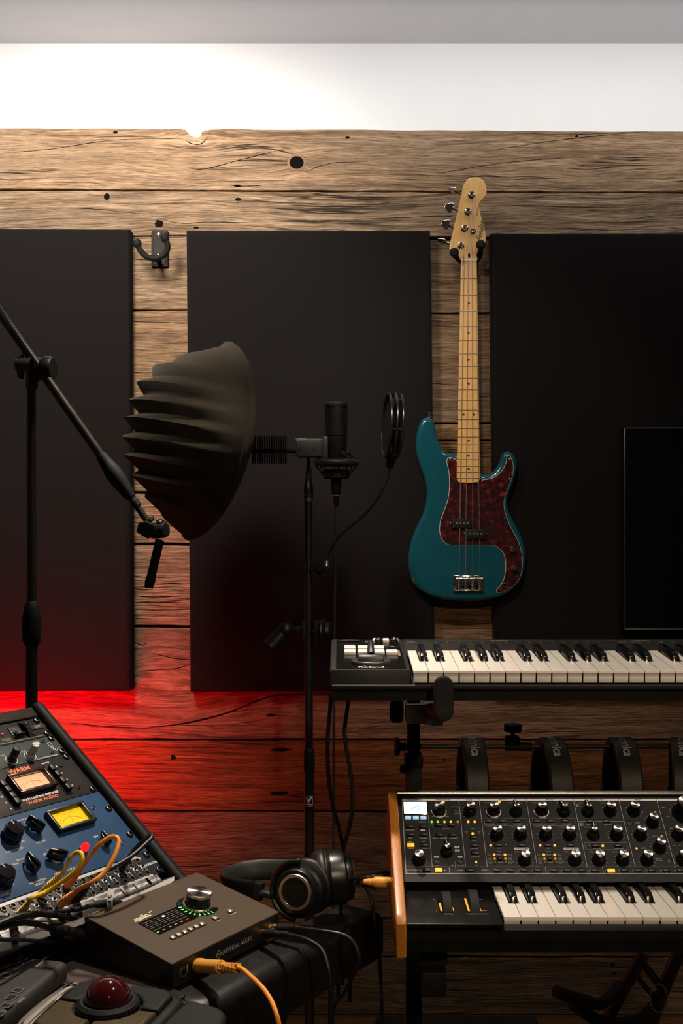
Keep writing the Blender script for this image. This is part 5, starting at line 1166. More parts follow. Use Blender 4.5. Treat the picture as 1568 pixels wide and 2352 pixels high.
def led(x, y, mat, s=1.0):
    o = obj('indicator_light', LM, mat, syn, SP @ T(x, y, 0) @ M4.Scale(s, 4), data=LDs.get(mat.name)); LDs[mat.name] = o.data
BM = MB(); BM.box((0, 0, .0010), (.0105, .0052, .0032), .0006)
def btn(x, y, mat=None, w=1.0):
    mat = mat or BLK; o = obj('button', BM, mat, syn, SP @ T(x, y, 0) @ M4.Diagonal((w, 1, 1, 1)), data=LDs.get('b' + mat.name)); LDs['b' + mat.name] = o.data
pr = MB(); pd = MB(); pk_ = MB()                  # bright print, dim print, black print on white
def box_(mb, x0, y0, x1, y1, w=.0005): mb.line([(x0, y0), (x1, y0), (x1, y1), (x0, y1), (x0, y0)], w, Z1)
PX1 = SW - .020
for q in ([(.0215, .0), (.0215, .1315)], [(.0215, .0005), (PX1, .0005)], [(PX1, 0), (PX1, .1315)]): pd.line(q, .0008, Z1)
pd.line([(.0215, .0117), (PX1, .0117)], .0005, Z1)
DIV = [.0602, .1088, .1403, .2130, .2856, .3555, .4137, .52, .60]
for x in DIV: pd.line([(x, .0117), (x, .1310)], .0006, Z1)
for x in (.0846, .2245, .3075, .3985, .47): pd.line([(x, .0005), (x, .0117)], .0005, Z1)
edges = [.0215] + DIV + [PX1]
for a, b, s_ in zip(edges, edges[1:], ('PROGRAMMING', 'ARPEGGIATOR', 'GLIDE', 'MOD 1', 'MOD 2', 'OSCILLATORS', 'MIXER', 'FILTER', 'ENVELOPES', 'OUTPUT')):
    pr.rect(a + .0003, .1305, b - .0003, .1342, Z1); pk_.text(s_, ((a + b) / 2, .1323), .0030, Z1 + .0002, bold=.02, sx=1.1)
# programming
m = MB(); m.box((.0412, .1167, .0), (.0390, .0262, .0012), .0004); scf = obj('display_frame', m, GLOSS, syn, SP)
m = MB(); m.rect(.0236, .1055, .0588, .1280, .0008); obj('display', m, pm('display_lit', (.8, .9, .95), .3, emit=(.82, .95, 1.0), est=1.5, var=(30, .02)), scf, None, 0)
m = MB(); m.line([(p.x, p.y) for p in spline([(.034, .114, 0), (.040, .118, 0), (.044, .1205, 0), (.0465, .117, 0), (.0465, .112, 0)], 4)], .0042, .0010); obj('display_graphic', m, pm('display_graphic', (.35, .5, .6), .4, emit=(.5, .72, .85), est=.9, var=(30, .3)), scf, None, 0)
BBL = pm('button_backlit_blue', (.35, .5, .65), .35, emit=(.55, .78, 1.0), est=.55, var=(300, .3))
for x in (.0292, .0409, .0524): btn(x, .0985, BBL, .85)
for x, y in ((.0309, .0821), (.0507, .0821), (.0310, .0680), (.0506, .0680), (.0504, .0495)): btn(x, y)
btn(.0308, .0491, BTN_O)
sknob(.0412, .0235); sknob(.0768, .1111); selknob(.0834, .0373, 8); sknob(.1244, .1105)
led(.0855, .1285, LED_O, .8)
for x, mt_ in ((.0644, LED_GY), (.0738, LED_GY), (.0838, pm('led_yellow_dim', (.5, .45, .03), .4, emit=(.9, .75, .03), est=.7)), (.0934, LED_O), (.1038, LED_OD)): led(x, .0910, mt_)
for x, y in ((.0743, .0853), (.0935, .0853), (.0743, .0673), (.0940, .0673), (.1252, .0632), (.1247, .0491), (.1247, .0357)): btn(x, y)
btn(.0690, .0060, BTN_O); btn(.0523, .0060); btn(.1138, .0058)
RB = MB(); RB.lathe([(.0048, 0), (.0046, .001), (.0038, .0012), (.0034, .0006), (0, .0006)], 16)
rd = None
for x, y in ((.1018, .1118), (.0670, .0211), (.1015, .0211), (.3635, .0892), (.4073, .0227)):
    o = obj('round_button', RB, BLK, syn, SP @ T(x, y, 0), data=rd); rd = o.data
led(.1197, .0912, LED_O); led(.1295, .0912, LED_O); led(.1245, .0698, LED_O); led(.1150, .0698, LED_OX); led(.1345, .0698, LED_OX); led(.1247, .0200, LED_O, .9)
# modulation sections
for dx in (0, .0730):
    sknob(.1600 + dx, .1105); selknob(.1940 + dx, .1095, 12 + 22 * (dx > 0)); sknob(.1604 + dx, .0673); sknob(.1957 + dx, .0673); sknob(.1962 + dx, .0232)
    for x in (.1505, .1715, .1935): btn(x + dx, .0930)
    btn(.1605 + dx, .0495); btn(.1945 + dx, .0495); btn(.1602 + dx, .0258, w=.6)
    box_(pd, .1443 + dx, .0845, .2088 + dx, .0978)
    for x, y, mt_ in ((.1493, .0490, LED_O), (.1710, .0490, LED_O if dx else LED_OX), (.1525, .0325, LED_O), (.1684, .0325, LED_O), (.1524, .0254, LED_OD), (.1682, .0254, LED_OD), (.1525, .0188, LED_OX), (.1683, .0188, LED_OX)): led(x + dx, y, mt_)
    for s_, x, y, z_ in (('HI RANGE', .1520, .0872, .0030), ('SYNC', .1735, .0872, .0030), ('KB RESET', .1950, .0872, .0030), ('PITCH AMT', .1540, .0815, .0026), ('FILTER AMT', .1880, .0815, .0026), ('OSC', .1610, .0440, .0030), ('BOTH', .1605, .0380, .0024), ('MOD %d' % (1 + (dx > 0)), .1605, .0325, .0030), ('DEST', .1605, .0190, .0030), ('OSC 1', .1455, .0336, .0022), ('WAVE', .1455, .0310, .0022), ('VCA', .1458, .0265, .0022), ('LEVEL', .1458, .0242, .0022), ('LFO 2', .1458, .0200, .0022), ('RATE', .1458, .0177, .0022), ('OSC 2', .1752, .0336, .0022), ('WAVE', .1752, .0310, .0022), ('NOISE', .1752, .0265, .0022), ('LEVEL', .1752, .0242, .0022), ('EG TIME/', .1762, .0200, .0022), ('PGM', .1745, .0177, .0022), ('LFO RATE', .1535, .1265, .0028), ('MOD %d SOURCE' % (1 + (dx > 0)), .1945, .1262, .0028), ('MOD', .1865, .0375, .0028)): pd.text(s_, (x + dx, y), z_, Z1)
    pr.rect(.1830 + dx, .0413, .2056 + dx, .0450, Z1); pk_.text('CONTROLLERS', (.1943 + dx, .0431), .0027, Z1 + .0002, bold=.02)
led(.1709, .1281, LED_O)
# oscillators, mixer, filter
selknob(.3035, .1093, 18); sknob(.3378, .1107); selknob(.3043, .0668, 0); sknob(.3388, .0668); sknob(.3046, .0233); sknob(.3393, .0230)
led(.3150, .0481, LED_O); led(.2945, .0481, LED_OX); btn(.3045, .0485); btn(.3380, .0485); btn(.3045, .0925); btn(.3290, .0925)
box_(pd, .2888, .0412, .3515, .0540); pd.line([(.2862, .0920), (.3552, .0920)], .0005, Z1)
for a, b, s_ in ((.2890, .1215, '1'), (.2892, .0865, '2')): box_(pd, a - .0030, b - .0024, a + .0034, b + .0028, .0004); pr.text(s_, (a, b), .0048, Z1, bold=.03)
sknob(.3738, .1107); sknob(.3974, .0892); sknob(.3744, .0668); sknob(.3982, .0448); sknob(.3747, .0233)
led(.4062, .1085, LED_OD); led(.4061, .0650, LED_OD); led(.3641, .0436, LED_O, .8)
sknob(.4475, .1075, 1.65); sknob(.4305, .0668); sknob(.4275, .0233); sknob(.4620, .0668); sknob(.4620, .0233); led(.4205, .0475, LED_OX); led(.4290, .0475, LED_OX); btn(.4400, .0485)
for i in range(4):
    for y in (.1105, .0668, .0233): sknob(.5350 + .038 * i, y)
sknob(.6350 + .012, .1105) if False else None
for x, y, z_, s_ in ((.0309, .0763, .0030, 'COMPARE'), (.0310, .0620, .0030, 'MIDI'), (.0506, .0620, .0030, 'GLOBAL'), (.0308, .0437, .0030, 'PRESET'), (.0510, .0437, .0030, 'PANEL'), (.0500, .0908, .0030, 'CURSOR'), (.0307, .0553, .0026, 'EDIT'), (.0504, .0553, .0026, 'INIT'), (.0845, .0783, .0032, 'RANGE'), (.0745, .0615, .0032, 'BACK / FORTH'), (.0955, .0615, .0032, 'INVERT'), (.1040, .1060, .0030, 'SYNC'), (.0672, .0142, .0030, 'ON'), (.1018, .0142, .0030, 'LATCH'), (.0885, .0142, .0028, 'STEP'), (.1250, .0785, .0030, 'OSC'), (.1252, .0575, .0030, 'TYPE'), (.1247, .0435, .0032, 'GATED'), (.1247, .0295, .0032, 'LEGATO'), (.1250, .0142, .0030, 'ON'), (.1150, .0732, .0024, 'LCR'), (.1345, .0732, .0024, 'EXP'), (.0310, .0060, .0032, 'KB OCTAVE'), (.1005, .0058, .0032, 'BANK'), (.1365, .0058, .0032, 'PRESET'), (.0690, .1010, .0024, '5 BPM'), (.0870, .1010, .0024, '280 BPM'), (.2975, .1262, .0026, 'OCTAVE'), (.3290, .1262, .0026, 'WAVE'), (.3050, .0865, .0030, 'HARD SYNC'), (.3300, .0865, .0030, 'KB RESET'), (.2985, .0815, .0026, 'OCTAVE'), (.3055, .0435, .0028, 'KB CTRL'), (.3380, .0435, .0028, 'DUO MODE'), (.2965, .0375, .0026, 'FREQ'), (.3310, .0375, .0026, 'BEAT'), (.3870, .1095, .0028, 'OSC 1'), (.3755, .0895, .0028, 'SUB 1'), (.3960, .0655, .0028, 'OSC 2'), (.3750, .0440, .0028, 'NOISE'), (.3930, .0255, .0028, 'FDBK /'), (.3930, .0225, .0028, 'EXT IN'), (.4230, .1010, .0024, '10Hz'), (.4205, .1180, .0024, '100Hz'), (.4240, .0790, .0028, 'RES')): pd.text(s_, (x, y), z_, Z1)
for x, y, s_ in ((.0505, .0763, 'SAVE'), (.0675, .0288, 'OFF'), (.1018, .0288, 'TIE'), (.0990, .0455, 'STEP'), (.0990, .0400, 'REC')): pr.rect(x - .0035, y - .0014, x + .0035, y + .0016, Z1); pk_.text(s_, (x, y), .0022, Z1 + .0002, bold=.02)
box_(pd, .0975, .1165, .1050, .1195, .0003); pd.line([(.0890, .0142), (.0940, .0142), (.0940, .0210), (.0970, .0210)], .0003, Z1); pd.line([(.0940, .0142), (.0940, .0058), (.0965, .0058)], .0003, Z1)
pd.text('1', (.1485, .0058), .0030, Z1)
for i, x in enumerate((.1536, .1732, .1932, .2130, .2362, .2560, .2765, .2960, .3191, .3388, .3590, .3784, .4000, .4200, .4400, .4600)):
    if i != 8: btn(x, .0055)
    else: btn(x, .0050, BTN_O)
    if i: pd.text(str(i + 1), (x - .0082, .0056), .0032, Z1)
def tri(mb, x, y, s, k): mb.add([(x - .0010 * s, y - .0011, Z1), (x + .0012 * s, y, Z1), (x - .0010 * s, y + .0011, Z1)], [(0, 1, 2)])
for x, y, s in ((.0425, .0060, -1), (.0785, .0060, 1), (.0645, .0850, -1), (.1040, .0850, 1), (.0580, .0437, 1)): tri(pd, x, y, s, 0)
# dial ticks and rate rings
for (x, y) in ((.0412, .0235), (.1244, .1105), (.1604, .0673), (.1957, .0673), (.2334, .0673), (.2687, .0673), (.1962, .0232), (.2692, .0232), (.3378, .1107), (.3388, .0668), (.3046, .0233), (.3393, .0230), (.3738, .1107), (.3974, .0892), (.3744, .0668), (.3982, .0448), (.3747, .0233), (.4305, .0668), (.4275, .0233)):
    for i in range(11):
        a = R(-135 + 27 * i); c_, s_ = sin(a), cos(a); r0, r1 = .0112, .0132 if i not in (0, 10) else .0140
        pd.line([(x + r0 * c_, y + r0 * s_), (x + r1 * c_, y + r1 * s_)], .0004, Z1)
for i in range(22):
    a = R(-150 + 14 * i); pd.line([(.4475 + .0178 * sin(a), .1075 + .0178 * cos(a)), (.4475 + .0198 * sin(a), .1075 + .0198 * cos(a))], .0004, Z1)
for x in (.0768, .1600, .2330):
    pr.line([(x + .0110 * cos(R(a)), .1105 + .0110 * sin(R(a))) for a in range(165, 376, 10)], .0012, Z1); pr.rect(x - .0040, .0988, x + .0040, .1012, Z1)
obj('panel_print', pr, PRINT, syn, SP, 0); obj('panel_print', pd, PRINTD, syn, SP, 0); obj('panel_print', pk_, PRINTK, syn, SP, 0)
# pitch and modulation wheels with their orange glow
GLOW = pm('orange_wheel_glow', (.8, .25, .02), .4, emit=(1.0, .30, .015), est=1.2, var=(60, .3))
for x, px0 in ((.0712, 0), (.1085, 1)):
    m = MB(); m.rect(x - .0095, .045, x + .0105, .105, .0440); wl = obj('wheel_slot', m, DARK, syn, None, 0)
    m = MB(); m.lathe([(0, -.0070), (.030, -.0070), (.0325, -.0055), (.0325, .0055), (.030, .0070), (0, .0070)], 40, frame((x + .0018, .075, .0280), (0, 1, 0), (0, 0, 1), (1, 0, 0)))
    if px0: m.lathe([(.0325, -.0064), (.0345, -.0060), (.0345, .0060), (.0325, .0064)], 40, frame((x + .0018, .075, .0280), (0, 1, 0), (0, 0, 1), (1, 0, 0)))
    obj('wheel', m, RUBBER, wl)
    m = MB(); m.rect(x - .0080, .048, x - .0054, .080 if not px0 else .098, .0446); m.rect(x + .0091, .048, x + .0102, .064, .0446); obj('wheel_glow', m, GLOW, wl, None, 0)
m = MB(); m.text('PITCH', (.0745, .0385), .0042, .0439, sx=1.1); m.text('MODULATION', (.1120, .0385), .0042, .0439, sx=1.1); m.text('MAX', (.1215, .095), .0034, .0439); m.text('MIN', (.1230, .051), .0034, .0439); m.disc((.058, .051, .0439), .0007); m.disc((.058, .095, .0439), .0007)
obj('wheel_lettering', m, PRINTD, syn, None, 0)

# ------------------------------------------------------------------ keyboard stand
KPY = 1.93
ks = thing('keyboard_stand', 'black two tier keyboard stand with grey clamps and a headphone rail', 'keyboard stand', (at(949, 0, KPY).x, KPY, FZ)); I = ks.matrix_world.inverted()
px = at(949, 0, KPY).x; zz = lambda y, Y=KPY: at(0, y, Y).z
mk = []
for xx in (px, px + .62):
    m = MB(); m.box((xx, KPY, (zz(1600) + zz(1760)) / 2), (.0215, .030, zz(1600) - zz(1760)), .002); obj('upper_post', m, BLKM, ks, I)
    m = MB(); m.box((xx, KPY, (zz(1737) + .10) / 2), (.0270, .036, zz(1737) - .10), .002); obj('lower_post', m, BLKM, ks, I)
    m = MB(); m.box((xx, KPY, zz(1745)), (.0310, .040, .022), .003); m.lathe([(0, .010), (.006, .009), (.008, .004), (.008, 0)], 12, along((xx - .014, KPY, zz(1766)), (-1, 0, 0))); obj('post_collar', m, BLKM, ks, I)
    # clamp with knurled knob and the upper tier arm
    cz = zz(1636)
    m = MB(); m.box((xx + .002, KPY - .006, cz + .002), (.034, .050, .034), .004); m.lathe([(.020, 0), (.020, .012), (.017, .014)], 24, along((xx + .018, KPY - .008, cz), (1, 0, 0))); m.prism([(0, -.018), (.018, -.018), (.022, .010), (.010, .020), (0, .020)], -.02, .02, .002, 2, frame((xx + .030, KPY - .010, cz), (1, 0, 0), (0, 0, 1), (0, -1, 0))); cp = obj('tier_clamp', m, ALLOY, ks, I)
    m = MB()
    m.lathe([(0, .024), (.014, .023), (.0185, .019), (.0185, .004), (.016, 0)], 20, along((xx - .018, KPY - .006, cz + .003), (-1, 0, 0)))
    for i in range(20):
        a = 2 * pi * i / 20; m.tube([(xx - .022, KPY - .006 + .0185 * cos(a), cz + .003 + .0185 * sin(a)), (xx - .036, KPY - .006 + .0185 * cos(a), cz + .003 + .0185 * sin(a))], .0016, 6)
    obj('clamp_knob', m, BLKM, cp)
    bpy.data.objects[cp.name].children[0].matrix_local = M4.Identity(4)
    ax = at(1018, 0, 1.655).x + (xx - px); az = zz(1620, 1.655)
    m = MB(); m.tube([(ax, 1.655, at(0, 1638, 1.655).z), (ax, KPY + .02, cz)], .0125, 14); m.lathe([(0, .004), (.009, .003), (.0118, 0), (.0118, -.012)], 16, along((ax, 1.650, at(0, 1638, 1.655).z), (0, -1, 0))); arm = obj('support_arm', m, BLKM, ks, I)
    za, zb2 = at(0, 1552, 1.655).z, at(0, 1655, 1.655).z
    m = MB(); m.prism(rrect(ax - .0145, zb2, ax + .0145, za, .0143, 6), -.006, .008, .003, 2, frame((0, 1.655, 0), (1, 0, 0), (0, 0, 1), (0, -1, 0))); obj('end_stop', m, RUBBER, ks, I)
    # lower tier beam under the synthesizer
    lx = at(996, 0, 1.50).x + (xx - px); lt, lb2 = at(0, 2234, 1.50).z, at(0, 2293, 1.50).z
    m = MB(); m.box((lx, 1.735, (lt + lb2) / 2), (.035, .47, lt - lb2), .003); obj('tier_beam', m, BLKM, ks, I)
    m = MB(); m.box((lx, 1.60, (lt + .771) / 2), (.040, .16, .771 - lt), .002); obj('beam_pad', m, RUBBER, ks, I)
    m = MB(); m.box((xx + .004, 1.84, .055), (.036, .09, .14), .003); m.box((xx + .002, 1.72, FZ + .055), (.040, .62, .035), .003); obj('foot_bar', m, BLKM, ks, I)
    for yy in (1.45, 1.99):
        m = MB(); m.box((xx + .002, yy, FZ + .0190), (.046, .05, .037), .006); obj('rubber_foot', m, RUBBER, ks, I)
# headphone rail
rz = zz(1714.5)
m = MB(); m.tube([(at(930, 0, KPY).x, KPY, rz), (px + .66, KPY, rz)], .0042, 12); rl = obj('headphone_rail', m, STEELB, ks, I)
m = MB(); m.lathe([(.0075, 0), (.0075, .010), (.012, .011), (.0155, .012), (.0155, .019), (.0135, .020), (0, .020)], 20, along((at(932, 0, KPY).x, KPY, rz), (-1, 0, 0))); obj('rail_knob', m, BLKM, ks, I)
a, b = at(1160, 0, KPY).x, at(1220, 0, KPY).x
m = MB(); m.tube([(a, KPY, rz), (b, KPY, rz)], .0078, 14); m.box(((a + a + .024) / 2, KPY, rz + .010), (.024, .018, .016), .002); m.tube([(a + .013, KPY, rz + .010), (a + .013, KPY, rz + .034)], .0036, 10); m.lathe([(.0145, .026), (.0155, .028), (.0155, .036), (.014, .039), (0, .039)], 18, T(a + .013, KPY, rz)); obj('rail_tee_clamp', m, BLKM, ks, I)

# ------------------------------------------------------------------ headphones hanging from the rail
def hang_phone():
    """hangs from the origin (centre of the rail) across the rail: arc in the y-z plane"""
    t = thing('hanging_headphones', '', 'headphones', (0, 0, 0), 'headphones hanging from the stand rail')
    ay, az, zc = .074, .078, -.0735; hw = .0195
    def arc_pt(a, k): return (k * ay * cos(a), zc + .0 + k * az * sin(a))
    A0, A1 = R(-12), R(192); n = 36; rows = []
    sec = [(-hw, 1.04), (-hw, 1.16), (-hw + .003, 1.19), (hw - .003, 1.19), (hw, 1.16), (hw, 1.04), (hw - .004, 1.0), (-hw + .004, 1.0), (-hw, 1.04)]
    for i in range(n + 1):
        a = A0 + (A1 - A0) * i / n; rows.append([(x, *arc_pt(a, k)) for x, k in sec])
    m = MB(); m.grid(rows); m.add(rows[0], [tuple(range(8))]); m.add(rows[-1], [tuple(range(7, -1, -1))])
    hb = obj('headband', m, pm('headband_vinyl', (.014, .0135, .0135), .5, spec=.4) if 'headband_vinyl' not in bpy.data.materials else bpy.data.materials['headband_vinyl'], t)
    m = MB(); vs, fs = glyphs('audio-technica', 'C', 0.0, .012); L_ = .0245; out = []
    for x, y in vs:                                # lettering wrapped over the top of the band
        s_ = x * L_ * .82; a = pi / 2 * 1.0 + s_ / .088 * 1.0; yy, z2 = arc_pt(a, 1.1955); out.append((y * L_ * .95, yy, z2))
    m.add([(-o[0], o[1], o[2]) for o in out], [f_[::-1] for f_ in fs]) if False else m.add(out, fs)
    obj('headband_lettering', m, PRINTG, hb, None, 0)
    for s in (-1, 1):                              # slider housing, yoke and cup on both sides
        yy, z0 = s * ay * 1.09, zc - .014
        m = MB(); m.box((0, yy, z0 - .014), (.044, .0150, .036), .004); m.box((0, yy + s * .0078, z0 - .020), (.027, .0006, .0009)); sl_ = obj('size_slider', m, BLK, t)
        m = MB(); m.tube([(0, yy, z0 - .02), (0, yy, z0 - .052)], .006, 10); m.tube([(.042 * cos(R(a)), yy + s * .008, z0 - .092 + .042 * sin(R(a))) for a in range(0, 181, 12)], .004, 8); obj('yoke', m, BLK, t)
        fr_ = frame((0, yy - s * .004, z0 - .092), (1, 0, 0), (0, 0, 1), (0, -s, 0)) if s < 0 else frame((0, yy - s * .004, z0 - .092), (-1, 0, 0), (0, 0, 1), (0, -s, 0))
        m = MB(); m.lathe([(0, -.018), (.024, -.018), (.036, -.014), (.038, -.004), (.038, 0)], 28, fr_); obj('ear_cup', m, BLK, t)
        m = MB(); m.lathe([(.022, .014), (.030, .0165), (.037, .014), (.041, .008), (.0405, .002), (.037, 0)], 28, fr_); obj('ear_pad', m, LEATHER, t)
    return t
PRINTG = pm('grey_silver_print', (.42, .41, .40), .5)
hp0 = hang_phone()
spots_ = [(1084, 0, 'leftmost'), (1266, 2, 'second from the left'), (1428, -3, 'third from the left'), (1566, -14, 'rightmost, cut by the picture edge')]
for i, (xx, rot, word) in enumerate(spots_):
    M_ = T(at(xx, 0, KPY).x, KPY, rz - .0045) @ M4.Rotation(R(rot), 4, 'Z')
    lab = 'black headphones hanging from the stand rail, ' + word
    if i == 0: hp0.matrix_world = M_; hp0['label'] = lab
    else: copy_tree(hp0, M_, lab)

# ------------------------------------------------------------------ audio interface on the desk
AP = V((-.21864, 1.43618, DZ)); AU = V((cos(R(55.787)), sin(R(55.787)), 0)); AB = V((-AU.y, AU.x, 0))
AW, AD, HF, HB_ = .2280, .1687, .0332, .0635
AM = frame(AP, AU, AB, (0, 0, 1))
ai = thing('audio_interface', 'brown metal desktop audio interface with a large silver knob and green level lights', 'audio interface', AM)
BRONZE = pm('bronze_anodised', (.056, .034, .018), .62, .15, bump=(1500, .05), var=(500, .05))
SHELL = pm('black_side', (.008, .0075, .007), .5, bump=(700, .05))
def rprof(off=0.0):
    pts = [(0 + off, .002), (0 + off, HF - .0015), (.0015 + off, HF - off)]
    ang = atan2(HB_ - HF, AD); r = .011
    cxx = AD - r - off; czz = HF + (HB_ - HF) * (AD - r) / AD - r / cos(ang) - off
    for i in range(7):
        a = R(90) + ang - (R(90) + ang) * i / 6; pts.append((cxx + r * cos(a), czz + r * sin(a)))
    pts.append((AD - off, .002)); return pts
YZ = frame((0, 0, 0), (0, 1, 0), (0, 0, 1), (1, 0, 0))
m = MB(); m.prism(rprof(), .0015, AW - .0015, .0, 1, YZ); obj('chassis', m, SHELL, ai)
tv_ = V((0, AD, HB_ - HF)).normalized(); tn2 = V((1, 0, 0)).cross(tv_)
TP = frame((0, 0, HF), (1, 0, 0), tv_, tn2)        # top plate coordinates
LT = sqrt(AD ** 2 + (HB_ - HF) ** 2)
m = MB(); m.prism([(.0, .0), (AW, .0), (AW, LT - .0125), (.0, LT - .0125)], -.001, .0012, .0006, 1, TP)
ang = atan2(HB_ - HF, AD); rows = []
for i in range(9):
    a = R(90) + ang - (R(90) + ang) * i / 8; c_ = (AD - .011, HF + (HB_ - HF) * (AD - .011) / AD - .011 / cos(ang))
    rows.append([(x, c_[0] + .0122 * cos(a), c_[1] + .0122 * sin(a)) for x in (0, AW)])
rows.append([(x, AD + .0012, .004) for x in (0, AW)])
m.grid(rows); tp_ = obj('top_plate', m, BRONZE, ai)
for x in (.012, AW - .012):
    for y in (.015, AD - .015):
        m = MB(); m.lathe([(.008, 0), (.008, .003)], 12, T(x, y, 0)); obj('rubber_foot', m, RUBBER, ai)
Zt = .0016
m = MB(); o = [(.0415, .1040), (.0407, .0640), (.0420, .0630), (.104, .0630)]
KC_ = (.1455, .0870); RR = .0300
arc_ = [(KC_[0] + RR * cos(R(a)), KC_[1] + RR * sin(R(a))) for a in range(226, 315, 8)]
arc2 = [(KC_[0] + RR * cos(R(a)), KC_[1] + RR * sin(R(a))) for a in range(80, 146, 8)]
o = [(.0420, .0630), (.118, .0630)] + arc_ + [(KC_[0] + .020 * cos(R(a)), KC_[1] + .020 * sin(R(a))) for a in range(310, 90, -20)] + arc2 + [(.114, .1040), (.0420, .1040)]
m.prism(o, .0008, .0014, 0, 1, TP); dsp = obj('display_glass', m, pm('display_glass_black', (.006, .006, .006), .12, rvar=.03), ai)
m = MB(); m.line([(.043, .0755), (.112, .0755)], .0006, Zt, TP)
for i in range(6):
    for r_ in range(5):
        x0 = .045 + .0118 * i; m.line([(x0, .082 + .0042 * r_), (x0 + .0085, .082 + .0042 * r_)], .0007, Zt, TP)
m.text('PREAMP', (.056, .0985), .0024, Zt, TP); m.text('INPUT', (.100, .0985), .0024, Zt, TP)
obj('display_text', m, pm('display_text_dim', (.20, .18, .15), .6, emit=(.8, .7, .55), est=.03), dsp, None, 0)
for i, (x, mt_) in enumerate(((.046, LED_GY), (.0580, LED_OD), (.0700, LED_OD), (.0815, LED_OD), (.0935, LED_OD), (.1055, LED_RD))):
    m = MB(); m.rect(x - .0022, .0685, x + .0022, .0702, Zt, TP); obj('status_light', m, mt_ if i not in (1, 2, 3, 4) else LED_RO, dsp, None, 0) if False else obj('status_light', m, mt_, dsp, None, 0)
m = MB(); m.rect(.0825, .0945, .0868, .0975, Zt, TP); obj('status_light', m, LED_W, dsp, None, 0)
for i in range(9):
    a = R(152 + i * 15.5); m = MB(); c_ = (KC_[0] + .0262 * cos(a), KC_[1] + .0262 * sin(a)); d_ = (cos(a), sin(a))
    m.line([(c_[0] - d_[0] * .0021, c_[1] - d_[1] * .0021), (c_[0] + d_[0] * .0021, c_[1] + d_[1] * .0021)], .0017, Zt, TP); obj('level_light', m, LED_G, dsp, None, 0)
m = MB()
for i in range(7):
    a = R(136 - i * 10); c_ = (KC_[0] + .0262 * cos(a), KC_[1] + .0262 * sin(a)); d_ = (cos(a), sin(a)); m.line([(c_[0] - d_[0] * .002, c_[1] - d_[1] * .002), (c_[0] + d_[0] * .002, c_[1] + d_[1] * .002)], .0014, Zt, TP)
obj('level_mark', m, pm('unlit_mark', (.025, .022, .02), .5), dsp, None, 0)
KM = TP @ T(*KC_, 0)
m = MB(); m.lathe([(.0222, .001), (.0222, .0042), (.0212, .0052), (.0190, .0055)], 48, KM); obj('knob_ring', m, pm('rose_metal', (.42, .34, .29), .3, .9), ai)
m = MB(); m.lathe([(.0175, .002), (.0178, .0060), (.0178, .0190)], 48, KM); vk = obj('level_knob', m, GLOSS, ai)
m = MB(); m.lathe([(.0178, .0188), (.0183, .0195), (.0183, .0225), (.0174, .0238), (.0, .0240)], 48); obj('silver_cap', m, SPUN, vk, KM)
BT = MB(); BT.box((0, 0, .0014), (.0062, .0066, .0030), .0008); BF_ = MB(); BF_.box((.0008, -.0002, .0004), (.0092, .0078, .0016), .0004)
bd1 = bd2 = None
for x in (.0494, .0614, .0733, .0852, .0970, .1085, .1362, .1692):
    f_ = obj('button_bezel', BF_, BLK, ai, TP @ T(x, .0450, .0010), data=bd1); bd1 = f_.data
    b_ = obj('button', BT, pm('pale_metal_button', (.78, .68, .55), .3, .6) if 'pale_metal_button' not in bpy.data.materials else bpy.data.materials['pale_metal_button'], f_, T(-.0006, 0, .0006), data=bd2); bd2 = b_.data
m = MB()
for i, y in enumerate((.1085, .1110, .1135, .1160, .1180, .1200)): m.line([(.0430 + .004 * max(0, i - 1), y), (.0750 - .003 * max(0, i - 2), y)], .0019, Zt, TP)
lgm = pm('logo_cream', (.80, .68, .50), .5)
m = MB(); m.text('apollo', (.0575, .1128), .0135, Zt, TP, bold=.03, sx=.78); m.text('x4', (.0785, .1165), .0075, Zt, TP)
m.line([(.0420, .1095), (.0735, .1095)], .0030, Zt, TP)
m.text('PREAMP', (.1362, .0385), .0026, Zt, TP); m.text('MONITOR', (.1692, .0385), .0026, Zt, TP)
obj('top_lettering', m, lgm, ai, None, 0)
FR = frame((0, 0, 0), (1, 0, 0), (0, 0, 1), (0, -1, 0))    # front face coordinates
m = MB(); m.text('UNIVERSAL AUDIO', (.131, .0165), .0092, .0003, FR, sx=.85); dx_ = .0925; m.line([(dx_ - .0055, .0165), (dx_, .0225), (dx_ + .0055, .0165), (dx_, .0105), (dx_ - .0055, .0165)], .0009, .0003, FR); m.text('UA', (dx_, .0165), .0045, .0003, FR)
m.line([(.0295, .0245), (.0285, .0190), (.0300, .0150)], .0014, .0003, FR)
obj('front_lettering', m, PRINTD, ai, None, 0)
JS = MB(); JS.lathe([(.0042, -.002), (.0042, .0012), (.0068, .0012), (.0070, 0)], 20); JH = MB(); JH.disc((0, 0, .0004), .0043)
j1 = j2 = None
for x in (.0215, .0480, .1840, .2080):
    a_ = obj('jack_socket', JS, GOLD, ai, FR @ T(x, .0165, .0), data=j1); j1 = a_.data
    h_ = obj('socket_hole', JH, DARK, a_, None, 0, data=j2); j2 = h_.data
def af(x, z, y=0): return AM @ V((x, y, z))
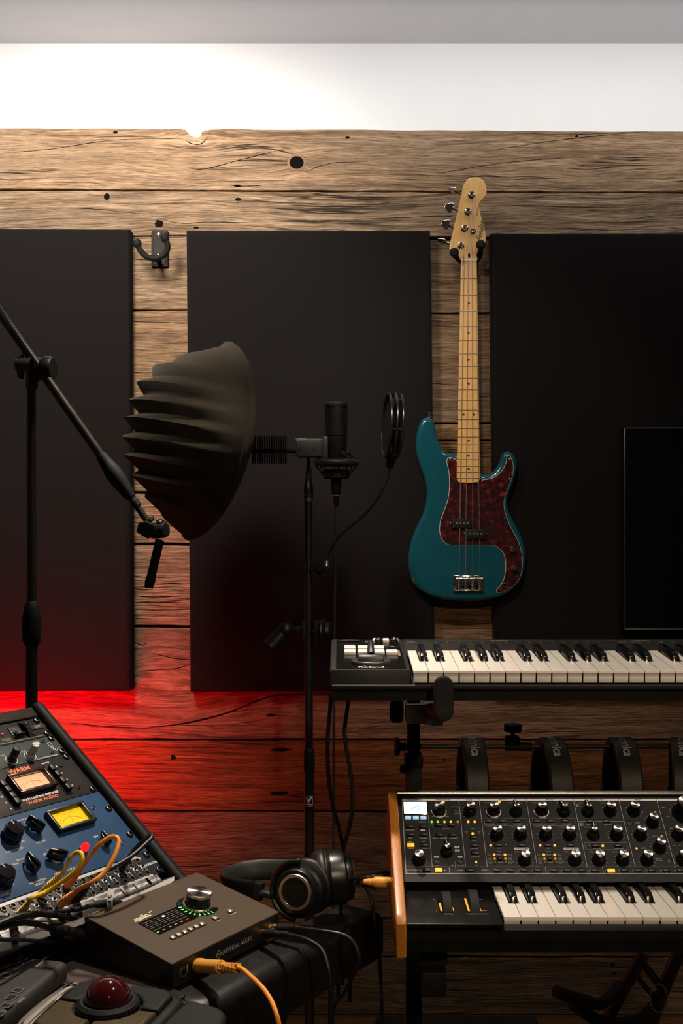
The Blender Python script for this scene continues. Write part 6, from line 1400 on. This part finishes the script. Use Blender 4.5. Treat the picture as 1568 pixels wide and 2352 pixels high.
# orange instrument cable plugged into the front
q = af(.0480, .0165); dd = (-AB * 1.0 + AU * .10).normalized()
P_end = at(541, 2222, 1.375)
dd = (at(548, 2224, 1.39) - q).normalized()
oc = tag(bpy.data.objects.new('instrument_cable', None), 'orange instrument cable plugged into the front of the audio interface', 'cable'); C.objects.link(oc); oc.location = q; OI = oc.matrix_world.inverted(); OI = T(q).inverted()
m = MB(); fr_ = along(q, dd); L = (at(548, 2224, 1.39) - q).length
m.lathe([(.0045, -.004), (.0045, .001), (.0085, .001), (.0092, .003), (.0095, .012), (.0088, .020), (.0082, .030), (.0086, .038), (.0088, L * .60), (.0070, L * .605)], 22, fr_); obj('plug_barrel', m, AMBER, oc, OI)
m = MB(); r_ = .0068
for i in range(5):
    z0 = L * (.60 + .4 * i / 5); m.lathe([(r_ * .55, z0), (r_ * .95, z0 + .001), (r_ * .95, z0 + .0032), (r_ * .55, z0 + .0042)], 14, fr_)
for k in range(6):
    a = 2 * pi * k / 6; m.tube([fr_ @ V((r_ * .85 * cos(a), r_ * .85 * sin(a), L * .6)), fr_ @ V((r_ * .8 * cos(a + .9), r_ * .8 * sin(a + .9), L))], .0014, 5)
m.lathe([(.0030, L * .6), (.0034, L)], 10, fr_); obj('plug_cage', m, AMBER, oc, OI)
m = MB(); m.tube(spline([q + dd * (L - .01), q + dd * (L + .006), at(575, 2242, 1.37), at(600, 2266, 1.345), at(622, 2298, 1.325), at(636, 2335, 1.31), at(643, 2375, 1.31), at(646, 2440, 1.33)], 8), .0030, 10); obj('cable_jacket', m, ORANGE, oc, OI)
# two headphone cables with gold plugs at its right front
def hp_cable(label, x, pts):
    q = af(x, .0165); m = MB(); m.tube(spline(pts, 8), .0027, 9); c_ = tag(obj('headphone_cable', m, CABLE), label, 'cable')
    dd = (pts[0] - q).normalized(); L = (pts[0] - q).length
    m = MB(); m.lathe([(.0052, 0), (.0060, .001), (.0060, .009), (.0054, .010)], 16, along(q, dd)); obj('gold_collar', m, GOLD, c_)
    pr = [(.0054, .009), (.0058, .012), (.0050, L * .62)]
    for i in range(4): z0 = L * (.64 + .09 * i); pr += [(.0040, z0), (.0044, z0 + L * .02), (.0044, z0 + L * .05), (.0036, z0 + L * .06)]
    m = MB(); m.lathe(pr + [(.003, L), (0, L)], 14, along(q, dd)); obj('plug_sleeve', m, BLKM, c_)
hp_cable('black cable plugged in rightmost at the interface front, curling over the armrest', .2080, [at(684, 2131, 1.585), at(740, 2138, 1.56), at(790, 2148, 1.55), at(815, 2170, 1.545), at(824, 2205, 1.54), at(812, 2240, 1.545), at(790, 2280, 1.56), at(768, 2310, 1.57), at(757, 2352, 1.58), at(752, 2450, 1.6)])
hp_cable('black cable plugged in second from the right, running down over the armrest', .1840, [at(660, 2146, 1.535), at(705, 2158, 1.51), at(738, 2180, 1.495), at(752, 2215, 1.48), at(758, 2260, 1.475), at(758, 2310, 1.475), at(757, 2400, 1.48), at(757, 2600, 1.5)])

# ------------------------------------------------------------------ trackball
KG = pm('gold_grey_shell', (.115, .090, .048), .34, .55, rvar=.05)
tb_c = V((-.278, 1.326, DZ)); TBM = T(tb_c) @ M4.Rotation(R(75), 4, 'Z')
tb = thing('trackball_mouse', 'black and bronze trackball with a dark red ball at the bottom of the picture', 'trackball', TBM)
m = MB(); m.prism(rrect(-.080, -.078, .066, .080, .022, 6), .0, .024, .010, 4, b0=.003); obj('base', m, BLK, tb)
SILV = pm('silver_trim', (.50, .46, .43), .30, .7)
m = MB(); m.prism([(p.x, p.y) for p in spline([(-.086, .066, 0), (-.06, .088, 0), (.0, .092, 0), (.048, .086, 0), (.062, .068, 0), (.040, .070, 0), (0, .072, 0), (-.05, .070, 0)], 4, True)], .003, .026, .008, 4); obj('silver_edge', m, SILV, tb)
m = MB(); m.tube(spline([(-.078, .066, .024), (-.03, .0685, .0265), (.03, .068, .0265), (.058, .060, .024)], 6), .0028, 8); obj('chrome_trim', m, CHROME, tb)
for sx, sy, mt_ in ((-1, 1, KG), (-1, -1, KG), (1, 1, BLKM), (1, -1, BLKM)):
    L_ = .072 if sx < 0 else .058
    o = [(sx * .0025, sy * .064), (sx * (L_ - .012), sy * .063), (sx * L_, sy * .050), (sx * L_, sy * .0025)] + [(sx * .0405 * cos(R(a)), sy * .0405 * sin(R(a))) for a in (4, 18, 32, 46, 60, 74, 86)]
    m = MB(); m.prism(o, .016, .0315, .004, 3, b0=0); obj('corner_button', m, mt_, tb)
m = MB(); m.lathe([(.0275, .020), (.0275, .034), (.029, .0375), (.0325, .0378), (.0365, .0345), (.0375, .028), (.0375, .018)], 56); rg = obj('scroll_ring', m, BLKM, tb)
m = MB()
for i in range(90):
    a = 2 * pi * i / 90; c_, s_ = cos(a), sin(a); m.box((0, 0, 0), (.0016, .0011, .0075), 0, T(.0370 * c_, .0370 * s_, .0285) @ M4.Rotation(a, 4, 'Z'))
tag(obj('ring_ridge', m, BLK, rg), None, None, None, 'stuff')
m = MB(); m.lathe([(0, .0275)] + [(.0275 * sin(pi * i / 24), .0275 * cos(pi * i / 24)) for i in range(1, 24)] + [(0, -.0275)], 48, T(0, 0, .0370)); obj('ball', m, pm('wine_red_ball', (.050, .004, .005), .08, spec=.6, coat=.8, rvar=.02, var=(8, .05)), tb, None, 60)
m = MB(); m.prism([(p.x, p.y) for p in spline([(-.060, -.074, 0), (.050, -.074, 0), (.060, -.095, 0), (.040, -.135, 0), (-.03, -.140, 0), (-.066, -.110, 0)], 4, True)], .002, .020, .007, 3); obj('wrist_wing', m, BLKM, tb)

# ------------------------------------------------------------------ fader controller
CP = at(160, 2206, 1.462); cu, cb = CP.dot(DU), CP.dot(DB)
CT = CP.z
fcM = T(CP.x, CP.y, DZ) @ M4.Rotation(R(76), 4, 'Z')   # right front corner; x right, y back
fc = thing('fader_controller', 'dark slate desktop controller with one knob and small square buttons at the lower left', 'controller', fcM)
SLATE = pm('slate_rubber', (.028, .026, .0255), .62, var=(25, .25), bump=(300, .06))
ht = CT - DZ
m = MB(); m.prism(rrect(-.300, 0, 0, .220, .010), .002, ht, .008, 4); obj('housing', m, SLATE, fc)
for x in (-.28, -.02):
    for y in (.02, .18): m = MB(); m.lathe([(.008, 0), (.008, .004)], 12, T(x, y, 0)); obj('rubber_foot', m, RUBBER, fc)
def fp(px, py): q = onplane(fcM, px, py, ht); return (q.x, q.y)
q = fp(38, 2204)
m = MB(); m.lathe([(.0088, 0), (.0088, .0225), (.0080, .0235), (0, .0232)], 24, T(*q, ht)); kf = obj('knob', m, pm('lighter_grey_knob', (.13, .125, .12), .5), fc)
for i in range(9):
    a = R(200 + i * 26); m = MB(); m.disc((q[0] + .0122 * cos(a), q[1] + .0122 * sin(a), ht + .0004), .0009, n=8); obj('dot_mark', m, PRINT, fc, None, 0)
for a, b, c_ in (((50, 2217), (72, 2193), (89, 2190)), ((82, 2223), (103, 2201), (119, 2198))):
    m = MB(); m.line([fp(*a), fp(*b), fp(*c_)], .0009, ht + .0004); obj('guide_line', m, PRINTD, fc, None, 0)
for i, (x, y) in enumerate(((13, 2242), (41, 2276), (27, 2292), (14, 2311), (-2, 2330), (-14, 2262))):
    q = fp(x, y); m = MB(); m.box((q[0], q[1], ht), (.0125, .0130, .0016), .0006); bq = obj('square_button', m, BLKM, fc)
    m = MB(); z_ = ht + .0010; m.line([(q[0] - .0055, q[1] - .0057), (q[0] + .0055, q[1] - .0057), (q[0] + .0055, q[1] + .0057), (q[0] - .0055, q[1] + .0057), (q[0] - .0055, q[1] - .0057)], .0005, z_); obj('button_outline', m, PRINTD, bq, None, 0)
m = MB(); a, b = fp(50, 2300), fp(45, 2308); q0, q1 = fp(43, 2304), fp(56, 2292); m.text('MUTE', ((q0[0] + q1[0]) / 2, (q0[1] + q1[1]) / 2), .0055, ht + .0004, rot=0); obj('lettering', m, PRINTD, fc, None, 0)
m = MB(); q0, q1 = fp(62, 2206), fp(88, 2214); m.text('OUTPUT', fp(60, 2208), .0040, ht + .0004, rot=R(0)); m.text('CHANNEL', fp(92, 2214), .0040, ht + .0004); obj('lettering', m, PRINTD, fc, None, 0)

# ------------------------------------------------------------------ headphones lying on the armrest
HC = at(679, 2049, 1.625)
dh = thing('headphones', 'black closed headphones with silver rings lying on the leather armrest', 'headphones', (HC.x + .05, HC.y + .03, DZ)); I = dh.matrix_world.inverted()
CUPM = pm('cup_black', (.006, .006, .006), .34, bump=(700, .05))
def cup(c, ax, r, ring=True):
    """ax points out of the shell; the ear pad is on the other side"""
    fr_ = along(c, ax)
    m = MB(); m.lathe([(0, .0150), (r * .34, .0150), (r * .36, .0138), (r * .40, .0138), (r * .62, .0150), (r * .66, .0160), (r * .80, .0150), (r * .86, .0110), (r * .88, .0060), (r * .98, .0030), (r, -.002), (r, -.018), (r * .95, -.021)], 48, fr_); s_ = obj('ear_cup', m, CUPM, dh, I)
    m = MB(); m.lathe([(r * .535, .0150), (r * .550, .0170), (r * .650, .0174), (r * .675, .0158)], 48, fr_); obj('silver_ring', m, CHROMED, s_)
    m = MB(); rr = r * 1.08; P = []
    for i in range(13):
        a = 2 * pi * i / 12
    prof = [(r * .60, -.020), (r * .66, -.034), (r * .80, -.044), (r * .98, -.041), (r * 1.08, -.030), (r * 1.02, -.0245), (r * 1.05, -.022), (r * .95, -.0195)]
    pr = spline([(p[0], 0, p[1]) for p in prof], 3); m.lathe([(p.x, p.z) for p in pr], 48, fr_); obj('ear_pad', m, LEATHER, s_, None, 60)
    m = MB(); m.disc((0, 0, -.024), r * .66, fr_, n=32); obj('driver_cloth', m, BLKM, s_, None, 0)
    return s_, fr_
CHROMED = pm('ring_metal', (.80, .77, .74), .28, 1.0)
ax1 = V((-.34, -.92, .12)).normalized(); c1_ = HC - ax1 * .0130
cup1, f1 = cup(c1_, ax1, .0385)
m = MB()
m.line([(-.0075, -.004), (0, .0055), (.0075, -.004), (-.0075, -.004)], .0011, .0154, f1); m.line([(-.004, -.0005), (.0065, -.0005)], .0010, .0154, f1); obj('cup_emblem', m, BLK, cup1, None, 0)
# yoke around the front cup
m = MB(); m.tube([c1_ + (f1.to_3x3() @ V((.0415 * cos(R(a)), .0415 * sin(R(a)), .004))) for a in range(95, 275, 9)], .0042, 8); m.tube([c1_ + (f1.to_3x3() @ V((-.0410 * 0 + .0415 * cos(R(a)), .0415 * sin(R(a)), .004))) for a in (95, 88)], .0048, 8); obj('yoke', m, CUPM, dh, I)
c2_ = at(782, 2014, 1.690); ax2 = V((.93, .10, .06)).normalized()
cup2, f2 = cup(c2_ + ax2 * .002, ax2, .0400)
hinge1 = at(590, 2050, 1.66); hinge2 = at(720, 1985, 1.75)
HBV = bpy.data.materials['headband_vinyl']
m = MB(); m.tube(spline([at(640, 2056, 1.650), at(612, 2052, 1.655), at(596, 2050, 1.662)], 4), [.012, .0115, .011, .0105, .010, .010, .010, .010, .010], 12, flat=.6); obj('fold_hinge', m, CUPM, dh, I)
m = MB(); m.lathe([(0, .014), (.0075, .013), (.0085, .010), (.0085, -.012), (0, -.013)], 16, along(at(593, 2046, 1.662), (0.1, 0, 1))); obj('hinge_pin', m, CUPM, dh, I)
pts = spline([at(588, 2043, 1.672), at(552, 2040, 1.70), at(520, 2030, 1.745), at(520, 2018, 1.80), at(560, 2003, 1.835), at(620, 1997, 1.840), at(680, 1998, 1.825), at(730, 2000, 1.79), at(760, 2002, 1.755)], 6)
rows = []
for i, p in enumerate(pts):
    a = pts[max(0, i - 1)]; b = pts[min(len(pts) - 1, i + 1)]; t_ = (b - a).normalized(); s_ = V((0, 0, 1)).cross(t_).normalized(); w_ = .0165; th_ = .0055
    zc = V((0, 0, 1)) * .92 + s_ * .3; zc.normalize()
    rows.append([p + zc * (w_ * cos(R(k))) + s_ * (th_ * sin(R(k))) for k in range(0, 360, 30)])
m = MB(); m.grid(rows, True); m.add(rows[0], [tuple(range(12))]); m.add(rows[-1], [tuple(range(11, -1, -1))]); obj('headband', m, HBV, dh, I, 60)
m = MB(); e0 = c2_ + ax2 * .020 + V((0, -.012, -.012)); m.lathe([(.0055, 0), (.0058, .008), (.0048, .014), (.0030, .030), (.0026, .034)], 12, along(at(816, 2022, 1.69), V((.9, -.45, -.18)))); obj('cable_entry', m, BLKM, dh, I)
m = MB(); m.tube(spline([at(822, 2024, 1.675), at(838, 2034, 1.655), at(852, 2065, 1.64), at(860, 2110, 1.635), at(868, 2160, 1.63), at(873, 2230, 1.625), at(876, 2300, 1.625), at(878, 2380, 1.63), at(879, 2500, 1.65)], 8), .0026, 9)
tag(obj('headphone_lead', m, CABLE), 'black lead falling from the right cup of the headphones past the armrest end', 'cable')

# ------------------------------------------------------------------ cables around the keyboards
def hang(label, pts, r=.0033, mat=CABLE):
    m = MB(); m.tube(spline(pts, 8), r, 9); return tag(obj('cable', m, mat), label, 'cable')
hang('black cable dropping from the left corner of the upper keyboard, left one of two', [at(760, 1590, 1.80), at(757, 1640, 1.80), at(752, 1700, 1.81), at(754, 1780, 1.82), at(764, 1850, 1.83), at(778, 1900, 1.84), at(788, 1950, 1.85), at(795, 2010, 1.86), at(800, 2110, 1.87), at(803, 2300, 1.88)])
hang('black cable dropping from under the upper keyboard, right one of two', [at(803, 1590, 1.86), at(797, 1630, 1.85), at(791, 1680, 1.83), at(797, 1730, 1.82), at(807, 1790, 1.81), at(809, 1850, 1.80), at(802, 1900, 1.80), at(787, 1952, 1.81), at(780, 2010, 1.83), at(778, 2110, 1.85), at(776, 2300, 1.87)])
c_ = V((SX + .0142, 1.575, at(0, 2019, 1.60).z))
oc2 = thing('jack_cable', 'orange jack cable plugged into the left wooden side of the synthesizer', 'cable', (SX, 1.60, c_.z)); J = oc2.matrix_world.inverted()
zc = at(0, 2027, 1.60).z
m = MB(); m.lathe([(.003, -.005), (.003, .001), (.0068, .001), (.0075, .003), (.0075, .024), (.0070, .025)], 18, along((SX, 1.60, zc), (-1, 0, .03))); obj('plug_barrel', m, AMBER, oc2, J)
m = MB(); m.lathe([(.0060, .024), (.0062, .027), (.0046, .029), (.0052, .032), (.0040, .035), (.0034, .040), (0, .040)], 14, along((SX, 1.60, zc), (-1, 0, .03))); obj('plug_cage', m, AMBER, oc2, J)
m = MB(); m.tube(spline([V((SX - .037, 1.60, zc + .001)), at(832, 2028, 1.66), at(812, 2032, 1.74), at(800, 2055, 1.80), at(797, 2110, 1.84), at(795, 2250, 1.86)], 7), .0030, 9); obj('cable_jacket', m, ORANGE, oc2, J)
zc = at(0, 2009, 1.65).z
oc3 = thing('jack_cable', 'black jack cable plugged into the synthesizer side just above the orange plug', 'cable', (SX, 1.65, zc)); J = oc3.matrix_world.inverted()
m = MB(); m.lathe([(.003, -.005), (.003, .001), (.0060, .001), (.0062, .020), (.0050, .021), (.0050, .024), (.0055, .025), (.0055, .028), (.0045, .029), (.0045, .032), (.0050, .033), (.0050, .036), (.0040, .037), (.0035, .044), (0, .044)], 16, along((SX, 1.65, zc), (-1, 0, -.12))); obj('plug_sleeve', m, BLK, oc3, J)
m = MB(); m.tube(spline([(SX - .040, 1.65, zc - .005), (SX - .060, 1.66, zc - .012), (SX - .072, 1.70, zc - .05), (SX - .07, 1.74, zc - .2)], 7), .0028, 9); obj('cable_jacket', m, CABLE, oc3, J)

# ------------------------------------------------------------------ things on the floor
fb = thing('floor_box', 'low scuffed black slab lying on the floor below the synthesizer', 'box', (at(1060, 0, 2.8).x, 2.84, FZ)); I = fb.matrix_world.inverted()
x0, x1 = at(872, 0, 2.8).x, at(1243, 0, 2.96).x; zt_ = at(0, 2330, 3.05).z
m = MB(); m.box(((x0 + x1) / 2, 2.80, (zt_ + FZ) / 2 + .004), (x1 - x0, .50, zt_ - FZ - .008), .006); obj('housing', m, pm('scuffed_black', (.022, .022, .020), .5, var=(18, .35), bump=(60, .15)), fb, I)
for xx in (x0 + .03, x1 - .03):
    m = MB(); m.box((xx, 2.80, FZ + .005), (.03, .4, .010), .002); obj('rubber_foot', m, RUBBER, fb, I)
gs_ = thing('guitar_stand', 'dim black folding guitar stand with foam arms under the synthesizer', 'guitar stand', (at(1440, 0, 2.35).x, 2.4, FZ)); I = gs_.matrix_world.inverted()
GY = 2.35
FOAM = pm('black_foam', (.020, .019, .018), .85)
m = MB(); m.tube([at(1478, 2190, GY), at(1400, 2330, GY), at(1360, 2420, GY), V((at(1345, 0, GY).x, GY, FZ + .01))], .0125, 12); obj('front_leg', m, STEELB, gs_, I)
m = MB(); m.tube([at(1562, 2180, GY + .05), at(1515, 2290, GY + .05), at(1480, 2400, GY + .05), V((at(1465, 0, GY + .05).x, GY + .05, FZ + .01))], .0140, 12); obj('rear_leg', m, STEELB, gs_, I)
m = MB(); m.tube([at(1470, 2205, GY + .02), at(1520, 2270, GY + .05)], .0085, 10); obj('hinge_strut', m, STEELB, gs_, I)
m = MB(); m.tube([at(1458, 2238, GY + .01), at(1510, 2300, GY + .05)], .006, 10); obj('hinge_strut', m, STEELB, gs_, I)
m = MB(); m.tube(spline([at(1425, 2262, GY), at(1400, 2290, GY - .03), at(1375, 2306, GY - .06), at(1345, 2298, GY - .08), at(1310, 2290, GY - .09), at(1275, 2276, GY - .10)], 5), .0125, 12); obj('foam_arm', m, FOAM, gs_, I)
m = MB(); m.tube(spline([at(1500, 2312, GY + .04), at(1470, 2340, GY), at(1420, 2352, GY - .04), at(1365, 2340, GY - .06), at(1315, 2305, GY - .08)], 5), .0125, 12); obj('foam_arm', m, FOAM, gs_, I)
m = MB(); cc = at(1512, 2292, GY - .005); m.tube([cc + V((.018 * cos(2 * pi * i / 24), 0, .030 * sin(2 * pi * i / 24))) for i in range(24)], .0014, 6, True); obj('lock_ring', m, NICKEL, gs_, I)

# flat print and lettering: too small to pick apart one by one
for o in list(bpy.data.objects):
    if o.parent and o.name.split('.')[0] in ('panel_print', 'header_print', 'button_lettering', 'wheel_lettering', 'display_text', 'lettering', 'level_mark'): o['kind'] = 'stuff'
